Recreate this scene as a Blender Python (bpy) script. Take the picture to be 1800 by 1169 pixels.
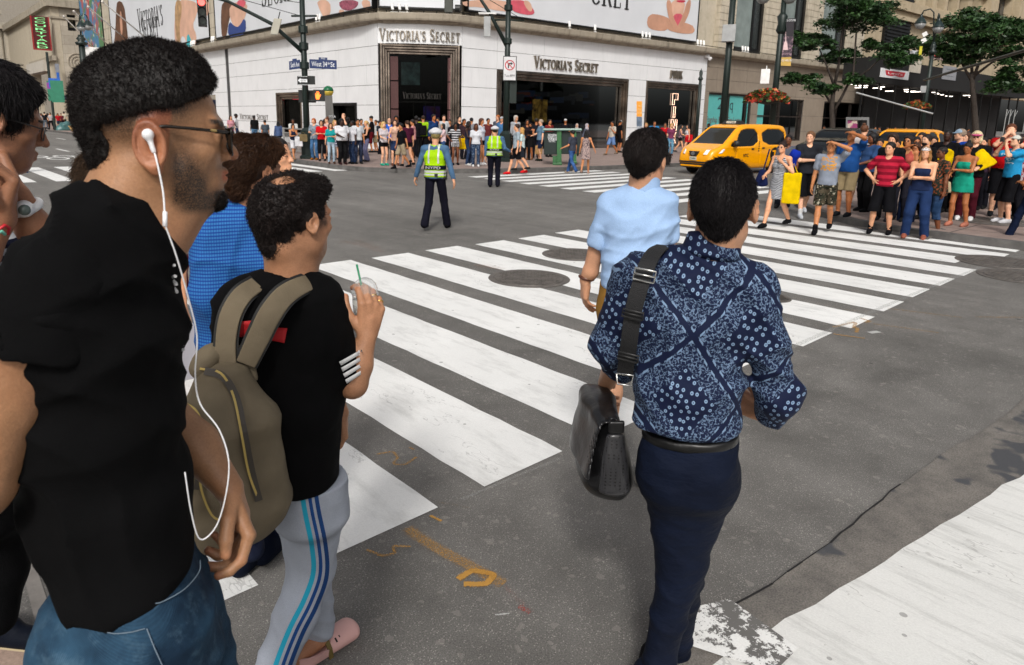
import bpy,math,random
import numpy as np
from mathutils import Vector,Matrix
for o in list(bpy.data.objects):bpy.data.objects.remove(o)
scn=bpy.context.scene
COL=scn.collection
rad=math.radians
# ------------------------------------------------------------ camera
FPX,PCX,PCY,HC=1228.0,859.0,469.6,1.85
M3=np.array([[0.7575977,0.1219797,-0.6412228],[-0.65251073,0.16651277,-0.73925858],[0.01659724,0.97846535,0.20574276]])
CAM=np.array([0,0,HC])
cd=bpy.data.cameras.new('camera');cam=bpy.data.objects.new('camera',cd);COL.objects.link(cam)
cd.sensor_fit='HORIZONTAL';cd.sensor_width=36.0
cd.lens=FPX/1800*36.0
cd.shift_x=(900-PCX)/1800.0
cd.shift_y=-(584.5-PCY)/1800.0
cd.clip_start=0.05;cd.clip_end=2000
cd.dof.use_dof=True;cd.dof.focus_distance=3.2;cd.dof.aperture_fstop=9.0
mw=Matrix([[*M3[0],0],[*M3[1],0],[*M3[2],HC],[0,0,0,1]])
cam.matrix_world=mw
scn.camera=cam
# ------------------------------------------------------------ light
SUN_EL,SUN_AZ=42.0,224.0
wd=bpy.data.worlds.new('World');scn.world=wd;wd.use_nodes=True
nt=wd.node_tree;nt.nodes.clear()
sky=nt.nodes.new('ShaderNodeTexSky');sky.sky_type='NISHITA';sky.sun_disc=False
sky.sun_elevation=rad(SUN_EL);sky.sun_rotation=rad(90-SUN_AZ)
sky.air_density=1.0;sky.dust_density=6.0;sky.ozone_density=1.0;sky.altitude=0
hs=nt.nodes.new('ShaderNodeHueSaturation');hs.inputs['Saturation'].default_value=0.35
bg=nt.nodes.new('ShaderNodeBackground');bg.inputs['Strength'].default_value=0.10
ow=nt.nodes.new('ShaderNodeOutputWorld')
nt.links.new(sky.outputs[0],hs.inputs['Color']);nt.links.new(hs.outputs[0],bg.inputs['Color']);nt.links.new(bg.outputs[0],ow.inputs['Surface'])
sl=bpy.data.lights.new('sun','SUN');sl.energy=1.5;sl.angle=rad(7);sl.color=(1.0,0.965,0.92)
so=bpy.data.objects.new('sun',sl);COL.objects.link(so)
sd=Vector((math.cos(rad(SUN_AZ))*math.cos(rad(SUN_EL)),math.sin(rad(SUN_AZ))*math.cos(rad(SUN_EL)),math.sin(rad(SUN_EL))))
so.rotation_euler=sd.to_track_quat('Z','Y').to_euler();so.location=(0,0,60)
scn.view_settings.view_transform='Standard';scn.view_settings.look='None';scn.view_settings.gamma=1.0
scn.view_settings.use_curve_mapping=False
scn.view_settings.exposure=0.27
scn.render.engine='CYCLES'
scn.cycles.max_bounces=6;scn.cycles.diffuse_bounces=3;scn.cycles.glossy_bounces=3;scn.cycles.transmission_bounces=4
scn.cycles.transparent_max_bounces=8;scn.cycles.use_denoising=True;scn.cycles.sample_clamp_indirect=8
scn.cycles.use_adaptive_sampling=True;scn.cycles.adaptive_threshold=0.02
# ------------------------------------------------------------ geometry of the view -> points of the place
def wray(px,py):
 r=M3@np.array([px-PCX,-(py-PCY),-FPX]);return r/np.linalg.norm(r)
def gp(px,py,z=0.0):
 r=wray(px,py);return CAM+(z-CAM[2])/r[2]*r
def dp(px,py,d):
 return CAM+M3@(np.array([px-PCX,-(py-PCY),-FPX])*(d/FPX))
def proj(p):
 c=M3.T@(np.array(p,float)-CAM);return PCX+FPX*c[0]/-c[2],PCY-FPX*c[1]/-c[2]
def height_at(g,ty):
 lo,hi=-0.5,30.0
 for _ in range(40):
  m=(lo+hi)/2
  if proj([g[0],g[1],m])[1]>ty:lo=m
  else:hi=m
 return lo
class Plane:
 def __init__(s,O,u):
  s.O=np.array([O[0],O[1],0.0]);u=np.array([u[0],u[1],0.0]);s.u=u/np.linalg.norm(u)
  s.n=np.cross(s.u,[0,0,1])
  if s.n@(s.O-CAM)>0:s.n=-s.n
 def sz(s,px,py,d=0.0):
  r=wray(px,py);o=s.O+s.n*d;k=((o-CAM)@s.n)/(r@s.n);q=CAM+k*r
  return float((q-o)@s.u),float(q[2])
 def P(s,a,z,d=0.0):return s.O+s.u*a+np.array([0,0,z])+s.n*d
# ------------------------------------------------------------ mesh helpers
def tag(o,label=None,cat=None,group=None,kind=None):
 if label:o['label']=label
 if cat:o['category']=cat
 if group:o['group']=group
 if kind:o['kind']=kind
 return o
def empty(name,loc,label,cat,group=None,rz=0.0):
 o=bpy.data.objects.new(name,None);COL.objects.link(o);o.location=[float(v)for v in loc];o.rotation_euler=(0,0,rz)
 o.empty_display_size=0.2
 return tag(o,label,cat,group)
class MB:
 def __init__(s):s.v=[];s.f=[]
 def add(s,vs,fs):
  n=len(s.v);s.v+=[tuple(float(c)for c in v)for v in vs];s.f+=[tuple(i+n for i in f)for f in fs];return s
 def hexa(s,a):
  return s.add(a,[(0,3,2,1),(4,5,6,7),(0,1,5,4),(1,2,6,5),(2,3,7,6),(3,0,4,7)])
 def box(s,x0,x1,y0,y1,z0,z1):
  return s.hexa([(x0,y0,z0),(x1,y0,z0),(x1,y1,z0),(x0,y1,z0),(x0,y0,z1),(x1,y0,z1),(x1,y1,z1),(x0,y1,z1)])
 def pbox(s,pl,s0,s1,z0,z1,d0,d1):
  P=pl.P
  return s.hexa([P(s0,z0,d0),P(s1,z0,d0),P(s1,z0,d1),P(s0,z0,d1),P(s0,z1,d0),P(s1,z1,d0),P(s1,z1,d1),P(s0,z1,d1)])
 def quad(s,a,b,c,d):return s.add([a,b,c,d],[(0,1,2,3)])
 def poly(s,pts):return s.add(pts,[tuple(range(len(pts)))])
 def prism(s,pts,z0,z1):
  n=len(pts);vs=[(p[0],p[1],z0)for p in pts]+[(p[0],p[1],z1)for p in pts]
  return s.add(vs,[tuple(range(n))[::-1],tuple(range(n,2*n))]+[(i,(i+1)%n,n+(i+1)%n,n+i)for i in range(n)])
 def tube(s,pts,r,n=10,cap=True):
  pts=[np.array(p,float)for p in pts];r=r if hasattr(r,'__len__')else[r]*len(pts)
  rings=[];up=np.array([0,0,1.0])
  for i,p in enumerate(pts):
   t=pts[min(i+1,len(pts)-1)]-pts[max(i-1,0)];t=t/(np.linalg.norm(t)+1e-9)
   a=np.cross(t,up)
   if np.linalg.norm(a)<1e-2:a=np.cross(t,[1.0,0,0])
   a/=np.linalg.norm(a);b=np.cross(t,a)
   if i and a@la<0:a,b=-a,-b
   la=a
   rings.append([p+r[i]*(math.cos(2*math.pi*k/n)*a+math.sin(2*math.pi*k/n)*b)for k in range(n)])
  vs=[v for g in rings for v in g];fs=[]
  for i in range(len(pts)-1):
   for k in range(n):
    fs.append((i*n+k,i*n+(k+1)%n,(i+1)*n+(k+1)%n,(i+1)*n+k))
  if cap:fs+=[tuple(range(n))[::-1],tuple(range((len(pts)-1)*n,len(pts)*n))]
  return s.add(vs,fs)
 def lathe(s,c,prof,n=16):
  vs=[(c[0]+r*math.cos(2*math.pi*k/n),c[1]+r*math.sin(2*math.pi*k/n),c[2]+z)for r,z in prof for k in range(n)]
  fs=[(i*n+k,i*n+(k+1)%n,(i+1)*n+(k+1)%n,(i+1)*n+k)for i in range(len(prof)-1)for k in range(n)]
  fs+=[tuple(range(n))[::-1],tuple(range((len(prof)-1)*n,len(prof)*n))]
  return s.add(vs,fs)
 def build(s,name,mat,parent=None,smooth=False,bevel=0):
  me=bpy.data.meshes.new(name)
  off=Vector((0,0,0));rz=0
  vs=s.v
  if parent is not None:
   im=root_inv(parent)
   vs=[tuple(im@Vector(v))for v in s.v]
  me.from_pydata(vs,[],s.f);me.update()
  o=bpy.data.objects.new(name,me);COL.objects.link(o)
  me.materials.append(mat)
  if parent is not None:o.parent=parent
  if smooth:me.shade_smooth()
  if bevel:
   b=o.modifiers.new('b','BEVEL');b.width=bevel;b.segments=2;b.limit_method='ANGLE'
  return o
def root_inv(o):
 m=Matrix.Identity(4);c=o
 while c is not None:
  m=Matrix.LocRotScale(c.location,c.rotation_euler,c.scale)@m;c=c.parent
 return m.inverted()
def srgb(*c):
 if len(c)==1:
  h=c[0];c=[int(h[i:i+2],16)for i in(0,2,4)]
 return tuple(((v/255)/12.92 if v/255<=.04045 else((v/255+.055)/1.055)**2.4)for v in c)+(1.0,)
# ------------------------------------------------------------ node helpers
class NT:
 def __init__(s,name):
  s.m=bpy.data.materials.new(name);s.m.use_nodes=True;s.t=s.m.node_tree;s.N=s.t.nodes
  s.b=s.N['Principled BSDF'];s.out=s.N['Material Output']
 def set(s,inp,v):
  if hasattr(v,'is_output'):s.t.links.new(v,inp)
  elif isinstance(v,(tuple,list))and len(v)==3 and inp.type=='RGBA':inp.default_value=(*v,1)
  else:inp.default_value=v
 def n(s,typ,**kw):
  q=s.N.new(typ)
  for k,v in kw.items():
   if k.startswith('_'):setattr(q,k[1:],v)
   elif k.startswith('i')and k[1:].isdigit():s.set(q.inputs[int(k[1:])],v)
   else:s.set(q.inputs[k],v)
  return q
 def coord(s,kind='Object'):return s.n('ShaderNodeTexCoord').outputs[kind]
 def mapping(s,v,scale=(1,1,1),rot=(0,0,0),loc=(0,0,0)):
  return s.n('ShaderNodeMapping',Vector=v,Scale=scale,Rotation=rot,Location=loc).outputs[0]
 def noise(s,v,scale,detail=4,rough=.55,dist=0.0):
  return s.n('ShaderNodeTexNoise',Vector=v,Scale=scale,Detail=detail,Roughness=rough,Distortion=dist).outputs[0]
 def math(s,op,a,b=0.0,c=0.0,clamp=False):
  return s.n('ShaderNodeMath',_operation=op,_use_clamp=clamp,i0=a,i1=b,i2=c).outputs[0]
 def step(s,v,e,w=.02):
  return s.n('ShaderNodeMapRange',i0=v,i1=e-w,i2=e+w,i3=0.0,i4=1.0).outputs[0]
 def remap(s,v,a,b,c,d):return s.n('ShaderNodeMapRange',i0=v,i1=a,i2=b,i3=c,i4=d).outputs[0]
 def mix(s,f,a,b):
  q=s.N.new('ShaderNodeMix');q.data_type='RGBA';s.set(q.inputs[0],f);s.set(q.inputs[6],a);s.set(q.inputs[7],b);return q.outputs[2]
 def scale(s,colr,f):
  q=s.N.new('ShaderNodeVectorMath');q.operation='SCALE';s.set(q.inputs[0],colr if hasattr(colr,'is_output')else colr[:3]);s.set(q.inputs['Scale'],f);return q.outputs[0]
 def sep(s,v):
  q=s.n('ShaderNodeSeparateXYZ',Vector=v);return q.outputs[0],q.outputs[1],q.outputs[2]
 def comb(s,x,y,z):return s.n('ShaderNodeCombineXYZ',X=x,Y=y,Z=z).outputs[0]
 def attr(s,name):return s.n('ShaderNodeAttribute',_attribute_name=name).outputs['Fac']
 def bump(s,h,strength=.3,dist=.01):
  q=s.n('ShaderNodeBump',Height=h,Strength=strength,Distance=dist);s.set(s.b.inputs['Normal'],q.outputs[0]);return q
 def P(s,**kw):
  for k,v in kw.items():s.set(s.b.inputs[k.replace('_',' ')],v)
  return s
MATS={}
def mat(name,colr,rough=.6,metal=0.0,var=.12,vs=3.0,bump=0.0,bs=60.0,spec=.5,coat=0.0,emit=None,es=0.0):
 if name in MATS:return MATS[name]
 t=NT(name);c=t.coord()
 if var:base=t.scale(colr,t.remap(t.noise(c,vs,5),.3,.7,1-var,1+var))
 else:base=colr
 t.P(Base_Color=base,Roughness=rough,Metallic=metal);t.b.inputs['Specular IOR Level'].default_value=spec
 if coat:t.P(Coat_Weight=coat,Coat_Roughness=.05)
 if bump:t.bump(t.noise(c,bs,4),bump,.005)
 if emit:t.P(Emission_Color=emit,Emission_Strength=es)
 MATS[name]=t.m
 return t.m
# ------------------------------------------------------------ text
def text_mesh(txt,size,extrude=.01,space=1.0):
 cu=bpy.data.curves.new('t','FONT');cu.body=txt;cu.size=size;cu.extrude=extrude;cu.space_character=space
 cu.resolution_u=3;cu.align_x='LEFT'
 ob=bpy.data.objects.new('t',cu);COL.objects.link(ob)
 dg=bpy.context.evaluated_depsgraph_get();me=ob.evaluated_get(dg).to_mesh()
 v=np.array([x.co[:]for x in me.vertices])if len(me.vertices)else np.zeros((0,3));f=[tuple(p.vertices)for p in me.polygons]
 bpy.data.objects.remove(ob);bpy.data.curves.remove(cu)
 return v,f
def text_on(mb,txt,O,u,up,n,width=None,height=None,extrude=.008,center=False):
 """lay text with its lower left corner at O; u, up, n unit vectors; scaled to width and height (cap height)"""
 v,f=text_mesh(txt,1.0,0.5)
 if not len(v):return
 v[:,0]-=v[:,0].min();W=v[:,0].max();H=.729
 if height is None:height=width/W*H
 if width is None:width=W*height/H
 x=v[:,0]*width/W;y=v[:,1]*height/H;z=v[:,2]*2*extrude
 if center:x-=width/2
 O,u,up,n=map(lambda a:np.array(a,float),(O,u,up,n))
 mb.add([O+u*a+up*b+n*c for a,b,c in zip(x,y,z)],f)
# serif capitals as strokes: (x0,y0,x1,y1,w0,w1); a: thick .15, thin .05
def serif_glyph(ch):
 K,t=.16,.055;S=[]
 def arc(cx,cy,rx,ry,a0,a1,n=10,fat=K,thin=t):
  out=[]
  for i in range(n):
   u0,u1=a0+(a1-a0)*i/n,a0+(a1-a0)*(i+1)/n
   w=lambda a:thin+(fat-thin)*abs(math.cos(rad(a)))**1.3
   out.append((cx+rx*math.cos(rad(u0)),cy+ry*math.sin(rad(u0)),cx+rx*math.cos(rad(u1)),cy+ry*math.sin(rad(u1)),w(u0),w(u1)))
  return out
 sf=lambda x,y,w=.17:(x-w,y,x+w,y,t,t)
 if ch=='V':S=[(.12,1,.42,0,K,K),(.42,0,.7,1,t,t),sf(.12,.98),sf(.7,.98,.13)];w=.82
 elif ch=='I':S=[(.17,0,.17,1,K,K),sf(.17,.98),sf(.17,.02)];w=.34
 elif ch=='C':S=arc(.45,.5,.36,.49,50,310,14)+[(.68,.7,.7,.98,t,.07)];w=.78
 elif ch=='T':S=[(.38,0,.38,1,K,K),(.02,.97,.74,.97,t,t),(.03,.8,.03,.97,t,t),(.73,.8,.73,.97,t,t),sf(.38,.02)];w=.76
 elif ch=='O':S=arc(.46,.5,.37,.49,0,360,20);w=.92
 elif ch=='R':S=[(.18,0,.18,1,K,K),(.18,.97,.38,.97,t,t),(.18,.5,.38,.5,t,t)]+arc(.38,.735,.22,.235,-90,90,8)+[(.4,.5,.72,.02,K,K),sf(.18,.02),(.66,.02,.84,.02,t,t),(.02,.98,.2,.98,t,t)];w=.82
 elif ch=='A':S=[(.08,0,.4,1,t,t),(.4,1,.72,0,K,K),(.18,.34,.6,.34,t,t),sf(.08,.02,.13),sf(.72,.02)];w=.84
 elif ch=='S':S=arc(.32,.74,.21,.24,40,250,9)+arc(.32,.26,.22,.24,70,-140,9)+[(.25,.515,.39,.495,K,K),(.5,.78,.52,.98,t,t),(.1,.02,.12,.24,t,t)];w=.62
 elif ch=='E':S=[(.18,0,.18,1,K,K),(.05,.975,.6,.975,t,t),(.05,.025,.62,.025,t,t),(.18,.52,.48,.52,t,t),(.6,.8,.6,.98,t,t),(.62,.02,.62,.2,t,t),(.48,.42,.48,.62,t,t)];w=.7
 elif ch=="'":S=[(.1,.98,.07,.76,.13,.04)];w=.2
 elif ch=='P':S=[(.18,0,.18,1,.2,.2),(.18,.95,.38,.95,.12,.12),(.18,.48,.38,.48,.12,.12)]+arc(.38,.715,.2,.235,-90,90,8,.2,.1)+[sf(.18,.03)];w=.68
 elif ch=='N':S=[(.14,0,.14,1,.14,.14),(.14,1,.68,0,.2,.2),(.68,0,.68,1,.14,.14)];w=.84
 elif ch=='K':S=[(.16,0,.16,1,.2,.2),(.2,.45,.62,1,.12,.12),(.3,.58,.68,0,.2,.2)];w=.78
 else:w=.35
 return S,w
def serif_text(mb,txt,O,u,up,n,width,height,depth=.03,small=.8,thin=1.0,pos=None):
 """strokes of a roman capital alphabet; first letters of words taller, the rest at `small`"""
 items=[];x=0;first=True
 for ch in txt:
  if ch==' ':x+=.45;first=True;continue
  g,w=serif_glyph(ch);k=1.0 if first else small
  if ch=="'":first=False
  items.append((g,x,k));x+=(w+.1)*k;first=False
 sx=width/x;O,u,up,n=map(lambda a:np.array(a,float),(O,u,up,n));e=0
 for g,x0,k in items:
  for(a,b,c,d,w0,w1)in g:
   A=np.array([(x0+a*k)*sx,b*k*height]);B=np.array([(x0+c*k)*sx,d*k*height]);D=B-A;L=np.linalg.norm(D)
   if L<1e-6:continue
   D/=L;Nn=np.array([-D[1],D[0]]);w0m=w0*k*height*.5*thin*.9;w1m=w1*k*height*.5*thin*.9;e=(e+1)%5
   dd=depth*(1+.012*e)
   A=A-D*w0m*.2;B=B+D*w1m*.2
   q=[A+Nn*w0m,A-Nn*w0m,B-Nn*w1m,B+Nn*w1m]
   if pos:f3=lambda p,o:pos(p[0],p[1],o)
   else:f3=lambda p,o:O+u*p[0]+up*p[1]+n*o
   mb.hexa([f3(p,0.0)for p in q]+[f3(p,dd)for p in q])
random.seed(7)
# ============================================================ materials of the place
def asphalt_mat():
 t=NT('asphalt');c=t.coord()
 big=t.noise(c,.35,4);mid=t.noise(c,3.2,5,.65);fine=t.noise(c,170,3,.8)
 vor=t.n('ShaderNodeTexVoronoi',Vector=c,Scale=260.0);sp=t.math('GREATER_THAN',t.sep(vor.outputs['Color'])[0],.955)
 sp2=t.math('GREATER_THAN',t.sep(t.n('ShaderNodeTexVoronoi',Vector=c,Scale=38.0).outputs['Color'])[1],.985)
 base=t.mix(t.remap(mid,.3,.7,0,1),(.130,.124,.115),(.188,.180,.168))
 base=t.scale(base,t.remap(big,.3,.7,.82,1.2));base=t.scale(base,t.remap(fine,.3,.7,.48,1.45))
 base=t.mix(t.math('MULTIPLY',sp,t.remap(mid,.3,.7,.3,.9)),base,(.42,.40,.36));base=t.mix(t.math('MULTIPLY',sp2,.35),base,(.32,.30,.27))
 st=t.noise(t.mapping(c,(1.6,.09,1)),1.0,3);base=t.scale(base,t.remap(st,.35,.65,.9,1.12))
 oil=t.step(t.noise(t.mapping(c,(.5,1,1)),.8,5,.6),.66,.06);base=t.scale(base,t.remap(oil,0,1,1,.72))
 gum=t.n('ShaderNodeTexVoronoi',Vector=c,Scale=1.7);g=t.math('LESS_THAN',gum.outputs['Distance'],.045)
 base=t.mix(t.math('MULTIPLY',g,.7),base,(.05,.05,.05))
 t.P(Base_Color=base,Roughness=t.remap(mid,.3,.7,.7,.95));t.b.inputs['Specular IOR Level'].default_value=.25
 t.bump(t.math('ADD',fine,t.math('MULTIPLY',mid,.5)),.75,.006);return t.m
def old_asphalt_mat():
 t=NT('old_asphalt');c=t.coord();f=t.noise(c,120,3,.8);m=t.noise(c,5,6,.7)
 b=t.mix(t.remap(m,.35,.65,0,1),(.115,.106,.096),(.195,.178,.158));b=t.scale(b,t.remap(f,.3,.7,.55,1.45))
 tar=t.step(t.noise(c,1.9,3,.6),.60,.015);b=t.mix(tar,b,(.06,.062,.068))
 t.P(Base_Color=b,Roughness=.9);t.bump(f,.7,.006);return t.m
def paint_mat(name,wear=.30,colr=(.80,.80,.78),streak=(1,1,1),dirt=.2):
 t=NT(name);c=t.coord();n1=t.noise(c,14,7,.75);n2=t.noise(c,1.2,3);fine=t.noise(c,150,2,.7)
 w=t.math('ADD',n1,t.math('MULTIPLY',n2,.35));hole=t.math('SUBTRACT',1.0,t.step(w,wear,.012))
 vor=t.n('ShaderNodeTexVoronoi',Vector=c,Scale=9.0);rnd=t.math('LESS_THAN',vor.outputs['Distance'],t.remap(t.sep(vor.outputs['Color'])[0],.78,1.0,0.0,.16))
 dst=t.noise(t.mapping(c,streak),5,6,.7);col=t.mix(t.math('MULTIPLY',t.remap(dst,.5,.78,0,1),dirt*3),colr,(.42,.42,.40))
 col=t.scale(col,t.remap(fine,.3,.7,.93,1.05));col=t.scale(col,t.remap(n2,.3,.7,.92,1.04))
 cn=t.noise(t.mapping(c,(1,.35,1),(0,0,.5)),1.1,6,.62);ck=t.math('MULTIPLY',t.math('LESS_THAN',t.math('ABSOLUTE',t.math('SUBTRACT',cn,.5)),.0016),t.math('GREATER_THAN',t.noise(c,2.5,2),.48))
 ck=t.math('MULTIPLY',ck,.3)
 h=t.math('MAXIMUM',t.math('MAXIMUM',hole,ck),t.math('MULTIPLY',rnd,.55))
 t.P(Base_Color=t.mix(h,col,(.14,.135,.128)),Roughness=.75);t.b.inputs['Specular IOR Level'].default_value=.3
 t.bump(t.math('SUBTRACT',fine,h),.35,.004);return t.m
def spray_mat(name,colr):
 t=NT(name);c=t.coord();f=t.noise(c,130,3,.85);e=t.attr('fade')
 a=t.step(t.math('ADD',t.math('MULTIPLY',f,1.2),t.math('MULTIPLY',e,.55)),.98,.12)
 t.P(Base_Color=colr,Roughness=.9,Alpha=t.math('MULTIPLY',a,.85));return t.m
M_asph=asphalt_mat();M_old=old_asphalt_mat();M_paint=paint_mat('road_paint',.42,dirt=.21,streak=(1.4,.35,1))
M_paint_worn=paint_mat('worn_paint',.66,dirt=.1);M_band=paint_mat('band_paint',.50,colr=(.70,.70,.675),streak=(2.5,.35,1),dirt=.32)
def conc_mat(name,c1,c2,tile=1.5,joint=.012,rot=0.0):
 t=NT(name);c=t.coord();m=t.noise(c,2.5,6,.7);f=t.noise(c,90,3,.8)
 b=t.mix(t.remap(m,.3,.7,0,1),c1,c2);b=t.scale(b,t.remap(f,.3,.7,.8,1.2))
 x,y,z=t.sep(t.mapping(c,rot=(0,0,rot)));
 def line(v):return t.math('LESS_THAN',t.math('ABSOLUTE',t.math('SUBTRACT',t.math('FRACT',t.math('DIVIDE',v,tile)),.5)),joint/tile)
 b=t.mix(t.math('MAXIMUM',line(x),line(y)),b,(.05,.045,.04))
 gum=t.n('ShaderNodeTexVoronoi',Vector=c,Scale=2.2);b=t.mix(t.math('MULTIPLY',t.math('LESS_THAN',gum.outputs['Distance'],.07),.6),b,(.04,.04,.04))
 t.P(Base_Color=b,Roughness=.85);t.bump(f,.3,.004);return t.m
M_walk=conc_mat('sidewalk_concrete',(.21,.155,.135),(.31,.235,.205));M_walk2=conc_mat('sidewalk_grey',(.22,.20,.18),(.32,.29,.265))
M_kerb=mat('kerb_granite',(.10,.095,.09),.8,var=.35,vs=4,bump=.4)
M_iron=mat('cast_iron',(.125,.112,.10),.6,.3,var=.3,vs=9,bump=.6,bs=120)
# ============================================================ ground
g=MB();g.quad((-300,-300,0),(600,-300,0),(600,600,0),(-300,600,0));tag(g.build('road',M_asph),kind='structure')
def arcpts(c,r,a0,a1,n):return[(c[0]+r*math.cos(rad(a0+(a1-a0)*i/n)),c[1]+r*math.sin(rad(a0+(a1-a0)*i/n)))for i in range(n+1)]
def sidewalk(name,edge,back,mt,h=.15):
 g=MB();g.prism(edge+back,-.2,h);tag(g.build(name,mt),kind='structure')
 k=MB();n=len(edge);E=[np.array(p)for p in edge];off=[]
 for i in range(n):
  t=E[min(i+1,n-1)]-E[max(i-1,0)];t/=np.linalg.norm(t);off.append(np.array([t[1],-t[0]]))
 c=sum(E)/n;cb=np.mean([np.array(p)for p in back],axis=0)
 sgn=1 if off[n//2]@(cb-E[n//2])<0 else-1
 for i in range(n-1):
  a,b=E[i]+off[i]*sgn*.012,E[i+1]+off[i+1]*sgn*.012;a2,b2=E[i]-off[i]*sgn*.17,E[i+1]-off[i+1]*sgn*.17
  k.hexa([(*a,-.1),(*b,-.1),(*b2,-.1),(*a2,-.1),(*a,h+.004),(*b,h+.004),(*b2,h+.004),(*a2,h+.004)])
 tag(k.build('kerb',M_kerb),kind='structure')
far_edge=[(13.3,420),(13.2,60),(13.0,30),(12.75,25.5),(12.55,23.2),(12.9,21.6),(13.7,20.5),(15.0,19.55),(16.8,18.9),(19.6,18.3),(24.5,18.0),(60,17.0),(240,11.6)]
sidewalk('sidewalk',far_edge,[(240,60),(30,60),(30,420)],M_walk)
near_edge=[(13.3,-40),(13.3,2.3),(13.35,3.4),(13.5,4.6),(13.9,5.5),(14.7,6.5),(15.9,7.5),(17.4,8.3),(20,8.8),(60,8.2),(240,4.5)]
sidewalk('sidewalk',near_edge,[(240,-40)],M_walk,.12)
# dark asphalt ramp at the corner, pinkish slab at the near kerb
g=MB();g.poly([(13.2,3.95,.004),(13.35,4.9,.004),(14.3,6.3,.004),(15.2,7.2,.004),(14.9,5.9,.126),(14.4,4.4,.126),(13.9,3.9,.126)]);tag(g.build('ramp',M_old),kind='structure')
g=MB();pts=[gp(-260,980),gp(-60,1000),gp(20,1085),gp(60,1169),gp(120,1290),gp(-300,1300)]
g.prism([p[:2]for p in pts][::-1],-.05,.02);tag(g.build('near_sidewalk',conc_mat('near_slab',(.24,.17,.13),(.40,.29,.23),3)),kind='structure')
g=MB();pts=[gp(35,985),gp(60,985),gp(130,1200),gp(88,1200)];g.poly([(p[0],p[1],.004)for p in pts]);tag(g.build('gutter_strip',mat('gutter',(.19,.175,.16),.9,var=.3,vs=6,bump=.5)),kind='structure')
# ------------------------------------------------------------ markings
def sheet(pts,z=.004):return[(p[0],p[1],z)for p in pts]
random.seed(3)
g=MB()
def rough_stripe(g,x0,x1,y0,y1,z=.004,n=14,j=.006,sk0=0.0,sk1=0.0,axis=0):
 """a painted bar with slightly uneven long edges"""
 L,R=[],[]
 for i in range(n+1):
  t=i/n;y=y0+(y1-y0)*t
  L.append((x0+random.uniform(-j,j),y));R.append((x1+random.uniform(-j,j),y+sk0*(1-t)+sk1*t))
 for i in range(n):
  q=[L[i],R[i],R[i+1],L[i+1]]
  if axis:q=[(b,a)for a,b in q][::-1]
  g.poly([(a,b,z)for a,b in q])
for k in range(-3,15):
 x1=.945+.9075*k;x0=x1-.61
 if x0>13.2:break
 yn=2.42+.018*x1+random.uniform(-.03,.03);yf=8.0+.01*x1+random.uniform(-.04,.04)
 if k==12:yn+=.35
 if k==5:yn+=.1
 rough_stripe(g,x0,x1,yn,yf,sk0=.02,sk1=.02,n=30)
tag(g.build('crosswalk_marking',M_paint),kind='structure')
g=MB()
for k in range(12):
 y0=9.6+k*.9
 if y0>17.9:break
 rough_stripe(g,y0,y0+.45,14.2+.06*k,20.3+.1*k,axis=1)
tag(g.build('crosswalk_marking',M_paint),kind='structure')
g=MB()
for k in range(-4,15):
 x0=-.2+k*.95
 if x0>12.2 or x0<-4:continue
 rough_stripe(g,x0,x0+.5,22.4,28.5)
tag(g.build('crosswalk_marking',M_paint),kind='structure')
g=MB()
for x in(4.1,7.1,10.2):
 for k in range(12):
  y=30.8+k*9.1;rough_stripe(g,x-.07,x+.07,y,y+3.2,n=2)
rough_stripe(g,22.0,60,14.0,14.15,n=2)
rough_stripe(g,2.5,9.4,30.2,30.45,n=2,axis=0)if 0 else None
for(x,y)in((5.6,35.5),(6.1,33.8)):
 for a in range(10):
  a0,a1=a*.628,(a+1)*.628
  for cx in(-.5,.5):
   g.poly(sheet([(x+cx+.42*math.cos(a0),y+.9*math.sin(a0)),(x+cx+.42*math.cos(a1),y+.9*math.sin(a1)),(x+cx+.3*math.cos(a1),y+.65*math.sin(a1)),(x+cx+.3*math.cos(a0),y+.65*math.sin(a0))]))
tag(g.build('lane_marking',M_paint),kind='structure')
# white band in the near right corner
g=MB();xs=np.linspace(1.2,13,70);e=[(x,1.05-.128*(x-2)+random.uniform(-.012,.012))for x in xs]
g.poly([(x,y,.004)for x,y in e]+[(13,-3.2,.004),(1.2,-3.2,.004)]);tag(g.build('white_band_marking',M_band),kind='structure')
g=MB();g.poly(sheet([(1.93,1.30),(2.07,1.31),(2.33,1.20),(2.28,.90),(2.1,.90)],.017));tag(g.build('paint_patch_marking',M_paint_worn),kind='structure')
g=MB();e1=[];e2=[]
for i in range(60):
 t=i/59;x=.9+7*t;y=1.32-.27*t**.5-.10*t+.018*math.sin(17*t)+random.uniform(-.008,.008);e1.append((x,y));e2.append((x,y-.62-.12*t))
g.poly([(x,y,.008)for x,y in e1]+[(x,y,.008)for x,y in e2[::-1]]);
ob=g.build('old_asphalt_strip',M_old);tag(ob,kind='structure')
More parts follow.
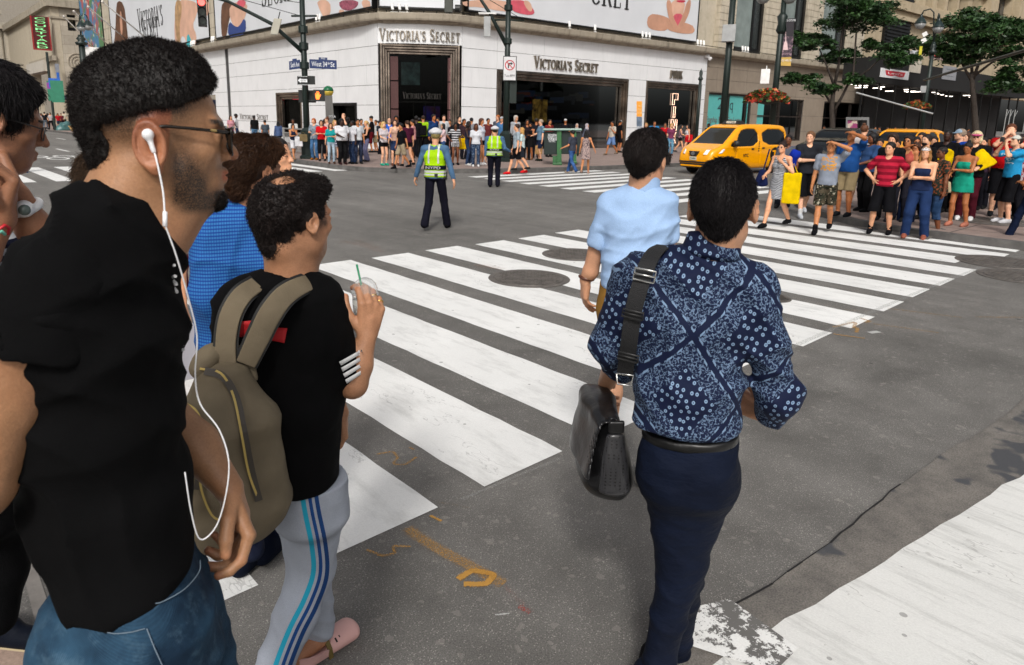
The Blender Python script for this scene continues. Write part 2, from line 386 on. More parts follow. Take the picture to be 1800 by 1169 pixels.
# keep the band above the strip
bpy.data.objects['white_band_marking'].location.z=.008
g=MB()
for i in range(20):
 a,b=e1[i+5],e1[i+6];w=.002+.005*random.random();g.poly(sheet([(a[0],a[1]-w),(b[0],b[1]-w),(b[0],b[1]+w*.4),(a[0],a[1]+w*.4)],.012))
tag(g.build('crack',mat('crack_dark',(.012,.011,.011),1,var=0)),kind='structure')
def spray(name,colr,lines,z=.006):
 vs,fs,fd=[],[],[]
 for pts,w,dens in lines:
  P=[gp(*p)for p in pts];P2=[]
  for i in range(len(P)-1):
   for k in range(6):P2.append(P[i]*(1-k/6)+P[i+1]*k/6)
  P2.append(P[-1])
  for k in range(2):P2=[P2[0]]+[(P2[i-1]+P2[i]*2+P2[i+1])/4 for i in range(1,len(P2)-1)]+[P2[-1]]
  b=len(vs)
  for i,p in enumerate(P2):
   t=P2[min(i+1,len(P2)-1)]-P2[max(i-1,0)];t/=np.linalg.norm(t);nrm=np.array([-t[1],t[0],0])
   for k,f in((-1,0),(-.4,1),(.4,1),(1,0)):vs.append(tuple((p+nrm*w*k)[:2])+(z+i*.00015,));fd.append(f*dens)
  for i in range(len(P2)-1):
   for k in range(3):fs.append((b+i*4+k,b+i*4+k+1,b+i*4+5+k,b+i*4+4+k))
 me=bpy.data.meshes.new(name);me.from_pydata(vs,[],fs);a=me.attributes.new('fade','FLOAT','POINT');a.data.foreach_set('value',fd)
 o=bpy.data.objects.new(name,me);COL.objects.link(o);me.materials.append(colr);tag(o,kind='structure')
M_or=spray_mat('spray_orange',(.52,.27,.05));M_rd=spray_mat('spray_red',(.45,.09,.07));M_wh=spray_mat('spray_white',(.5,.5,.48));M_sal=spray_mat('spray_salmon',(.42,.18,.09))
spray('spray_paint_marking',M_or,[([(715,930),(760,962),(850,1010),(885,1030)],.055,.62),([(805,1020),(830,1004),(870,1012),(855,1030),(815,1030)],.025,1.1),([(662,800),(690,795),(700,806),(690,818),(712,820),(732,806)],.014,.7),([(720,788),(728,792)],.012,.8),([(645,968),(672,980),(695,975),(690,962),(722,964)],.014,.7),([(756,908),(776,918)],.014,.9),([(770,885),(800,890),(828,896)],.016,.35),([(1465,576),(1505,566),(1500,578),(1508,578),(1505,586)],.03,.7),([(1512,560),(1530,566),(1520,568)],.03,.7),([(1465,588),(1520,596)],.02,.8),([(1535,570),(1650,586)],.02,.6),([(1560,543),(1690,559)],.02,.6),([(1715,558),(1800,559)],.02,.6),([(1480,545),(1530,548)],.03,.4)])
spray('spray_paint_marking',M_rd,[([(888,1032),(915,1062),(935,1080)],.02,.4),([(912,1068),(932,1080)],.02,.6),([(610,1140),(660,1145)],.04,.25),([(1748,812),(1760,808)],.01,.9)])
spray('spray_paint_marking',M_sal,[([(600,424),(640,432),(672,444)],.12,.42),([(625,422),(665,436)],.1,.4),([(835,466),(885,474)],.16,.45),([(745,450),(775,451)],.1,.3),([(730,420),(800,424),(850,420)],.12,.15),([(860,345),(960,350),(1010,346)],.2,.12)])
spray('spray_paint_marking',M_wh,[([(812,880),(880,850),(930,830),(985,808)],.02,.5),([(1390,612),(1530,550),(1600,520),(1725,470)],.05,.55),([(870,1083),(895,1081)],.008,.9),([(340,1062),(400,1040)],.02,.4),([(1150,690),(1180,680)],.03,.5),([(706,1075),(742,1078)],.006,.5),([(1528,586),(1545,584)],.045,1.2)])
# manhole covers
def manhole(x,y,r,name='manhole_cover'):
 m=MB();m.lathe((x,y,0),[(r*1.14,.005),(r*1.13,.010),(r*1.0,.011),(r*.98,.006),(r*.96,.006),(r*.95,.014),(.001,.014)],40)
 for k in range(-6,7):
  w=math.sqrt(max(r*r*.8-(k*r*.14)**2,.001));
  for j in range(-6,7):
   if abs(j*r*.14)<w:m.box(x+j*r*.14-.018,x+j*r*.14+.018,y+k*r*.14-.018,y+k*r*.14+.018,.013,.018)
 return m.build(name,M_iron)
mh=[(930,490,.43,'round manhole cover between the white stripes left of the man in light blue'),(1012,448,.42,'round manhole cover half hidden beside the light blue shirt'),(1795,487,.42,'round grated manhole cover in the road by the right frame edge'),(1762,462,.5,'wide flat manhole cover just beyond the crosswalk stripes at right'),(1352,524,.2,'small round valve cover beside the patterned shirt shoulder')]
for px,py,r,lb in mh:
 p=gp(px,py);tag(manhole(p[0],p[1],r),lb,'manhole cover')
p=gp(1745,400);o=manhole(p[0],p[1],.62);o.location.z=.12;tag(o,'wide dark cover set in the pinkish sidewalk by the right crowd','manhole cover')
# ============================================================ buildings
PL=Plane((21.35,34.29),(-.00736,1));PR=Plane((25.77,31.58),(.99955,-.02998))
cA=PL.P(-.15,0);cB=PR.P(-.62,0);PC=Plane(cB,cA-cB);CL=float(np.linalg.norm(cA-cB))
def bul(s):return .38*(1-(2*s/CL-1)**2)
def panel_mat():
 t=NT('white_panel');c=t.coord();n=t.noise(c,.8,4);st=t.noise(t.mapping(c,(3,3,.25)),2,4,.6)
 b=t.scale((.78,.79,.80),t.remap(n,.3,.7,.95,1.04));b=t.mix(t.remap(st,.55,.8,0,.35),b,(.52,.53,.54))
 t.P(Base_Color=b,Roughness=.35);t.b.inputs['Specular IOR Level'].default_value=.4;return t.m
def stone_mat(name,c1,c2,rough=.85,stain=.5,sc=1.5,blocks=None):
 t=NT(name);c=t.coord();n=t.noise(c,sc,7,.7);st=t.noise(t.mapping(c,(1.6,1.6,.22)),1.4,6,.7)
 b=t.mix(t.remap(n,.3,.7,0,1),c1,c2);b=t.mix(t.math('MULTIPLY',t.remap(st,.5,.75,0,1),stain),b,tuple(v*.42 for v in c1[:3]))
 if blocks:
  x,y,z=t.sep(c);bx,bz=blocks;row=t.math('FLOOR',t.math('DIVIDE',z,bz));h=t.math('ADD',t.math('ADD',x,y),t.math('MULTIPLY',row,bx*.5))
  cell=t.comb(t.math('FLOOR',t.math('DIVIDE',h,bx)),row,0.0);wn=t.n('ShaderNodeTexWhiteNoise',Vector=cell).outputs[0]
  b=t.scale(b,t.remap(wn,0,1,.84,1.12))
  e=t.math('MAXIMUM',t.math('LESS_THAN',t.math('FRACT',t.math('DIVIDE',z,bz)),.035/bz),t.math('LESS_THAN',t.math('FRACT',t.math('DIVIDE',h,bx)),.03/bx))
  b=t.mix(t.math('MULTIPLY',e,.6),b,(.09,.08,.07))
 t.P(Base_Color=b,Roughness=rough);t.bump(n,.2,.02);return t.m
M_pan=panel_mat();M_back=mat('joint_backing',(.06,.06,.06),.9)  # even dark grey of the core walls behind the panel joints
M_corn=stone_mat('cornice_stone',(.30,.26,.20),(.42,.37,.29),stain=.9);M_lime=stone_mat('limestone',(.42,.37,.28),(.55,.49,.39),stain=.7)
M_beige=stone_mat('beige_stone',(.215,.175,.135),(.27,.225,.175),stain=.25,sc=.8)
M_bronze=mat('bronze_trim',(.30,.25,.21),.22,.95,var=.5,vs=1.3,bump=.5,bs=6)
M_brz2=mat('dark_bronze',(.10,.08,.07),.3,.8,var=.3,vs=2)
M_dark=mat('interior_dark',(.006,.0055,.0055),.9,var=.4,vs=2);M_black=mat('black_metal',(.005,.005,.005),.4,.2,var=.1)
def glass_mat(name='glass',tint=.55,fres=1.35,rough=.03,colr=(.8,.85,.85)):
 t=NT(name);N=t.N;tr=N.new('ShaderNodeBsdfTransparent');tr.inputs[0].default_value=(*[v*tint for v in colr],1);gl=N.new('ShaderNodeBsdfGlossy');gl.inputs['Roughness'].default_value=rough
 c=t.coord();gl.inputs['Color'].default_value=(.28,.30,.31,1)
 fr=N.new('ShaderNodeFresnel');fr.inputs[0].default_value=fres;mx=N.new('ShaderNodeMixShader')
 t.t.links.new(fr.outputs[0],mx.inputs[0]);t.t.links.new(tr.outputs[0],mx.inputs[1]);t.t.links.new(gl.outputs[0],mx.inputs[2]);t.t.links.new(mx.outputs[0],t.out.inputs[0]);return t.m
M_glass=glass_mat();M_gletter=mat('letter_metal',(.30,.26,.21),.35,.8,var=.3,vs=4)
def subtract(rects,holes):
 for h in holes:
  out=[]
  for(a,b,c,d)in rects:
   if h[0]>=b or h[1]<=a or h[2]>=d or h[3]<=c:out.append((a,b,c,d));continue
   if h[0]>a:out.append((a,h[0],c,d))
   if h[1]<b:out.append((h[1],b,c,d))
   l,r=max(a,h[0]),min(b,h[1])
   if h[2]>c:out.append((l,r,c,h[2]))
   if h[3]<d:out.append((l,r,h[3],d))
  rects=out
 return rects
def cladding(mb,pl,cols,rows,holes,d=.06,gap=.012):
 for i in range(len(cols)-1):
  for j in range(len(rows)-1):
   for(a,b,c,e)in subtract([(cols[i]+gap,cols[i+1]-gap,rows[j]+gap,rows[j+1]-gap)],holes):
    if b-a>.03 and e-c>.03:mb.pbox(pl,a,b,c,e,0,d+random.uniform(0,.004))
shop=empty('shop_building',PL.P(0,0),'corner clothing shop clad in white panels under a wrapping advertising billboard','building')
rows=[.12,1.5,2.58,3.66,4.75,5.75,6.9]
def prect(pl,x0,y0,x1,y1):
 s0,z1=pl.sz(x0,y0);s1,z0=pl.sz(x1,y1);return(min(s0,s1),max(s0,s1),min(z0,z1),max(z0,z1))
# openings (s0,s1,z0,z1)
LW=[(9.0,12.75,.5,3.45),(2.1,5.05,.55,2.72)]
RW=[(1.93,13.55,.15,4.72),(15.5,22.0,.15,4.72)]
REND=22.55
mb=MB();cols=[-.15,1.0,6.2,10.9,15.8,20.9];cladding(mb,PL,cols,rows,LW+[]);mb.build('cladding',M_pan,shop)
mb=MB();cladding(mb,PL,[21.6,26,31,36,41,46,51,56,61,66],rows,[(24,30,.1,3.5),(34,44,.1,3.5),(48,60,.1,3.5)]);mb.build('cladding',M_pan,shop)
mb=MB();cladding(mb,PR,[-.62,1.9,5.6,13.58,15.48,18.4,REND],rows,RW);mb.build('cladding',M_pan,shop)
DO=(.10,CL-.10,.15,5.85)
mb=MB();n=14
for j,(z0,z1)in enumerate([(5.86,6.9)]):
 for i in range(n):
  s0,s1=CL*i/n,CL*(i+1)/n;P=PC.P
  mb.hexa([P(s0,z0,0),P(s1,z0,0),P(s1,z0,bul(s1)+.06),P(s0,z0,bul(s0)+.06),P(s0,z1,0),P(s1,z1,0),P(s1,z1,bul(s1)+.06),P(s0,z1,bul(s0)+.06)])
mb.build('sign_band',M_pan,shop)
# core walls behind the cladding (with holes) and the upper floors
mb=MB()
for pl,a,b,H in((PL,.1,66,LW+[(24,30,.1,3.5),(34,44,.1,3.5),(48,60,.1,3.5)]),(PR,.1,REND,RW)):
 for(p,q,c,e)in subtract([(a,b,.05,6.9)],H):mb.pbox(pl,p,q,c,e,-.3,-.004)
mb.build('wall',M_back,shop)
mb=MB();mb.pbox(PL,.3,66,7.35,30,-8,0);mb.pbox(PR,.3,47.5,7.35,30,-8,0);P=PC.P
q=[P(0,0,0),P(CL,0,0),PL.P(3,0,-3),PR.P(3,0,-3)]
mb.prism([P(0,0)[:2],P(CL,0)[:2],PL.P(5,0,-6)[:2],PR.P(5,0,-6)[:2]],7.35,30)
mb.build('upper_wall',M_lime,shop)
# interior floor, ceiling, back wall of the shop
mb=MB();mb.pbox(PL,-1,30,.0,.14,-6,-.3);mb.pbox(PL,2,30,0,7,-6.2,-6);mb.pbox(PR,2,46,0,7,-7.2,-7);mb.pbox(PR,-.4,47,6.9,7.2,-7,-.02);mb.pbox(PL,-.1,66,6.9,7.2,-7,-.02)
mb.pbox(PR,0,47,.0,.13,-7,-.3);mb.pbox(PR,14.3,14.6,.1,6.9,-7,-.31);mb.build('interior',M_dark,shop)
# cornice (moulded profile swept along both faces and the rounded corner)
path=[(PL,66.0),(PL,20.0),(PL,.9)]
cor=[]
for s in(66.0,40.0,20.0,4.0,1.2):cor.append((PL.P(s,0),PL.n))
for i in range(1,8):
 s=CL-CL*i/8;t=i/8;nn=PL.n*(1-t)+PR.n*t;nn/=np.linalg.norm(nn);cor.append((PC.P(s,0,bul(s)*.55+.1),nn))
for s in(.6,4.0,12.0,22.0,34.0,47.4):cor.append((PR.P(s,0),PR.n))
prof=[(0,6.86),(.30,6.9),(.34,6.98),(.62,7.02),(.66,7.10),(.70,7.36),(.60,7.40),(0,7.42)]
vs=[tuple(p+nn*d+np.array([0,0,z]))for p,nn in cor for d,z in prof];k=len(prof);fs=[]
for i in range(len(cor)-1):
 for j in range(k):fs.append((i*k+j,(i+1)*k+j,(i+1)*k+(j+1)%k,i*k+(j+1)%k))
mb=MB();mb.add(vs,fs);mb.build('cornice',M_corn,shop)
mb=MB()
for i in range(len(cor)-1):
 a,b=cor[i],cor[i+1];mb.tube([a[0]+a[1]*.5+[0,0,7.52],b[0]+b[1]*.5+[0,0,7.52]],.025,5)
 m=(a[0]+b[0])/2;mb.tube([m+a[1]*.5+[0,0,7.4],m+a[1]*.5+[0,0,7.54]],.03,5)
mb.build('cable_rail',M_black,shop)
# windows and portal frames: stepped bronze trim
def frame_window(pl,r,steps=3,w=.16,mtr=M_bronze,d0=.02,name='window',inner_d=-.35):
 s0,s1,z0,z1=r;f=MB()
 for i in range(steps):
  o=i*w;d=.12-i*.11;ww=w-.012
  f.pbox(pl,s0+o,s0+o+ww,z0,z1-o,-.3,d);f.pbox(pl,s1-o-ww,s1-o,z0,z1-o,-.3,d);f.pbox(pl,s0+o+ww,s1-o-ww,z1-o-ww,z1-o,-.3,d)
 fr=f.build(name,mtr,shop,bevel=.02)
 o=steps*w;g=MB();g.pbox(pl,s0+o,s1-o,z0,z1-o,inner_d,inner_d+.012);g.build('pane',M_glass,fr);return fr,(s0+o,s1-o,z0,z1-o)
f1,in1=frame_window(PR,RW[0],3,.17);f2,in2=frame_window(PR,RW[1],3,.15);f3,in3=frame_window(PL,LW[0],3,.15);f4,in4=frame_window(PL,LW[1],1,.18,M_black)
f5,in5=frame_window(PC,DO,4,.13,M_bronze)
def lit(name,colr,es):return mat(name,colr,.6,var=0,emit=colr+(1,),es=es)
# things seen in the windows
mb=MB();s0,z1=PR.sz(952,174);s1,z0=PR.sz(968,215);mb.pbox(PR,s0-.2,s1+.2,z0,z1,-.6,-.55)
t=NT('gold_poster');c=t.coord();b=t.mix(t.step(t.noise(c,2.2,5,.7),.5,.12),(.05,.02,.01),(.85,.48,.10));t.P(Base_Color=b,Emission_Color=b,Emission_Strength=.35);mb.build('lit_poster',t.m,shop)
def interior_bits(pl,rng,dep,seed,cols,nn=60):
 random.seed(seed);groups={}
 for _ in range(nn):
  a=random.uniform(rng[0],rng[1]);z=random.uniform(rng[2],rng[3]);w=random.uniform(.05,.35);h=random.uniform(.05,.5);cc=random.choice(cols)
  groups.setdefault(cc,MB()).pbox(pl,a,a+w,z,z+h,dep-random.uniform(0,2),dep+.02)
 for cc,m in groups.items():m.build('shop_display',lit('disp%d%d%d'%tuple(int(v*99)for v in cc),cc,.25),shop)
interior_bits(PR,(2.6,13,.3,3.6),-2.5,1,[(.05,.05,.06),(.10,.09,.08),(.20,.05,.03),(.04,.06,.12)],80)
interior_bits(PR,(16.2,21.4,.3,3.8),-2.0,2,[(.06,.06,.08),(.10,.09,.07),(.15,.04,.04)],40)
interior_bits(PL,(9.6,12.3,.8,2.6),-1.5,3,[(.12,.05,.04),(.05,.08,.08),(.18,.12,.05)],40)
interior_bits(PL,(2.4,4.7,.8,2.4),-1.2,4,[(.08,.07,.03),(.05,.06,.05)],16)
mb=MB();s0,z1=PL.sz(490,165);s1,z0=PL.sz(530,182)
for i in range(4):mb.pbox(PL,s1,s0-.3,z0+i*.15,z0+i*.15+.07,-.9,-.86)
mb.build('red_neon',lit('redneon',(.85,.04,.08),1.2),shop)
mb=MB();a,z=PL.sz(605,193);mb.tube([PL.P(a+.2,z-.25,-.7),PL.P(a+.1,z,-.7),PL.P(a-.25,z+.05,-.7),PL.P(a-.3,z-.3,-.7)],.16,8);mb.build('gold_lamp',lit('goldlamp',(.9,.65,.2),.9),shop)
# portal interior: pink columns, posters, inner lettering, door leaves
mb=MB()
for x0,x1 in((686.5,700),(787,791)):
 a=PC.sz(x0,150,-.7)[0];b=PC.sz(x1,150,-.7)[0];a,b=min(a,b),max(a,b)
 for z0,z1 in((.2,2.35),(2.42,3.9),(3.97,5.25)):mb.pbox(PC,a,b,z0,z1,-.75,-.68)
mb.build('pink_column',lit('pinkcol',(.80,.36,.34),.55),shop)  # glow put into the pink colour brightens the columns in the dark portal
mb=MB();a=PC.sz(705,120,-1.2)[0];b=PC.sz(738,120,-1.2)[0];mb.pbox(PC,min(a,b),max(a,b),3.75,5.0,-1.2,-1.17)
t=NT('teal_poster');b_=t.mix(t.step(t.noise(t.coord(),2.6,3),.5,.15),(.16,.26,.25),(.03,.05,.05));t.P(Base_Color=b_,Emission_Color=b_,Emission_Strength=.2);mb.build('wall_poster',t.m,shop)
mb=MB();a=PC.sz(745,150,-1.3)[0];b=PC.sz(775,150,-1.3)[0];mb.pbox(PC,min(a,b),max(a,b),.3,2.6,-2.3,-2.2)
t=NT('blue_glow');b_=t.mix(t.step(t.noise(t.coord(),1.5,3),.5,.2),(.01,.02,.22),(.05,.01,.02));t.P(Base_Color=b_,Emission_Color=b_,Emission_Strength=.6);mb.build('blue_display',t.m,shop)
mb=MB()
for px in(727,748,764):a=PC.sz(px,200,-.9)[0];mb.pbox(PC,a-.03,a+.03,.15,2.75,-.95,-.85)
mb.pbox(PC,.7,CL-.7,2.75,2.85,-.95,-.85);mb.build('door_frame',M_brz2,shop)
mb=MB();a=PC.sz(708,158,-.8)[0];b=PC.sz(776,162,-.8)[0];a,b=max(a,b),min(a,b)
serif_text(mb,"VICTORIA'S SECRET",PC.P(a,2.98,-.8),-PC.u if a>b else PC.u,(0,0,1),PC.n,abs(a-b),.36,.03);mb.build('inner_lettering',lit('innerlet',(.55,.42,.38),.25),shop)
# main lettering
mb=MB();L0=PC.sz(662,60,.4)[0];n0=CL*.985;W=CL*.97
def cpos(x,y,o):s=n0-x;return PC.P(s,6.02+y,bul(s)+.09+o)
serif_text(mb,"VICTORIA'S SECRET",(0,0,0),(1,0,0),(0,0,1),(0,1,0),W,.60,.09,pos=cpos);mb.build('shop_lettering',M_gletter,shop)
mb=MB();s0,z0=PR.sz(936,124);s1,_=PR.sz(1049,127);serif_text(mb,"VICTORIA'S SECRET",PR.P(s0,5.0,.085),PR.u,(0,0,1),PR.n,s1-s0,.68,.09);mb.build('shop_lettering',M_gletter,shop)
mb=MB();s0,z0=PL.sz(424,211);s1,_=PL.sz(474,211);serif_text(mb,"VICTORIA'S SECRET",PL.P(s0,1.62,.085),-PL.u,(0,0,1),PL.n,s0-s1,.40,.02);mb.build('shop_lettering',mat('grey_letter',(.2,.19,.18),.5),shop)
mb=MB();s0,z0=PR.sz(1175,138);s1,_=PR.sz(1197,138);serif_text(mb,"PINK",PR.P(s0,5.05,.085),PR.u,(0,0,1),PR.n,s1-s0,.52,.12,small=1.0,thin=1.25);mb.build('shop_lettering',M_gletter,shop)
# neon P I N K outline stacked vertically behind the door glass
mb=MB();s0,z1=PR.sz(1188,162);zt=PR.sz(1188,163)[1]
nz={'P':[(0,0),(0,1),(.75,1),(.75,.45),(.3,.45),(.3,0),(0,0)],'I':[(.25,0),(.25,1),(.5,1),(.5,0),(.25,0)],'N':[(0,0),(0,1),(.25,1),(.6,.4),(.6,1),(.85,1),(.85,0),(.6,0),(.25,.6),(.25,0),(0,0)],'K':[(0,0),(0,1),(.25,1),(.25,.6),(.55,1),(.85,1),(.5,.5),(.85,0),(.55,0),(.25,.4),(.25,0),(0,0)]}
for i,ch in enumerate('PINK'):
 q=[PR.P(s0+a*.85,zt-.85-i*.93+b*.8,-.25)for a,b in nz[ch]];mb.tube(q,.022,5)
mb.build('neon_lettering',lit('neonpink',(1.0,.62,.45),1.6),shop)
mb=MB()
for s in(17.6,19.1,19.2):mb.pbox(PR,s,s+.06,.15,2.9,-.42,-.36)
mb.pbox(PR,16.1,21.3,2.9,3.02,-.42,-.34);mb.build('door_frame',mat('brushed',(.45,.42,.38),.3,.8),shop)
# security camera
mb=MB();s,z=PR.sz(1241,100);mb.pbox(PR,s-.4,s-.1,z-.1,z+.12,.05,.4);mb.lathe(PR.P(s,z-.25,.35),[(.02,.25),(.14,.22),(.16,.1),(.1,0),(.01,-.05)],12)
tag(mb.build('security_camera',mat('white_plastic',(.75,.75,.75),.4)),'small white security camera at the right end of the white panel wall','camera')
# ------------------------------------------------------------ neighbouring beige front on the same line
nb=empty('office_building',PR.P(REND,0),'beige stone building with teal lease posters in its street windows','building')
brow=[.12,1.3,2.7,4.3,5.2,6.1,6.88];BW=[(23.1,29.2,.5,4.25),(30.2,37.8,.5,4.1),(41.6,56.5,.5,4.1)]
REND2=47.4
mb=MB();cladding(mb,PR,[REND+.02,24.0,28.2,32.2,36.2,41.3,44.5,50,55,60],brow,BW,.05,.010);mb.build('cladding',M_beige,nb)
mb=MB()
for(p,q,c,e)in subtract([(REND+.03,60,.05,6.88)],BW):mb.pbox(PR,p,q,c,e,-.3,-.004)
mb.build('wall',M_back,nb)
for i,r in enumerate(BW):
 f=MB();w=.12
 f.pbox(PR,r[0],r[0]+w,r[2],r[3],-.3,-.05);f.pbox(PR,r[1]-w,r[1],r[2],r[3],-.3,-.05);f.pbox(PR,r[0]+w,r[1]-w,r[3]-w,r[3],-.3,-.05);f.pbox(PR,r[0]+w,r[1]-w,r[2],r[2]+w,-.3,-.05)
 k=int((r[1]-r[0])/2.6)
 for j in range(1,k):a=r[0]+(r[1]-r[0])*j/k;f.pbox(PR,a-.05,a+.05,r[2]+w,r[3]-w,-.28,-.1)
 if i:f.pbox(PR,r[0]+w,r[1]-w,2.55,2.65,-.27,-.11)
 o=f.build('window',M_brz2,nb);g=MB();g.pbox(PR,r[0]+w,r[1]-w,r[2]+w,r[3]-w,-.25,-.24);g.build('pane',M_glass,o)
M_teal=mat('teal_poster_paint',(.10,.42,.40),.5,var=.06);M_ink=mat('dark_red_ink',(.12,.02,.02),.6);M_ink2=mat('dark_ink',(.02,.05,.06),.6);M_wink=mat('white_ink',(.75,.75,.75),.6)
ts=[(23.25,28.3),(29.0,29.1),(30.3,31.6),(50.5,54.5)]
for a,b in ts:mb=MB();mb.pbox(PR,a,b,.65,4.1,-.22,-.20);mb.build('lease_poster',M_teal,nb)
def ptext(mb,pl,txt,s0,z0,w,h,d,ex=.006):text_on(mb,txt,pl.P(s0,z0,d),pl.u,(0,0,1),pl.n,w,h,ex)
mb=MB();ptext(mb,PR,'Flagship Retail For Lease',23.35,1.98,4.85,.48,-.20);mb.build('poster_lettering',M_ink,nb)
mb=MB();ptext(mb,PR,'2',24.7,3.0,.75,.95,-.20);ptext(mb,PR,'Sq',25.9,3.0,1.0,.9,-.20);ptext(mb,PR,'up to 55,000 SF available - divisible',23.4,1.62,4.6,.16,-.20)
ptext(mb,PR,'Robert K.',23.7,1.15,1.5,.2,-.2);ptext(mb,PR,'Larry',26.2,1.15,1.5,.2,-.2);ptext(mb,PR,'212 841',23.8,.8,1.3,.18,-.2);ptext(mb,PR,'212 841',26.3,.8,1.4,.18,-.2);mb.build('poster_lettering',M_ink2,nb)
mb=MB();ptext(mb,PR,'Flagship',50.8,1.9,3.4,.5,-.20);mb.build('poster_lettering',M_ink,nb)
# ------------------------------------------------------------ upper floor: stone piers and tall windows, on the right part
def rust_pier(mb,pl,s0,s1,z0,z1,d,bh=.52):
 z=z0;i=0
 while z<z1:
  mb.pbox(pl,s0+.0,s1-.0,z+.03,min(z+bh,z1)-.0,0,d+(.0 if i%1 else 0));mb.pbox(pl,s0+.05,s1-.05,z,z+.03,0,d-.07);z+=bh;i+=1
up=empty('upper_storey',PR.P(24,7.4),'row of rusticated stone piers and tall grey windows above the beige shopfront','facade')
for a,b in[(23.2,25.3),(29.5,32.0),(36.1,38.9),(43.9,47.3)]:mb=MB();rust_pier(mb,PR,a,b,7.42,16,.42);mb.build('pier',M_lime,up)
M_shade=mat('window_shade',(.20,.24,.23),.5,var=.2,vs=1.2)
for a,b in((25.3,29.5),(32.0,36.1),(38.9,43.9)):
 f=MB();f.pbox(PR,a,a+.35,7.42,16,.01,.2);f.pbox(PR,b-.35,b,7.42,16,.01,.2);f.pbox(PR,a+.35,b-.35,7.42,7.8,.01,.25);m=a+(b-a)*.68;f.pbox(PR,m-.12,m+.12,7.8,16,.01,.15)
 o=f.build('window',M_black,up);g=MB();g.pbox(PR,a+.35,m-.12,7.8,16,.02,.05);g.build('pane',M_shade,o);g=MB();g.pbox(PR,m+.12,b-.35,7.8,16,.02,.05);g.build('pane',mat('window_dark',(.03,.035,.035),.2),o)
# ------------------------------------------------------------ spotlights on the cornice
M_wl=mat('spot_white',(.8,.8,.78),.4)
def spots(pl,s,z,lb,k=3):
 m=MB()
 for i in range(k):
  a=s+i*.38;m.tube([pl.P(a,z-.02,.55),pl.P(a,z+.12,.55)],.02,6);m.tube([pl.P(a,z+.10,.55),pl.P(a+.05,z+.42,.47)],[.07,.09],8)
 m.tube([pl.P(s-.1,z+.02,.55),pl.P(s+.38*k-.25,z+.02,.55)],.02,5)
 o=m.build('spotlight',M_wl);tag(o,lb,'spotlight','white spotlights along the cornice')
for px,lb in((1130,'trio of white spotlights under the seated figure of the right billboard'),(1228,'trio of white spotlights at the billboard end above the panel edge'),(1308,'trio of white spotlights on the cornice right of the pole box')):
 s,z=PR.sz(px,60,.55);spots(PR,s,7.42,lb)
for px,k,lb in((1001,1,'single spotlight at the middle of the right cornice'),(1046,1,'single spotlight on the cornice right of the middle one')):
 s,z=PR.sz(px,60,.55);spots(PR,s,7.42,lb,k)
for px,k,lb in((560,2,'pair of white spotlights below the blue swimsuit picture'),(374,2,'pair of spotlights at the pier between the two left billboards'),(340,3,'trio of white spotlights below the turquoise picture'),(716,3,'trio of white spotlights above the corner lettering')):
 if px==716:pl=PC
 else:pl=PL
 s,z=pl.sz(px if px!=560 else 562,60,.55);spots(pl,s,7.42,lb,k)
# ------------------------------------------------------------ billboards
M_bb=mat('billboard_white',(.66,.68,.71),.45,var=.04,vs=.5)
SK=[mat('print_skin',(.56,.30,.20),.5,var=.18,vs=.9),mat('print_skin_light',(.66,.40,.29),.5,var=.15,vs=.9),mat('print_hair',(.12,.055,.03),.5,var=.4,vs=2),mat('print_blonde',(.42,.26,.13),.5,var=.4,vs=2),mat('print_blue',(.03,.06,.22),.5),mat('print_red',(.50,.02,.06),.5,var=.2),mat('print_teal',(.05,.42,.48),.5),mat('print_pink',(.62,.10,.14),.5,var=.15),mat('print_knit',(.30,.08,.12),.5,var=.5,vs=9)]
def ppoly(parent,pl,pts,d,m,name='printed_figure',wig=0):
 q=[]
 n=len(pts)
 for i in range(n):
  a,b,c=pts[i-1],pts[i],pts[(i+1)%n]
  for t in(-.3,0,.3):
   w=(1-abs(t)*2)
   p=((b[0]+(a[0]-b[0])*-t*1.0,b[1]+(a[1]-b[1])*-t)if t<0 else(b[0]+(c[0]-b[0])*t,b[1]+(c[1]-b[1])*t))if t else((a[0]+6*b[0]+c[0])/8,(a[1]+6*b[1]+c[1])/8)
   if t<0:p=(b[0]+(a[0]-b[0])*.3,b[1]+(a[1]-b[1])*.3)
   q.append(p)
 mb=MB();P3=[pl.P(*pl.sz(x,y,d),d)for x,y in q];P4=[p+pl.n*.004 for p in P3];n=len(P3)
 mb.add(P3+P4,[tuple(range(n)),tuple(range(n,2*n))]+[(i,(i+1)%n,n+(i+1)%n,n+i)for i in range(n)]);return mb.build(name,m,parent)
def board(pl,s0,s1,z0,z1,lb,d=.3):
 r=empty('billboard',pl.P(s0,z0,d),lb,'billboard');m=MB();m.pbox(pl,s0,s1,z0,z1,.02,d);m.build('panel',M_bb,r)
 m=MB();w=.09
 for a,b,c,e in((s0-w,s0,z0,z1),(s1,s1+w,z0,z1),(s0-w,s1+w,z0-w,z0)):m.pbox(pl,a,b,c,e,.02,d+.04)
 m.build('frame',M_black,r);return r
sA,sB=PL.sz(368,60,.3)[0],PL.sz(196,60,.3)[0]
b1=board(PL,sA,sB,7.9,22,'white billboard with roman lettering and bathing models above the left wing')
dd=.31
mb=MB();s0,z0=PL.sz(243,42,dd);s1,z1=PL.sz(287,34,dd);zz=PL.sz(263,45,dd)[1]
serif_text(mb,"VICTORIA'S",PL.P(s0,zz-.3,dd),-PL.u,(0,0,1),PL.n,s0-s1,2.1,.02,thin=.55,small=.85)
s0,z0=PL.sz(250,66,dd);s1,z1=PL.sz(280,62,dd);serif_text(mb,"SECRET",PL.P(s0,z0-.2,dd),-PL.u,(0,0,1),PL.n,s0-s1,2.0,.02,thin=.55,small=.85)
mb.build('lettering',mat('black_print',(.02,.02,.02),.5),b1)
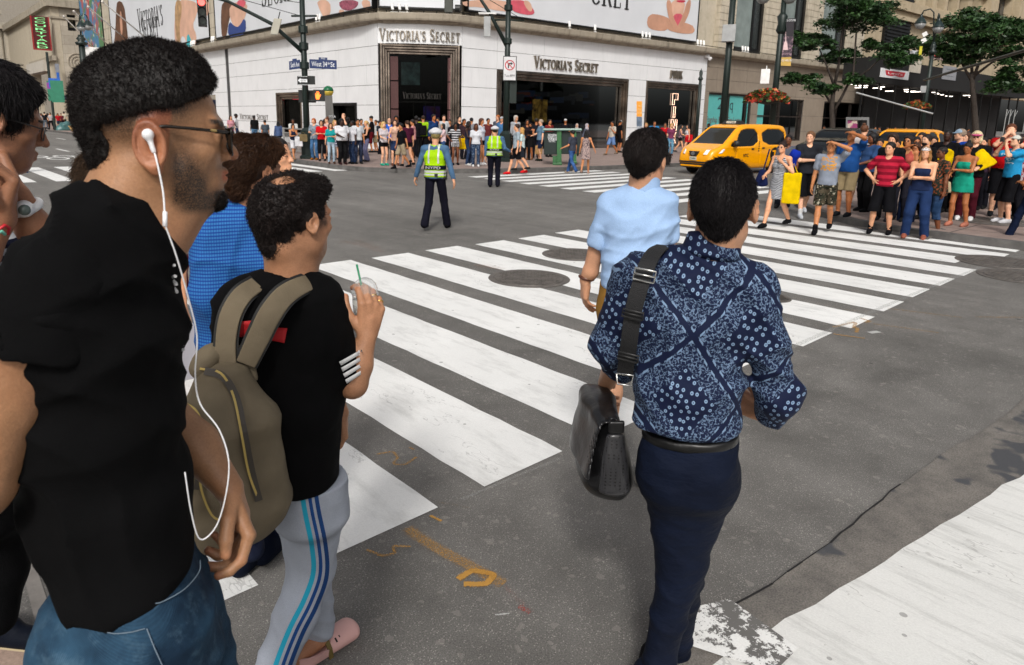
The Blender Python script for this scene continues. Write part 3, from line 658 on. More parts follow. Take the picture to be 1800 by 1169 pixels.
P_=lambda pts,m,par,pl=PL,d=dd:ppoly(par,pl,pts,d,SK[m])
P_([(312,0),(335,0),(350,8),(345,28),(338,45),(346,62),(344,80),(338,92),(330,80),(322,60),(316,72),(316,92),(308,80),(306,40)],1,b1)
P_([(308,0),(318,0),(320,20),(315,45),(318,75),(313,85),(307,40)],3,b1,d=.316)
P_([(329,54),(338,75),(337,90),(328,90)],6,b1,d=.316)
P_([(352,0),(367,0),(368,22),(362,30),(356,26)],1,b1,d=.314)
P_([(206,0),(218,6),(222,40),(226,75),(216,85),(200,85),(203,50),(204,20)],2,b1);P_([(210,20),(214,20),(216,60),(212,62)],0,b1,d=.316)
sA,sB=-.1,PL.sz(380,60,.3)[0]
b2=board(PL,sA,sB,7.75,22,'white billboard with swimsuit pictures wrapping toward the corner')
P_([(391,0),(412,4),(402,36),(398,66),(390,70),(388,30)],2,b2);P_([(403,6),(436,2),(432,30),(418,52),(404,36)],1,b2,d=.314)
P_([(402,36),(412,46),(420,48),(431,28),(433,58),(418,64),(400,66)],4,b2,d=.318)
P_([(415,0),(433,0),(430,12),(420,18)],7,b2,d=.321)
P_([(556,0),(580,0),(582,26),(570,32),(562,18)],1,b2);P_([(596,0),(630,0),(629,12),(612,20),(597,14)],8,b2);P_([(596,16),(606,18),(604,24),(596,26)],1,b2,d=.316);P_([(634,0),(650,0),(652,14),(640,18)],1,b2)
mb=MB();s0,z0=PL.sz(460,14,dd);s1,_=PL.sz(528,2,dd);serif_text(mb,"SECRET",PL.P(s0,PL.sz(461,13,dd)[1],dd),-PL.u,(0,0,1),PL.n,s0-s1,1.9,.02,thin=.55,small=.85);mb.build('lettering',MATS['black_print'],b2)
b3=board(PC,.12,CL-.12,7.75,22,'white billboard panel facing the corner above the shop entrance');
b4=board(PR,-.4,PR.sz(1226,40,.3)[0],7.75,22,'white billboard with a seated figure in red along the right wing')
R_=lambda pts,m,d=dd:ppoly(b4,PR,pts,d,SK[m])
R_([(812,0),(900,0),(905,20),(880,20),(845,12),(815,12)],1);R_([(890,0),(925,0),(938,16),(940,26),(920,26),(898,18)],7,.316);R_([(918,0),(932,2),(937,20),(928,20)],1,.319)
R_([(1140,24),(1162,26),(1180,34),(1176,54),(1150,54),(1136,46)],0);R_([(1172,38),(1215,40),(1224,58),(1200,60),(1170,52)],0,.316)
R_([(1178,0),(1206,0),(1200,28),(1200,44),(1184,48),(1180,26)],1,.320);R_([(1170,0),(1180,0),(1182,28),(1194,50),(1186,56),(1176,36)],0,.324);R_([(1208,0),(1216,0),(1210,30),(1192,56),(1186,54),(1200,30)],0,.326)
R_([(1184,24),(1201,24),(1198,38),(1190,50),(1184,38)],7,.3225);R_([(1188,0),(1206,0),(1203,5),(1190,4)],5,.323)
mb=MB();s0,z0=PR.sz(1040,5,dd);s1,_=PR.sz(1110,5,dd);serif_text(mb,"CRET",PR.P(s0-.2,z0-.05,dd),PR.u,(0,0,1),PR.n,s1-s0+.3,1.9,.02,thin=.8,small=.9);mb.build('lettering',MATS['black_print'],b4)
# pier between the billboards with its brackets
mb=MB();sa,sb=PL.sz(379,60,.3)[0]+.1,PL.sz(369,60,.3)[0]-.12;rust_pier(mb,PL,sa,sb,7.42,20,.3,1.1);tag(mb.build('stone_pier',M_lime),'cream stone pier between the two left billboards','pier')
mb=MB();sa,sb=PL.sz(195,60,.3)[0]+.12,PL.sz(183,60,.3)[0];rust_pier(mb,PL,sa,sb,7.42,24,.3,1.2);tag(mb.build('stone_pier',M_lime),'cream stone pier left of the lettered billboard','pier')
sa,sb=PL.sz(182,60,.3)[0],65.8
ab=board(PL,sa+.1,sb,7.9,26,'tall painted banner in green red and blue at the far end of the left wing')
t=NT('abstract_banner');c=t.coord();b=t.mix(t.step(t.noise(c,.45,5,.6),.47,.03),(.45,.09,.08),(.07,.20,.35));b=t.mix(t.step(t.noise(t.mapping(c,loc=(9,3,2)),.6,5),.55,.03),b,(.10,.22,.10));b=t.mix(t.step(t.noise(t.mapping(c,loc=(2,7,2)),1.2,5),.63,.03),b,(.6,.6,.5));t.P(Base_Color=b)
m=MB();m.pbox(PL,sa+.1,sb,7.9,26,.305,.315);m.build('printed_picture',t.m,ab)
# ------------------------------------------------------------ flag poles on the left wing
M_pole=mat('flag_pole',(.55,.52,.48),.4,.3)
for i,(x0,y0,x1,y1,lb)in enumerate(((180,3,256,66,'upper slanting flagpole crossing the lettered billboard'),(155,12,220,68,'second slanting flagpole left of the lettered billboard'),(130,20,192,82,'third slanting flagpole over the painted banner'),(112,29,182,100,'lowest slanting flagpole near the lamp'))):
 s,z=PL.sz(x1,y1,.3);b=PL.P(s,z,.3);r=wray(x0,y0);tt=(b[0]-4.2)/r[0];a=CAM+r*tt
 m=MB();m.tube([b,a],[.07,.05],8);m.lathe(a,[(.01,-.14),(.12,-.05),(.12,.05),(.01,.14)],8);tag(m.build('flagpole',M_pole,smooth=True),lb,'flagpole','slanting flagpoles on the left wing')
# ------------------------------------------------------------ stone hotel beyond the side street
PH=Plane((21.3,122.0),(1,0));PV=Plane((21.3,122.0),(0,1));M_ht=stone_mat('hotel_stone',(.40,.35,.28),(.48,.43,.35),stain=.25,blocks=(2.6,1.3));M_ht2=stone_mat('hotel_front',(.44,.38,.28),(.52,.46,.36),stain=.35)
ht=empty('hotel_building',PH.P(0,0),'pale stone corner building with a vertical green lettered sign','building')
zc=PH.sz(97,12)[1];zb=PH.sz(120,165)[1]
def wall_with(pl,a,b,z0,z1,holes,d0,d1,mt,par,name='wall'):
 m=MB()
 for(p,q,c,e)in subtract([(a,b,z0,z1)],holes):m.pbox(pl,p,q,c,e,d0,d1)
 return m.build(name,mt,par)
w1=prect(PH,117,25,135,55)
wall_with(PH,1.02,40,zb,zc,[w1],-1.0,0,M_ht,ht);wall_with(PH,0,40,zc+1,60,[],-1.5,-.6,M_ht,ht)
m=MB();m.pbox(PH,1.05,40,.1,zb,-1.2,-.9);m.build('shop_wall',mat('shop_tan',(.16,.14,.12),.7),ht)
m=MB();m.pbox(PH,-.6,40,zc,zc+1,-1,.7);m.pbox(PH,-.3,40,zc-1.6,zc-1.3,-.5,.2);m.pbox(PV,0.7,44,zc,zc+1,-1,.7);m.pbox(PH,0,40,zb-.5,zb-.02,-.5,.15);m.build('cornice',M_corn,ht)
m=MB();m.pbox(PH,w1[0],w1[1],w1[2],w1[3],-.6,-.5);o=m.build('window',M_black,ht)
m=MB();a,b,c,e=w1;m.pbox(PH,a+.3,b-.3,c+(e-c)*.55,e-.6,-.48,-.45);m.pbox(PH,a+.3,b-.3,c+.5,c+(e-c)*.48,-.48,-.45);m.build('pane',mat('hotel_pane',(.16,.15,.10),.3),o)
wins=[(44+.2,61),(49.5,61)]
hv=[]
for px0,px1,py0,py1 in((45,48.5,47,75),(50,54,45,73),(59,63,42,70),(64,67.5,39,68),(69,73,36,66),(75,80,32,64),(83,87,26,60),(88,91,24,40)):
 hv.append(prect(PV,px0,py0,px1,py1))
door=prect(PV,60,130,97,222);door=(door[0],door[1],.1,PV.sz(80,127)[1])
wall_with(PV,0,44,.1,zc,hv+[door],-1.0,0,M_ht2,ht)
for r in hv:m=MB();m.pbox(PV,*r,-.7,-.6);m.build('window',mat('hotel_window',(.09,.10,.10),.3,var=.4,vs=1),ht)
m=MB();m.pbox(PV,door[0],door[1],.1,door[3],-3,-2.9);m.build('entrance_back',mat('navy_shop',(.02,.018,.06),.6,var=.5,vs=.8),ht)
m=MB();a=PV.sz(85,150)[0];b=PV.sz(72,150)[0];m.pbox(PV,a,b,PV.sz(78,146)[1],PV.sz(78,134)[1],-2.5,-2.4);m.build('yellow_sign',mat('yel',(.55,.33,.03),.5),ht)
m=MB();m.pbox(PV,door[0]-1,door[1]+1.5,door[3],door[3]+1.6,0,.8);m.build('lintel',stone_mat('lintel_stone',(.45,.42,.36),(.55,.51,.45)),ht)
m=MB();a=PV.sz(99,100)[0];b=PV.sz(56,100)[0];z=PV.sz(78,106)[1];m.pbox(PV,a,b,z-.5,z+.2,0,.5);m.build('moulding',M_corn,ht)
# round carved medallion
m=MB();s,z=PH.sz(136,109);c=PH.P(s,z,0)
for k in range(1,4):m.tube([c+np.array([math.cos(a)*k*.4,-.06,math.sin(a)*k*.4])for a in np.linspace(0,6.283,20)],.09,5)
m.build('medallion',M_corn,ht)
sg=empty('hotel_sign',PV.P(0,10,1),'tall dark red vertical sign with green letters on the stone hotel corner','sign')
s0,zt=PH.sz(86,31);_,zb2=PH.sz(95,88);r=wray(86,31);x0=s0;m=MB();s1=s0+1.5
m.pbox(PH,-2.6,-.6,zb2,zt,.3,.6);m.build('panel',mat('sign_maroon',(.10,.012,.015),.5),sg);m=MB();m.pbox(PH,-2.75,-.45,zb2-.15,zb2,.28,.66);m.pbox(PH,-.6,-.45,zb2,zt,.28,.66);m.pbox(PH,-2.75,-2.6,zb2,zt,.28,.66);m.build('frame',mat('sign_red',(.35,.03,.03),.5),sg)
m=MB();H=(zt-zb2)/9.2
for i,ch in enumerate('COURTYARD'):text_on(m,ch,PH.P(-2.25,zt-H*(i+1.0),.61),PH.u,(0,0,1),PH.n,1.3,H*.72,.05)
m.build('lettering',lit('green_letters',(.25,.75,.30),.5),sg)
bn=empty('banner_sign',PH.P(0,8,1),'small grey and blue vertical banner on the stone hotel corner','banner')
s0,z1=PH.sz(96,112,1.0);s1,z0=PH.sz(107,150,1.0);m=MB();m.pbox(PH,s0,s1,z0,z1,1.0,1.08);m.build('panel',mat('banner_grey',(.25,.27,.32),.6),bn);m=MB();m.pbox(PH,s0+.1,s1-.1,z0+.6,z0+1.8,1.08,1.1);m.build('blue_band',mat('banner_blue',(.02,.12,.5),.6),bn)
aw=empty('shop_awning',PH.P(2,4,1),'dark blue shop fascia below the stone hotel wall','awning');m=MB();z1=PH.sz(130,168)[1];z0=PH.sz(130,176)[1];m.pbox(PH,.5,30,z0,z1,-.89,.6);m.build('panel',mat('fascia_navy',(.015,.02,.05),.5),aw);m=MB();text_on(m,'CHASE',PH.P(3.2,z0+.12,.62),PH.u,(0,0,1),PH.n,3.0,.55,.02);m.build('lettering',M_wl,aw)
# ------------------------------------------------------------ blocks further up the avenue
PA=Plane((20.8,166.0),(0,1));M_tan=stone_mat('tower_tan',(.33,.29,.24),(.40,.36,.30),stain=.2);M_tan2=stone_mat('ornate_stone',(.42,.38,.30),(.52,.47,.39),stain=.5)
orn=empty('ornate_building',PA.P(0,0),'narrow ornate stone front with columns and balcony beyond the hotel','building')
zt=PA.sz(27,38)[1];oh=[]
for i in range(3):
 for z in np.arange(7,zt-5,5.2):oh.append((3+i*5.0,5.6+i*5.0,z,z+3.4))
wall_with(PA,0,18,.1,zt,oh,-1.0,0,M_tan2,orn);m=MB()
for r in oh:m.pbox(PA,*r,-.8,-.6)
m.build('window',mat('ornate_window',(.04,.045,.05),.3),orn)
m=MB();m.pbox(PA,-.3,18.3,zt,zt+1.2,-1,1.0);m.pbox(PA,-.3,18.3,6.0,6.5,0,.9);m.pbox(PA,-.3,18.3,20,20.7,0,1.2)
for i in range(4):
 for zz in(zt-11,):m.lathe(PA.P(1.7+i*5,zz,.5),[(.6,0),(.5,.4),(.42,9.6),(.65,10.2),(.65,10.9)],10)
m.build('cornice',M_tan2,orn)
tw=empty('office_tower',PA.P(30,0),'tan office tower with dark ribbon windows at the upper left','building')
Lh=[(24,90,z,z+2.6)for z in np.arange(9,70,5.0)]
wall_with(PA,19,120,.1,90,Lh,-.8,0,M_tan,tw);m=MB()
for r in Lh:m.pbox(PA,*r,-.7,-.5)
o=m.build('ribbon_window',mat('ribbon_glass',(.03,.04,.05),.12,var=.4,vs=.4),tw);m=MB()
for a in np.arange(25,90,2.2):
 for r in Lh:m.pbox(PA,a,a+.16,r[2]+.02,r[3]-.02,-.49,-.3)
m.build('mullion',mat('mull',(.3,.3,.3),.4),o)
m=MB();m.box(-60,300,380,390,0,90);m.box(-60,-10,140,380,0,60);tag(m.build('distant_building',M_tan),'distant plain tan block closing the view up the avenue','building')
rs=empty('red_sign',PA.P(10,8,2),'red hanging shop sign with orange letters at the upper left edge','sign');c=wray(8,82);tt=175/c[1];c=CAM+c*tt;k=175/1228
m=MB();m.box(c[0]-3.2,c[0]+2.8,c[1],c[1]+.5,c[2]-5,c[2]+3.2);m.build('panel',mat('sign_dark_red',(.22,.01,.02),.5),rs);m=MB()
for i in range(3):text_on(m,'m',(c[0]-1.0,c[1]-.02,c[2]+.4-i*1.7),(1,0,0),(0,0,1),(0,-1,0),1.9,1.5,.03)
m.build('lettering',lit('orange_letters',(.9,.25,.05),.8),rs)
# ------------------------------------------------------------ right end: store beyond, seen over the sidewalk shed
far=empty('department_store',PR.P(48,0),'cream stone store with tall narrow windows behind the trees on the right','building')
M_store=stone_mat('store_stone',(.36,.29,.19),(.47,.39,.27),stain=.35)
fw=[prect(PR,1600,-20,1608,8),prect(PR,1630,-20,1638,13),prect(PR,1651,-20,1659,18),prect(PR,1670,-20,1680,23),prect(PR,1690,-20,1699,27),prect(PR,1713,-20,1720,30),prect(PR,1741,-20,1776,33),prect(PR,1795,-20,1830,40)]
wall_with(PR,47.5,150,6.0,40,fw,-1.2,.02,M_store,far)
for r in fw:
 m=MB();m.pbox(PR,*r,-1.0,-.9);o=m.build('window',mat('store_window',(.03,.035,.04),.15,var=.5,vs=.6),far)
 if r[1]-r[0]>5:
  m=MB()
  for k in range(1,4):a=r[0]+(r[1]-r[0])*k/4;m.pbox(PR,a-.2,a+.2,r[2],r[3],-.89,-.7)
  m.pbox(PR,r[0],r[1],r[2]+4,r[2]+4.3,-.88,-.72);m.build('mullion',M_black,o)
m=MB()
for k,(dy,dz,pr)in enumerate(((5,.9,.9),(22,.5,.5),(30,.4,.7))):s,z=PR.sz(1600,5+dy);m.pbox(PR,50,92,z-dz,z,.02,pr)
s0=PR.sz(1588,5)[0];m.build('entablature',M_store,far)
m=MB()
for px in(1621,1643,1664,1684,1704,1727):s=PR.sz(px,5)[0];m.pbox(PR,s-.9,s+.9,17.4,39,.02,.6)
for px in(1735,1787):s=PR.sz(px,5)[0];m.pbox(PR,s-1.4,s+1.4,12,39,.02,.9)
m.build('pilaster',M_store,far)
m=MB();r=prect(PR,1520,-10,1585,112);m.pbox(PR,52,58,8,22,.03,.3)
for k in range(40):m.pbox(PR,52.2,57.8,8.1+k*.34,8.25+k*.34,.3,.45)
m.build('louvre',M_black,far)
# sidewalk shed (dark canopy) in front of the store
PS=Plane((30,27.4),(1,-.03));sh=empty('sidewalk_shed',PS.P(28,0),'black sidewalk shed with signs hung on its fascia behind the right crowd','shed')
sa=PS.sz(1522,130)[0];sz1=PS.sz(1600,112)[1];sz0=PS.sz(1600,152)[1];se=sa+46
m=MB();m.pbox(PS,sa,se,sz0,sz1,-.1,0);m.pbox(PS,sa,se,sz0,sz0+.12,-2.4,-.1);m.pbox(PS,sa,sa+.1,sz0+.12,sz1,-2.0,-.1);m.build('fascia',mat('shed_black',(.004,.004,.004),.8),sh)
for k in range(14):m=MB();m.pbox(PS,sa+.1+k*3.4,sa+.22+k*3.4,.15,sz0,-.3,-.15);m.build('post',M_black,sh)
m=MB();m.pbox(PS,sa+6,se,.15,sz1+.6,-2.6,-2.45);m.build('back_wall',M_dark,sh)
def hang(px0,py0,px1,py1,mt,name,lb,cat='sign'):
 s0,z1=PS.sz(px0,py0,.05);s1,z0=PS.sz(px1,py1,.05);e=empty(name,PS.P(s0,z0,.05),lb,cat);m=MB();m.pbox(PS,s0,s1,z0,z1,.01,.08);m.build('panel',mt,e);return e,s0,s1,z0,z1
M_lt=mat('sign_white',(.72,.74,.76),.5)
e,s0,s1,z0,z1=hang(1549,119,1596,141,M_lt,'shop_sign','white sign with a red batwing logo on the dark shed')
m=MB();c=(s0+s1)/2;w=(s1-s0)*.36;h=(z1-z0)*.30;zc_=(z0+z1)/2
pts=[(-w,h),(w,h),(w*.88,-h*.75),(w*.45,-h),(0,-h*.55),(-w*.45,-h),(-w*.88,-h*.75)]
m.poly([PS.P(c+a,zc_+b,.085)for a,b in pts]);m.build('logo',mat('logo_red',(.55,.01,.03),.5),e);m=MB();text_on(m,"Levi's",PS.P(c-w*.72,zc_-h*.25,.09),PS.u,(0,0,1),PS.n,w*1.44,h*.85,.004);m.build('lettering',M_wl,e)
e,s0,s1,z0,z1=hang(1659,115,1679,142,mat('grey_sign',(.25,.26,.28),.6),'notice_sign','grey notice sign with small print on the dark shed');m=MB()
for k,w in enumerate((.5,.35,.6)):ptext(m,PS,'SIDEWALK OPEN'[:int(10*w)+3],s0+(s1-s0)*.2,z1-(z1-z0)*(.25+k*.25),(s1-s0)*w,.07,.082)
m.build('lettering',M_ink2,e)
e,s0,s1,z0,z1=hang(1601,104,1617,129,mat('cream_sign',(.55,.5,.42),.6),'poster_sign','small cream poster on the left end of the dark shed','sign')
hang(1604,88,1614,98,M_lt,'small_sign','small plain white plate above the dark shed','sign');hang(1594,88,1603,112,mat('grey_plate',(.30,.30,.30),.6),'grey_box','grey electrical cabinet standing on the shed roof','cabinet')
e,s0,s1,z0,z1=hang(1634,88,1676,110,mat('pink_glass',(.36,.26,.24),.3),'store_sign','red script lettering sign above the dark shed','sign');m=MB();text_on(m,"Macy's",PS.P(s0+.1,z0+.3,.085),PS.u,(0,0,1),PS.n,(s1-s0)*.85,(z1-z0)*.45,.02);m.build('lettering',lit('red_letters',(.8,.05,.08),.5),e)
random.seed(11);m=MB()
for k in range(22):a=random.uniform(sa,sa+30);z=random.uniform(sz0-.5,sz0-.15);m.pbox(PS,a,a+.09,z,z+.05,-random.uniform(1,2),-.9)
m.build('lamp',lit('shed_lamp',(1,.9,.8),4),sh)
M_sc=mat('scaffold_steel',(.42,.43,.42),.4,.4)
for i,px in enumerate((1755,1762,1770,1790)):
 s,z=PS.sz(px,200,-.4);m=MB();m.tube([PS.P(s,.15,.4),PS.P(s+.05,4.2,.4)],.05,8);m.tube([PS.P(s,3.2,.4),PS.P(s+1.0,4.1,.4)],.03,6);m.lathe(PS.P(s,.15,.4),[(.14,0),(.14,.03),(.01,.03)],10);tag(m.build('scaffold_post',M_sc),['steel scaffold post left of its row behind the red shirted crowd','steel scaffold post second in the row behind the crowd','steel scaffold post third in the row behind the crowd','steel scaffold post by the right frame edge'][i],'scaffold post','steel scaffold posts under the shed')
# ============================================================ sculpting: distance fields -> one closed mesh
f32=np.float32
_TAB=None
def surface_nets(F,o,h):
 """F sampled on a grid; returns verts (world) and quads of the zero surface"""
 S=F<0;nx,ny,nz=F.shape
 cnt=np.zeros((nx-1,ny-1,nz-1),np.int8)
 for i in(0,1):
  for j in(0,1):
   for k in(0,1):cnt+=S[i:nx-1+i,j:ny-1+j,k:nz-1+k]
 act=(cnt>0)&(cnt<8);idx=np.argwhere(act)
 if len(idx)==0:return np.zeros((0,3)),np.zeros((0,4),int)
 num=-np.ones(act.shape,np.int32);num[act]=np.arange(len(idx))
 acc=np.zeros((len(idx),3));n=np.zeros(len(idx))
 cs=[(i,j,k)for i in(0,1)for j in(0,1)for k in(0,1)]
 val={c:F[idx[:,0]+c[0],idx[:,1]+c[1],idx[:,2]+c[2]]for c in cs}
 for c in cs:
  for ax in range(3):
   if c[ax]:continue
   d=list(c);d[ax]=1;d=tuple(d);a,b=val[c],val[d];m=(a<0)!=(b<0)
   t=np.where(m,a/np.where(m,a-b,1),0)
   p=np.array(c,float)[None,:].repeat(len(idx),0);p[:,ax]+=t;acc+=p*m[:,None];n+=m
 V=(idx+acc/n[:,None])*h+o
 Q=[]
 for ax in range(3):
  a0=[slice(None)]*3;a1=[slice(None)]*3;a0[ax]=slice(0,-1);a1[ax]=slice(1,None)
  s0,s1=S[tuple(a0)],S[tuple(a1)];e=np.argwhere(s0!=s1);u,v=(ax+1)%3,(ax+2)%3
  e=e[(e[:,u]>0)&(e[:,v]>0)&(e[:,u]<F.shape[u]-1)&(e[:,v]<F.shape[v]-1)]
  if not len(e):continue
  def at(du,dv):q=e.copy();q[:,u]-=du;q[:,v]-=dv;return num[q[:,0],q[:,1],q[:,2]]
  q=np.stack([at(1,1),at(0,1),at(0,0),at(1,0)],1);fl=~s0[e[:,0],e[:,1],e[:,2]];q[fl]=q[fl][:,::-1];Q.append(q)
 Q=np.concatenate(Q);Q=Q[(Q>=0).all(1)]
 return V,Q
def nrm(v):v=np.array(v,float);return v/(np.linalg.norm(v)+1e-12)
def frame_of(ax,side=None):
 a=nrm(ax);s=np.array(side if side is not None else(1,0,0),float);s=s-a*(s@a)
 if np.linalg.norm(s)<1e-3:s=np.array([0,1,0.0])-a*a[1]
 s=nrm(s);return np.array([s,np.cross(a,s),a])
def _n3(p,f):
 x,y,z=p[...,0]*f,p[...,1]*f,p[...,2]*f
 return(np.sin(x+1.7*np.sin(y*.9+1.3))+np.sin(y*1.1+1.5*np.sin(z*1.05+.4))+np.sin(z*.97+1.6*np.sin(x*1.13+2.1)))/3
class SD:
 """list of solids blended in order; every solid is only evaluated near itself"""
 def __init__(s):s.ops=[]
 def cone(s,a,b,ra,rb,k=.02,sub=False):
  a,b=np.array(a,float),np.array(b,float);r=max(ra,rb)
  def f(p):
   ba=b-a;l2=ba@ba;t=np.clip(((p-a)@ba)/max(l2,1e-9),0,1);return np.linalg.norm(p-a-t[...,None]*ba,axis=-1)-(ra+(rb-ra)*t)
  s.ops.append((f,np.minimum(a,b)-r,np.maximum(a,b)+r,k,sub));return s
 def chain(s,pts,rs,k=.02,sub=False):
  for i in range(len(pts)-1):s.cone(pts[i],pts[i+1],rs[i],rs[i+1],k,sub)
  return s
 def ecap(s,a,b,ra,rb,side=(1,0,0),k=.03,end=.6,sub=False,sq=2.0):
  """elliptic capsule: ra, rb = (half width along side, half depth); end = roundness of the ends; sq = squareness exponent"""
  a,b=np.array(a,float),np.array(b,float);M=frame_of(b-a,side);L=np.linalg.norm(b-a);R=max(*ra,*rb)
  def f(p):
   q=(p-a)@M.T;t=np.clip(q[...,2]/max(L,1e-6),0,1);rx=ra[0]+(rb[0]-ra[0])*t;ry=ra[1]+(rb[1]-ra[1])*t;dz=q[...,2]-t*L
   mn=np.minimum(rx,ry);rz=mn*end
   u=np.abs(q[...,0]/rx);v=np.abs(q[...,1]/ry);g=(u**sq+v**sq)**(2/sq)if sq!=2 else u*u+v*v
   n_=np.sqrt(g+(dz/rz)**2);gr=np.sqrt((u/rx)**2+(v/ry)**2+(dz/rz/rz)**2)+1e-6
   return(n_-1)*np.maximum(n_,.3)/np.maximum(gr,1e-3)*np.where(n_>.3,1,1)
  s.ops.append((f,np.minimum(a,b)-R,np.maximum(a,b)+R,k,sub));return s
 def ell(s,c,r,M=None,k=.02,sub=False):
  c=np.array(c,float);r=np.array(r,float);M=np.eye(3)if M is None else np.array(M,float);R=r.max()
  def f(p):
   q=(p-c)@M.T;n_=np.linalg.norm(q/r,axis=-1);g=np.linalg.norm(q/r/r,axis=-1)+1e-6;return n_*(n_-1)/g
  s.ops.append((f,c-R,c+R,k,sub));return s
 def box(s,c,hs,M=None,rnd=.01,k=.01,sub=False):
  c=np.array(c,float);hs=np.array(hs,float);M=np.eye(3)if M is None else np.array(M,float);R=np.linalg.norm(hs)
  def f(p):
   q=np.abs((p-c)@M.T)-hs+rnd;return np.linalg.norm(np.maximum(q,0),axis=-1)+np.minimum(q.max(-1),0)-rnd
  s.ops.append((f,c-R,c+R,k,sub));return s
 def torus(s,c,n_,R,r,k=.004,M=None,ry=None,sub=False):
  c=np.array(c,float);F_=frame_of(n_,M);e=(ry or R)/R
  def f(p):
   q=(p-c)@F_.T;d=np.sqrt(q[...,0]**2+(q[...,1]/e)**2)-R;return np.sqrt(d*d+q[...,2]**2)-r
  s.ops.append((f,c-R*max(e,1)-r,c+R*max(e,1)+r,k,sub));return s
 def cut(s,pt,n_,k=.004):
  pt,n_=np.array(pt,float),nrm(n_);s.ops.append((lambda p:-((p-pt)@n_),None,None,k,'cut'));return s
 def disp(s,fn):s.ops.append((fn,None,None,0,'disp'));return s
 def inflate(s,r):s.ops.append((lambda p:-r,None,None,0,'disp'));return s
 def mesh(s,h,pad=.03,lo=None,hi=None):
  adds=[o for o in s.ops if o[1]is not None and not o[4]]
  L=np.min([o[1]for o in adds],0)-pad;H=np.max([o[2]for o in adds],0)+pad
  if lo is not None:L=np.maximum(L,lo)
  if hi is not None:H=np.minimum(H,hi)
  n=np.maximum(np.ceil((H-L)/h).astype(int)+1,4);F=np.full(n,.5,f32)
  ax=[L[i]+np.arange(n[i])*h for i in range(3)]
  for f,lo_,hi_,k,mode in s.ops:
   if lo_ is None:sl=[slice(0,n[i])for i in range(3)]
   else:
    m=k*1.2+3*h+.01;i0=np.clip(np.floor((lo_-m-L)/h).astype(int),0,n);i1=np.clip(np.ceil((hi_+m-L)/h).astype(int)+1,0,n)
    if(i1<=i0).any():continue
    sl=[slice(i0[i],i1[i])for i in range(3)]
   sl=tuple(sl);p=np.stack(np.meshgrid(ax[0][sl[0]],ax[1][sl[1]],ax[2][sl[2]],indexing='ij'),-1)
   g=F[sl]
   if mode=='disp':F[sl]=g+f(p);continue
   d=f(p).astype(f32)
   if mode is False:
    if k>0:q=np.maximum(k-np.abs(g-d),0)/k;F[sl]=np.minimum(g,d)-q*q*k*.25
    else:F[sl]=np.minimum(g,d)
   else:
    d=-d;
    if k>0:q=np.maximum(k-np.abs(g-d),0)/k;F[sl]=np.maximum(g,d)+q*q*k*.25
    else:F[sl]=np.maximum(g,d)
  F[0]=F[-1]=.5;F[:,0]=F[:,-1]=.5;F[:,:,0]=F[:,:,-1]=.5
  return surface_nets(F,L,h)
def mesh_obj(name,VQ,mat_,parent=None,attrs=None,smooth=True,frame=None):
 """VQ = (verts, quads) or a list of such; verts in the parent's space unless frame='world'"""
 if isinstance(VQ,list):
  vs,qs,n=[],[],0
  for v,q in VQ:vs.append(v);qs.append(np.asarray(q)+n);n+=len(v)
  V,Q=np.concatenate(vs),np.concatenate(qs)
 else:V,Q=VQ
 if frame=='world' and parent is not None:
  m=np.array(root_inv(parent));V=V@m[:3,:3].T+m[:3,3]
 me=bpy.data.meshes.new(name);me.vertices.add(len(V));me.vertices.foreach_set('co',np.ascontiguousarray(V,dtype=f32).ravel())
 me.loops.add(len(Q)*4);me.loops.foreach_set('vertex_index',np.ascontiguousarray(Q,dtype=np.int32).ravel())
 me.polygons.add(len(Q));me.polygons.foreach_set('loop_start',np.arange(len(Q),dtype=np.int32)*4)
 me.update(calc_edges=True);me.validate()
 if smooth:me.shade_smooth()
 for k,a in(attrs or{}).items():
  at=me.attributes.new(k,'FLOAT','POINT');at.data.foreach_set('value',np.ascontiguousarray(a,dtype=f32))
 o=bpy.data.objects.new(name,me);COL.objects.link(o);me.materials.append(mat_)
 if parent is not None:o.parent=parent
 return o
def polysdf(px,pz,poly):
 d=np.full(px.shape,1e9,f32);s=np.ones(px.shape,f32);n=len(poly)
 for i in range(n):
  x0,z0=poly[i-1];x1,z1=poly[i];ex,ez=x1-x0,z1-z0;wx,wz=px-x0,pz-z0
  t=np.clip((wx*ex+wz*ez)/(ex*ex+ez*ez),0,1);d=np.minimum(d,(wx-t*ex)**2+(wz-t*ez)**2)
  c1=pz>=z0;c2=pz<z1;c3=ex*wz>ez*wx;m=(c1&c2&c3)|(~c1&~c2&~c3);s[m]*=-1
 return s*np.sqrt(d)
def prism_op(poly,hw,rnd=.0,k=.12):
 """solid: polygon in x,z swept along y to half width hw(x,z)"""
 def f(p):
  a=polysdf(p[...,0],p[...,2],poly);b=np.abs(p[...,1])-hw(p[...,0],p[...,2]);q=np.maximum(k-np.abs(a-b),0)/k
  return np.maximum(a,b)+q*q*k*.25
 return f
def face_cam(p):n=np.array([-p[0],-p[1],0]);n/=np.linalg.norm(n);u=np.cross([0,0,1],n);return u,n
def onray(px,py,p):
 r=wray(px,py);k=np.linalg.norm(p[:2])/np.linalg.norm(r[:2]);return CAM+r*k
def gy(px,y,z=.15):r=wray(px,240);k=y/r[1];return np.array([r[0]*k,y,z])
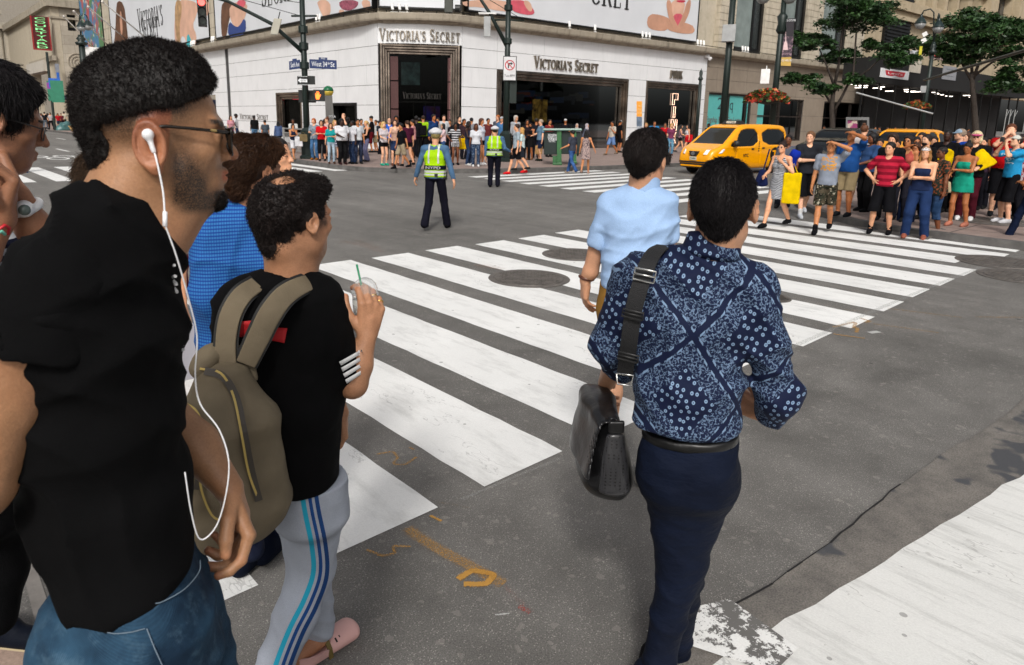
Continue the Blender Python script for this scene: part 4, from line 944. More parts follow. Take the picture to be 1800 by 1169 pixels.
# ============================================================ vehicles (local x forward, y left, z up; origin on the ground under the middle)
def smooth_poly(P,it=2):
 for _ in range(it):P=[q for i in range(len(P))for q in((P[i-1][0]*.25+P[i][0]*.75,P[i-1][1]*.25+P[i][1]*.75),(P[i][0]*.75+P[(i+1)%len(P)][0]*.25,P[i][1]*.75+P[(i+1)%len(P)][1]*.25))]
 return P
def car(loc,heading,spec,label,paint,cat='car',group=None,h=.026):
 root=empty(spec['name'],(loc[0],loc[1],loc[2]if len(loc)>2 else 0),label,cat,group,heading)
 L2=spec['L']/2;W2=spec['W']/2;zb=spec['belt'];zt=spec['H'];top=spec['top']
 prof=smooth_poly(spec['prof'],2)
 def hw(x,z):
  t=np.clip((z-zb)/(zt-zb),0,1);e=np.clip((np.abs(x)-L2*.62)/(L2*.38),0,1.2)
  lo=np.clip((.45-z)/.3,0,1)
  return W2*(1-(1-top)*t**1.1-spec.get('plan',.13)*e**2.2-.05*lo)+.010*np.exp(-((z-zb+.06)/.05)**2)
 def body(shrink=0.0,windows=True):
  s=SD();lo=np.array([-L2-.05,-W2-.05,.1]);hi=np.array([L2+.05,W2+.05,zt+.05]);f0=prism_op(prof,hw,k=.14)
  s.ops.append((lambda p:f0(p)+shrink,lo,hi,0,False))
  for x in spec['axles']:
   s.ops.append((lambda p,x=x:np.maximum(np.sqrt((p[...,0]-x)**2+(p[...,2]-.33)**2)-spec['arch'],(W2-.30)-np.abs(p[...,1])),np.array([x-.5,-W2-.1,0]),np.array([x+.5,W2+.1,.9]),.015,True))
  if windows:
   for poly in spec['side']:
    q=smooth_poly(poly,1);xs=[a for a,b in q];zs=[b for a,b in q]
    s.ops.append((lambda p,q=q:np.maximum(polysdf(p[...,0],p[...,2],q),hw(p[...,0],p[...,2])-.045-np.abs(p[...,1])),np.array([min(xs),-W2-.1,min(zs)]),np.array([max(xs),W2+.1,max(zs)]),.006,True))
   for(xa,za,xb,zb_,ya,yb)in spec['screens']:
    d=np.array([xb-xa,zb_-za]);l=np.linalg.norm(d);d/=l;nn=np.array([d[1],-d[0]])
    def f(p,xa=xa,za=za,d=d,l=l,nn=nn,ya=ya,yb=yb):
     u=(p[...,0]-xa)*d[0]+(p[...,2]-za)*d[1];v=(p[...,0]-xa)*nn[0]+(p[...,2]-za)*nn[1];w=ya+(yb-ya)*np.clip(u/l,0,1)
     return np.maximum(np.maximum(np.maximum(-u,u-l),np.abs(p[...,1])-w),np.abs(v)-.10)
    s.ops.append((f,np.array([min(xa,xb)-.1,-W2,min(za,zb_)-.1]),np.array([max(xa,xb)+.1,W2,max(za,zb_)+.1]),.006,True))
   for x in spec.get('seams',[]):
    s.ops.append((lambda p,x=x:np.maximum(np.abs(p[...,0]-x)-.011,hw(p[...,0],p[...,2])-.028-np.abs(p[...,1])),np.array([x-.03,-W2,.35]),np.array([x+.03,W2,zb]),0,True))
  return s.mesh(h)
 mesh_obj('body',body(),paint,root)
 mesh_obj('window_glass',body(.03,False),M_carglass,root)
 for x in spec['axles']:
  for sy in(-1,1):
   t=MB();y0=sy*(W2-.24);r=spec['wheel']
   prof_=[(r*.62,0),(r*.95,0),(r,.03),(r,.17),(r*.95,.2),(r*.64,.205),(r*.6,.19)]
   m=MB();m.lathe((0,0,0),prof_,26);rot=[(v[0],v[2]*sy,v[1])for v in m.v];m2=MB();m2.add([(a+x,b+y0,c+r)for a,b,c in rot],m.f)
   w=m2.build('wheel',M_rubber,None,True);w.parent=root
   q=MB();q.lathe((0,0,0),[(.01,.185),(.06,.19),(.07,.165),(r*.52,.17),(r*.6,.195),(r*.62,.185),(r*.62,.1),(.01,.1)],26)
   q2=MB();q2.add([(a+x,b*1.0,c)for a,b,c in[(v[0],v[2]*sy+y0,v[1]+r)for v in q.v]],q.f)
   for k in range(7):
    a=k*math.tau/7;q2.hexa([(x+math.cos(a+s_)*rr,y0+sy*dd_,r+math.sin(a+s_)*rr)for dd_ in(.17,.198)for s_,rr in((-.3,.06),(.3,.06),(.12,r*.58),(-.12,r*.58))])
   rm=q2.build('rim',spec.get('rimmat',M_rim));rm.parent=w
 return root
M_rubber=mat('tyre_rubber',(.012,.012,.012),.85,var=.1);M_rim=mat('rim_alloy',(.35,.35,.36),.3,.8);M_carglass=mat('car_glass',(.006,.008,.009),.05,var=0,spec=.35)
def paint_m(n,c,r=.25,sp=.5):return mat(n,c,r,0,var=.03,coat=.35)
M_taxi=paint_m('taxi_yellow',srgb('F0A000')[:3]);M_blackp=paint_m('black_paint',(.006,.006,.007));M_lamp=mat('lamp_glass',(.75,.76,.78),.08,.0,var=0);M_blk=mat('black_plastic',(.012,.012,.012),.5,var=0)
van=dict(name='taxi',L=4.73,W=1.73,H=1.86,belt=1.06,top=.82,wheel=.31,arch=.36,axles=(1.50,-1.42),plan=.17,prof=[(-2.36,.30),(-2.37,.95),(-2.32,1.45),(-2.18,1.78),(-1.85,1.86),(-.4,1.88),(.42,1.86),(.80,1.78),(1.55,1.22),(1.78,1.08),(2.18,.93),(2.33,.74),(2.37,.50),(2.32,.26),(1.9,.20),(-2.2,.22)],side=[[(-2.12,1.10),(-.55,1.10),(-.5,1.68),(-2.02,1.70)],[(-.28,1.08),(-.28,1.68),(.45,1.70),(.80,1.60),(1.08,1.10),(.95,1.02)],[(1.12,1.04),(1.44,1.04),(1.14,1.26)]],screens=[(1.68,1.16,.84,1.76,.70,.60),(-2.42,1.2,-2.24,1.74,.62,.6)],seams=(-.40,1.02),rimmat=mat('hub_dark',(.05,.05,.05),.5))
sedan=dict(name='parked_car',L=4.75,W=1.83,H=1.45,belt=.95,top=.72,wheel=.33,arch=.38,axles=(1.38,-1.40),prof=[(-2.37,.30),(-2.38,.85),(-2.25,1.04),(-1.75,1.08),(-1.15,1.40),(-.3,1.47),(.35,1.42),(1.15,1.02),(1.9,.88),(2.3,.72),(2.38,.5),(2.33,.25),(-2.3,.22)],side=[[(-1.35,1.03),(-.30,1.0),(-.30,1.38),(-.85,1.36),(-1.2,1.2)],[(-.18,1.0),(-.18,1.38),(.28,1.34),(.85,1.03),(.8,.98)]],screens=[(1.12,1.06,.40,1.40,.66,.54),(-1.72,1.11,-1.12,1.39,.62,.5)],seams=(-.24,.95))
suv=dict(name='parked_car',L=4.9,W=1.92,H=1.78,belt=1.12,top=.78,wheel=.37,arch=.42,axles=(1.45,-1.42),prof=[(-2.42,.35),(-2.44,1.05),(-2.3,1.5),(-2.0,1.76),(-.5,1.80),(.30,1.76),(1.15,1.25),(2.1,1.08),(2.4,.85),(2.44,.55),(2.38,.32),(-2.35,.3)],side=[[(-2.1,1.2),(-1.25,1.18),(-1.25,1.66),(-1.9,1.64)],[(-1.13,1.16),(-.25,1.14),(-.25,1.68),(-1.13,1.68)],[(-.13,1.14),(-.13,1.68),(.28,1.62),(.95,1.16)]],screens=[(1.10,1.30,.36,1.72,.72,.60),(-2.38,1.3,-2.08,1.7,.68,.6)],seams=(-.19,-1.19,1.0))
def taxi_details(r,full=True):
 def B(name,m,*boxes,**kw):
  mb=MB()
  for b in boxes:mb.box(*b)
  o=mb.build(name,m,**kw);o.parent=r;return o
 for sy in(-1,1):
  mb=MB();n=10
  pts=[(2.31,.40),(2.34,.66),(2.02,.80),(1.72,.83),(1.80,.70)];z=[.70,.60,.76,.78,.66]
  P0=[(2.335,sy*.44,.74),(2.16,sy*.70,.72),(1.84,sy*.855,.80),(1.70,sy*.87,.94),(1.95,sy*.76,.95),(2.22,sy*.48,.90)]
  mb.add([(a,b,c)for a,b,c in P0]+[(a+.05,b+sy*.012,c+.02)for a,b,c in P0],[tuple(range(6)),tuple(range(6,12))]+[(i,(i+1)%6,6+(i+1)%6,6+i)for i in range(6)])
  o=mb.build('headlight',M_lamp);o.parent=r
  mb=MB();mb.lathe((1.22,sy*.98,1.06),[(.02,-.02),(.10,0),(.12,.10),(.10,.2),(.02,.22)],10);mb.tube([(1.2,sy*.84,1.06),(1.2,sy*.96,1.10)],.03,6);o=mb.build('mirror',M_blk,None,True);o.parent=r
  B('door_handle',M_blk,(.02,.16,sy*.868-.01,sy*.868+.025,.93,.98));B('door_handle',M_blk,(-.62,-.48,sy*.868-.01,sy*.868+.025,.96,1.01))
 s=MB();s.add([(2.385,-.22,.86),(2.385,.22,.86),(2.40,.12,.68),(2.40,-.12,.68),(2.30,-.22,.86),(2.30,.22,.86),(2.30,.12,.68),(2.30,-.12,.68)],[(0,1,2,3),(4,5,6,7),(0,1,5,4),(1,2,6,5),(2,3,7,6),(3,0,4,7)]);o=s.build('grille',M_blk);o.parent=r
 s=MB();s.lathe((0,0,0),[(.075,0),(.075,.02),(.06,.025),(.055,.01),(.01,.01)],16);q=MB();q.add([(2.40+b,a,c+.775)for a,c,b in s.v],s.f);q.box(2.40,2.43,-.1,.1,.765,.785);o=q.build('emblem',M_rim);o.parent=r
 B('lower_grille',M_blk,(2.30,2.385,-.62,.62,.36,.41),(2.30,2.387,-.66,.66,.44,.49),(2.28,2.36,-.6,.6,.26,.30))
 B('licence_plate',mat('plate',(.55,.52,.42),.5),(2.37,2.395,-.15,.15,.53,.66));mb=MB();text_on(mb,'T689',(2.398,-.12,.565),(0,1,0),(0,0,1),(1,0,0),.24,.06,.002);o=mb.build('plate_lettering',M_ink2);o.parent=r
 B('bumper',M_taxi,(2.26,2.40,-.55,.55,.30,.355))
 e=MB();e.hexa([(.05,-.42,1.86),(.40,-.42,1.86),(.40,.42,1.86),(.05,.42,1.86),(.14,-.34,2.0),(.30,-.34,2.0),(.30,.34,2.0),(.14,.34,2.0)]);o=e.build('roof_lamp',M_blk);o.parent=r
 mb=MB();mb.box(.30,.38,-.2,.2,1.89,1.97);q=mb.build('lit_number',mat('roof_number',(.8,.8,.7),.5));q.parent=o
 mb=MB();text_on(mb,'3T58',(.385,-.17,1.905),(0,1,0),(0,0,1),(1,0,0),.34,.05,.002);q=mb.build('number_lettering',M_ink2);q.parent=o
 for sy in(-1,1):
  y=sy*.872;n=28;mb=MB();c=(-1.30,.74);R=.27
  ring=[(c[0]+R*math.cos(a),y+sy*.008,c[1]+R*math.sin(a))for a in np.linspace(0,math.tau,n,endpoint=False)]
  mb.add(ring+[(a,y-sy*.02,b_)for a,_,b_ in ring],[tuple(range(n)),tuple(range(n,2*n))]+[(i,(i+1)%n,n+(i+1)%n,n+i)for i in range(n)]);o=mb.build('round_logo',mat('logo_black',(.006,.006,.006),.5,var=0));o.parent=r
  mb=MB();mb.box(c[0]-.15,c[0]+.15,y-.01,y+.012*sy if sy>0 else y+.012,.83,.91);mb.v=[(a,y+sy*(.012 if b_*sy>y*sy+.001 else-.01),cc)for a,b_,cc in mb.v]
  m2=MB();a0,a1=sorted((y,y+sy*.012));m2.box(c[0]-.15,c[0]+.15,a0,a1,.83,.90);m2.box(c[0]-.04,c[0]+.04,a0,a1,.56,.83);q=m2.build('logo_letter',M_taxi);q.parent=o
  mb=MB();text_on(mb,'NYC',(.62 if sy>0 else .32,y+sy*.008,.66),(-sy,0,0),(0,0,1),(0,sy,0),.30,.13,.004);q=mb.build('door_lettering',MATS['logo_black']);q.parent=r
  mb=MB()
  for k in range(5):mb.box(-.30,-.26,*sorted((y,y+sy*.008)),.86+k*.085,.91+k*.085)
  q=mb.build('fare_lettering',MATS['logo_black']);q.parent=r
def heading_loc(front_near,heading,spec,side=1):
 """place so that the near front wheel touches the road at the given point"""
 c,s=math.cos(heading),math.sin(heading);x=spec['axles'][0];y=side*(spec['W']/2-.14)
 return(front_near[0]-(x*c-y*s),front_near[1]-(x*s+y*c),0)
hd=rad(173)
tx=car(heading_loc(gp(1217,303),hd,van,-1),hd,van,'yellow taxi van turning in front of the white shop',M_taxi,'taxi');taxi_details(tx)
t2=car((31.5,8.9+1.9,0),rad(178),dict(suv,name='taxi'),'yellow taxi half hidden behind the person in red filming at the right edge',M_taxi,'taxi')
c1=car((29.2,12.3,0),rad(180),suv,'black car behind the person shading the eyes on the right corner',M_blackp,'car','dark cars waiting behind the right crowd')
c2=car((24.6,10.6,0),rad(182),sedan,'black sedan behind the heads of the right corner crowd',M_blackp,'car','dark cars waiting behind the right crowd')
# ============================================================ street furniture
M_green=mat('pole_green',(.007,.016,.013),.45,.1,var=.2,vs=3);M_sig=mat('signal_black',(.010,.012,.011),.5);M_grey=mat('box_grey',(.34,.35,.35),.5,.1);M_blue=mat('sign_blue',(.012,.03,.11),.5);M_whl=mat('sign_letter',(.8,.82,.84),.5)
def pole_at(px,py,z=.15):g=gp(px,py,z);return g
def plate(mb,c,u,n,w,h,t=.02,up=(0,0,1)):
 c,u,n,up=[np.array(v,float)for v in(c,u,n,up)];a,b,d=u*w/2,up*h/2,n*t/2
 return mb.hexa([c-a-b-d,c+a-b-d,c+a-b+d,c-a-b+d,c-a+b-d,c+a+b-d,c+a+b+d,c-a+b+d])
def lens(mb,c,n,r,l=.12,k=14):
 c=np.array(c);n=nrm(n);mb.tube([c,c+n*l],r,k)
# --- traffic pole with street names
P1=pole_at(541,279);u,n=face_cam(P1);r1=empty('traffic_pole',P1,'dark green traffic pole carrying blue street name signs before the left wing','traffic pole')
top=onray(529,-40,P1);mb=MB();mb.tube([P1,[P1[0],P1[1],top[2]]],[.14,.10],12);mb.build('shaft',M_green,r1,True)
mb=MB();mb.lathe(P1,[(.34,0),(.34,.1),(.26,.16),(.26,1.15),(.16,1.25),(.12,1.3)],8)
for z in(3.6,4.35,5.0):mb.lathe(P1+[0,0,z],[(.13,0),(.19,.03),(.19,.28),(.13,.31)],10)
mb.build('base',M_green,r1)
a=onray(533,92,P1);b=onray(478,42,P1);c=onray(400,2,P1);d=onray(330,-16,P1);mb=MB();mb.tube([a,b,c,d],[.09,.075,.06,.05],8);mb.build('mast_arm',M_green,r1,True)
mb=MB();mb.tube([onray(512,28,P1),onray(557,28,P1)],.045,6);mb.tube([onray(529,5,P1),onray(350,-20,P1)],.012,4);mb.tube([onray(529,28,P1),onray(400,-8,P1)],.012,4);mb.build('stay',M_green,r1)
sg=empty('street_name_sign',onray(570,120,P1),'long blue street name sign reading West 34th St','street sign')
pl=onray(568,113,P1);tilt=nrm(onray(592,112.5,P1)-onray(544,110.5,P1));W=np.linalg.norm(onray(591,112,P1)-onray(543,110,P1));mb=MB();upv=np.array([0,0,1.0]);plate(mb,pl,tilt,n,W,.36,.03);plate(mb,pl+upv*.225,tilt,n,W*.32,.085,.03);mb.build('panel',M_blue,sg)
mb=MB();text_on(mb,'West 34',pl-tilt*W*.42-upv*.09+n*.02,tilt,upv,n,W*.56,.2,.005);text_on(mb,'th',pl+tilt*W*.155+n*.02,tilt,upv,n,W*.08,.10,.005);text_on(mb,'St',pl+tilt*W*.27-upv*.09+n*.02,tilt,upv,n,W*.15,.2,.005);text_on(mb,'West',pl-tilt*W*.08+upv*.2+n*.02,tilt,upv,n,W*.16,.06,.005);mb.build('lettering',M_whl,sg)
sg=empty('street_name_sign',onray(518,118,P1),'short blue street name sign reading Sixth Ave','street sign')
pl=onray(518,114,P1);t2_=nrm(onray(529,112,P1)-onray(509,115,P1));W=np.linalg.norm(onray(528,112,P1)-onray(508.5,115,P1));mb=MB();plate(mb,pl,t2_,n,W,.34,.03);plate(mb,pl+upv*.2,t2_,n,W*.4,.08,.03);mb.build('panel',M_blue,sg)
mb=MB();text_on(mb,'Sixth Ave',pl-t2_*W*.36-upv*.08+n*.02,t2_,upv,n,W*.76,.2,.005);mb.build('lettering',M_whl,sg)
sg=empty('one_way_sign',onray(533,150,P1),'black one way arrow sign below the street name signs','sign');pl=onray(532,142,P1);mb=MB();plate(mb,pl+n*.16,u,n,.42,.36,.03);q=onray(546,141,P1);plate(mb,q,u,n,.36,.34,.05);mb.build('panel',M_sig,sg)
mb=MB();o_=pl+n*.18;w_=-u if(proj(pl+u)[0]<proj(pl)[0])else u
w_=u if proj(pl+u)[0]>proj(pl)[0]else-u
mb.poly([o_+w_*x+upv*y for x,y in((-.19,0),(-.08,.10),(-.08,.06),(.18,.06),(.18,-.06),(-.08,-.06),(-.08,-.10))]);plate(mb,o_+upv*.165,u,n,.40,.012,.004);plate(mb,o_-upv*.165,u,n,.40,.012,.004);mb.build('arrow',M_whl,sg)
mb=MB();text_on(mb,'ONE WAY',o_-w_*.07-upv*.035+n*.004,w_,upv,n,.22,.07,.002);mb.build('lettering',M_sig,sg)
ps=empty('pedestrian_signal',onray(561,178,P1),'pedestrian signal showing a glowing orange hand','signal');c=onray(561,168,P1);mb=MB();plate(mb,c,u,n,.46,.46,.22);mb.tube([onray(541,160,P1),onray(556,160,P1)],.03,6);mb.tube([onray(541,177,P1),onray(556,177,P1)],.03,6);mb.build('housing',M_sig,ps,bevel=.01)
mb=MB();o_=c+n*.115+w_*-.06;hand=[(-.06,-.16),(.05,-.16),(.09,-.04),(.13,.02),(.10,.05),(.06,.02),(.06,.13),(.035,.14),(.03,.04),(.02,.17),(-.005,.17),(-.008,.04),(-.03,.15),(-.052,.145),(-.045,.02),(-.075,.08),(-.095,.07),(-.09,-.05)]
mb.add([o_+w_*x+upv*y for x,y in hand]+[o_+n*.01+w_*x+upv*y for x,y in hand],[tuple(range(18)),tuple(range(18,36))]);mb.build('hand_symbol',lit('hand_orange',(1,.16,.02),2.2),ps)
bx=empty('pedestrian_signal',onray(537,178,P1),'dark pedestrian signal seen edge on beside the pole','signal');mb=MB();plate(mb,onray(540,169,P1)-n*.3,u,n,.7,.5,.25);mb.build('housing',M_sig,bx)
# traffic light hanging up left, red lit
def traffic_light(c,n,lb,lit_=True,s=1.0):
 r=empty('traffic_light',c-np.array([0,0,.55*s]),lb,'traffic light');u=np.cross([0,0,1],n);upv=np.array([0,0,1.0]);mb=MB();plate(mb,c,u,n,.32*s,1.08*s,.28*s);mb.build('housing',M_sig,r,bevel=.02)
 for k,zc in enumerate((.34,0,-.34)):
  cc=c+upv*zc*s+n*.14*s;v=MB();ring=[cc+(u*math.cos(a)+upv*math.sin(a))*.155*s for a in np.linspace(-.5,math.pi+.5,12)];ring2=[p+n*.2*s for p in ring];v.add(ring+ring2+[p*1.0+(p-cc)*.06 for p in ring]+[p+(p-cc-n*.2*s)*.06 for p in ring2],[(i,i+1,13+i,12+i)for i in range(11)]+[(24+i,36+i,37+i,25+i)for i in range(11)]+[(12+i,13+i,37+i,36+i)for i in range(11)]);v.build('visor',M_sig,r)
  m=MB();m.tube([cc,cc+n*.02],.13*s,14);m.build('lens',lit('red_lens',(1,.06,.05),5)if(k==0 and lit_)else mat('dead_lens',(.03,.04,.035),.15),r)
 return r
c=onray(355,21,P1);nn=nrm(np.array([-c[0],-c[1],0])+np.array([.25,0,0]));traffic_light(c,nn,'traffic light showing red, hanging before the bathing picture at upper left')
e=empty('sensor_box',onray(484,62,P1),'beige slanted sensor box clamped on the left mast arm','sensor');mb=MB();A,B=onray(489,34,P1),onray(482,62,P1);up2=nrm(A-B);plate(mb,(A+B)/2+n*.2,u,n,.30,np.linalg.norm(A-B),.14,up2);mb.build('housing',mat('beige_box',(.42,.40,.33),.5),e,bevel=.02);mb=MB();mb.tube([A,A+up2*.3],.02,5);mb.build('bracket',M_sig,e)
# second pole
P2=pole_at(888,284);u,n=face_cam(P2);w_=u if proj(P2+u)[0]>proj(P2)[0]else-u
r2=empty('traffic_pole',P2,'dark green traffic pole with a no right turn sign before the display window','traffic pole');top=onray(894,-40,P2);mb=MB();mb.tube([P2,[P2[0],P2[1],top[2]]],[.14,.10],12);mb.build('shaft',M_green,r2,True)
mb=MB();mb.lathe(P2,[(.33,0),(.33,.1),(.25,.16),(.25,1.15),(.16,1.25),(.12,1.3)],8)
for z in(4.75,6.05):mb.lathe(P2+[0,0,z],[(.12,0),(.17,.03),(.17,.22),(.12,.25)],10)
mb.build('base',M_green,r2);mb=MB();mb.tube([onray(893,85,P2),onray(862,25,P2),onray(838,-12,P2),onray(800,-25,P2)],[.09,.07,.06,.06],8);mb.tube([onray(870,35,P2),onray(921,36,P2)],.035,6);mb.tube([onray(861,0,P2),onray(918,34,P2)],.012,4);mb.build('mast_arm',M_green,r2,True)
mb=MB();c=onray(902,155,P2)-n*.1;plate(mb,c,u,n,.28,1.2,.25);mb.build('control_box',M_green,r2)
sg=empty('no_turn_sign',onray(896,145,P2),'white no right turn sign with a red ring on the pole','sign');c=onray(896,121,P2)+n*.16;W=.56;H=.98;mb=MB();plate(mb,c,u,n,W,H,.03);mb.build('backing',M_sig,sg);c=c+n*.02;mb=MB();plate(mb,c,u,n,W-.06,H-.06,.012);mb.build('panel',mat('sign_face',(.62,.62,.63),.5),sg);c=c+n*.008
mb=MB();cc=c+upv*.13;k=28
for ri,ro in((.165,.205),):
 for i in range(k):a0,a1=math.tau*i/k,math.tau*(i+1)/k;mb.quad(*[cc+(w_*math.cos(a)+upv*math.sin(a))*q+n*.004 for a,q in((a0,ri),(a1,ri),(a1,ro),(a0,ro))])
dgn=nrm(w_-upv);mb.quad(*[cc+dgn*a+nrm(w_+upv)*b_+n*.006 for a,b_ in((-.18,-.018),(.18,-.018),(.18,.018),(-.18,.018))]);mb.build('red_ring',mat('ring_red',(.45,.01,.02),.5),sg)
mb=MB();S_=lambda pts:mb.poly([cc+w_*x+upv*y+n*.003 for x,y in pts]);S_([(-.08,-.12),(-.03,-.12),(-.03,.04),(.04,.04),(.04,.09),(-.08,.09)]);S_([(.04,.0),(.13,.065),(.04,.13)]);text_on(mb,'Tue-8PM',c-w_*.22-upv*.33+n*.002,w_,upv,n,.44,.10,.002);mb.build('arrow',M_sig,sg)
e=empty('traffic_light',onray(856,65,P2),'grey back of a signal hanging from the middle mast arm','signal');mb=MB();plate(mb,onray(856.5,47,P2),u,n,.28,.80,.12);mb.build('housing',M_grey,e,bevel=.02);mb=MB();plate(mb,onray(857,24,P2),u,n,.72,.05,.3);mb.build('bracket',M_wl,e)
e=empty('traffic_light',onray(790,22,P2),'dark back of a traffic light cut by the top frame edge above the portal','traffic light');mb=MB();plate(mb,onray(789,0,P2),u,n,.34,1.0,.26);mb.build('housing',mat('signal_olive',(.05,.055,.045),.5),e,bevel=.03);mb=MB();lens(mb,onray(800,15,P2),w_,.15,.2);mb.build('visor',M_sig,e)
# subway pylon with globe, railing and poster box
g=gp(592,273,.15);e=empty('subway_pylon',g,'grey stone pylon topped by a green and yellow globe lamp','pylon');u,n=face_cam(g);zt=height_at(g,168);a=onray(571,168,g);b=onray(584,168,g);c_=onray(592,260,g);d_=onray(575,260,g)
mb=MB();mb.hexa([d_-[0,0,1]+[0,0,0],c_-[0,0,1],c_-n*.6-[0,0,1],d_-n*.6-[0,0,1],a,b,b-n*.5,a-n*.5]);mb.build('stone_shaft',stone_mat('pylon_stone',(.17,.165,.155),(.24,.235,.22),stain=.4),e)
gc=onray(577,160,g)-n*.25;k=14
def ball(mb,c,r,z0,z1):mb.lathe(c,[(max(r*math.cos(a),.002),r*math.sin(a))for a in np.linspace(z0,z1,8)],16)
mb=MB();ball(mb,gc,.24,.02,1.57);o=mb.build('globe_top',mat('globe_green',(.01,.16,.06),.25),e,True);mb=MB();ball(mb,gc,.238,-1.57,0);mb.build('globe_bottom',mat('globe_yellow',(.75,.55,.08),.3),e,True);mb=MB();mb.tube([gc-[0,0,.5],gc-[0,0,.2]],.05,8);mb.build('neck',M_sig,e)
mb=MB();text_on(mb,'MTA',onray(578,195,g)+n*.02-upv*.3,u if proj(g+u)[0]>proj(g)[0]else-u,upv,n,.3,.12,.01);mb.build('lettering',M_whl,e)
A_=gp(500,268,.15);B_=gp(538,272,.15);f=empty('subway_railing',A_,'grey metal railing of the subway stair behind the pole','railing');mb=MB();ud=nrm(B_-A_);L_=np.linalg.norm(B_-A_)+1.5
for z in(.12,.95,1.15):mb.tube([A_+[0,0,z],A_+ud*L_+[0,0,z]],.035,6)
for k in range(int(L_/.12)):mb.tube([A_+ud*k*.12+[0,0,.12],A_+ud*k*.12+[0,0,.95]],.016,5)
mb.build('bars',mat('rail_grey',(.38,.38,.37),.4,.5),f)
mb=MB();mb.tube([A_+[0,0,0],A_+[0,0,1.2]],.06,8);mb.tube([A_+ud*L_,A_+ud*L_+[0,0,1.2]],.06,8);mb.build('post',MATS['rail_grey'],f)
# --- green newspaper corral (big box with posts)
g=gp(986,290,.15);e=empty('mail_box',g,'large dark green kiosk box with bright green posts on the sidewalk','kiosk');u,n=face_cam(g);w_=u if proj(g+u)[0]>proj(g)[0]else-u
q=lambda px,py,d=0.0:onray(px,py,g)-n*d
def seg(mb,x0,y0,x1,y1,d0,d1):mb.hexa([q(x0,y1,d0),q(x1,y1,d0),q(x1,y1,d1),q(x0,y1,d1),q(x0,y0,d0),q(x1,y0,d0),q(x1,y0,d1),q(x0,y0,d1)])
mb=MB();seg(mb,956,232,979,272,.0,1.0);seg(mb,987,232,1021,271,.02,1.0);mb.build('box',mat('kiosk_dark',(.012,.022,.020),.35),e,bevel=.02)
mb=MB();seg(mb,979,228,987,288,-.08,.5);seg(mb,1007,228,1013,285,-.05,.5);seg(mb,971.5,286,988,289.5,-.2,.5);seg(mb,1000,283.5,1014,287,-.2,.5);seg(mb,971.5,274,979,286,-.0,.4);mb.build('post',mat('kiosk_green',(.035,.13,.045),.4),e,bevel=.01)
mb=MB();seg(mb,954,226,1023,230,-.15,1.2);mb.build('roof',mat('kiosk_roof',(.12,.22,.18),.3),e,bevel=.03)
mb=MB()
for i,(t_,wd_)in enumerate((('NEWSPAPER',.45),('STREET NEWS',.55),('FREE',.35),('NYC',.25))):text_on(mb,t_,q(967-wd_*8,239+i*3.6,-.02),w_,upv,n,wd_,.09,.004)
mb.build('lettering',M_whl,e)
# --- wayfinding totem
g=gp(1124,268,.15);e=empty('wayfinding_totem',g,'slim orange and blue wayfinding totem by the narrow door','totem');u,n=face_cam(g);q=lambda px,py,d=0.0:onray(px,py,g)-n*d
for nm,y0,y1,m_ in(('orange_panel',178,205,mat('totem_orange',(.75,.30,.02),.5)),('picture_panel',205.3,222,mat('totem_blue',(.10,.14,.20),.5,var=.5,vs=3)),('map_panel',222.3,268,mat('totem_grey',(.35,.37,.40),.5))):
 mb=MB();seg(mb,1119,y0,1128.5,y1,0,.12);mb.build(nm,m_,e)
mb=MB();w_=u if proj(g+u)[0]>proj(g)[0]else-u
for i,t_ in enumerate(('TAXI','BUS','STOP')):text_on(mb,t_,q(1120.5,188+i*6,-.01),w_,upv,n,.26,.12,.003)
mb.build('lettering',mat('pale_letter',(.8,.6,.3),.5),e)
# --- plain posts
def post(px,py,tx,ty,lb,r=.06,finial=True,name='lamp_post',z=.15):
 g=gp(px,py,z);t_=onray(tx,ty,g);mb=MB();mb.tube([g,[g[0],g[1],t_[2]]],[r*1.3,r],10)
 if finial:mb.lathe([g[0],g[1],t_[2]],[(r,-.5),(r*1.8,-.45),(r*1.8,-.38),(r,-.3),(r*1.4,-.1),(r*.4,0),(.01,.1)],10)
 mb.lathe(g,[(r*2.4,0),(r*2.4,.15),(r*1.6,.3),(r*1.3,.8)],10);o=mb.build(name,M_green,None,True);o.location=(0,0,0);return tag(o,lb,'post'),g,t_
post(1221,276,1225,124,'thin dark post with a finial in front of the white panel edge',.07)
g3=gp(1266,268,.15);r3=empty('signal_pole',g3,'tall dark pole with a grey box before the teal poster','pole');t3=onray(1281,-30,g3);mb=MB();mb.tube([g3,[g3[0],g3[1],t3[2]]],[.22,.17],12);mb.build('shaft',M_green,r3,True);u,n=face_cam(g3);mb=MB();plate(mb,onray(1281,60,g3)+n*.3,u,n,.75,.95,.6);mb.build('control_box',M_grey,r3,bevel=.02)
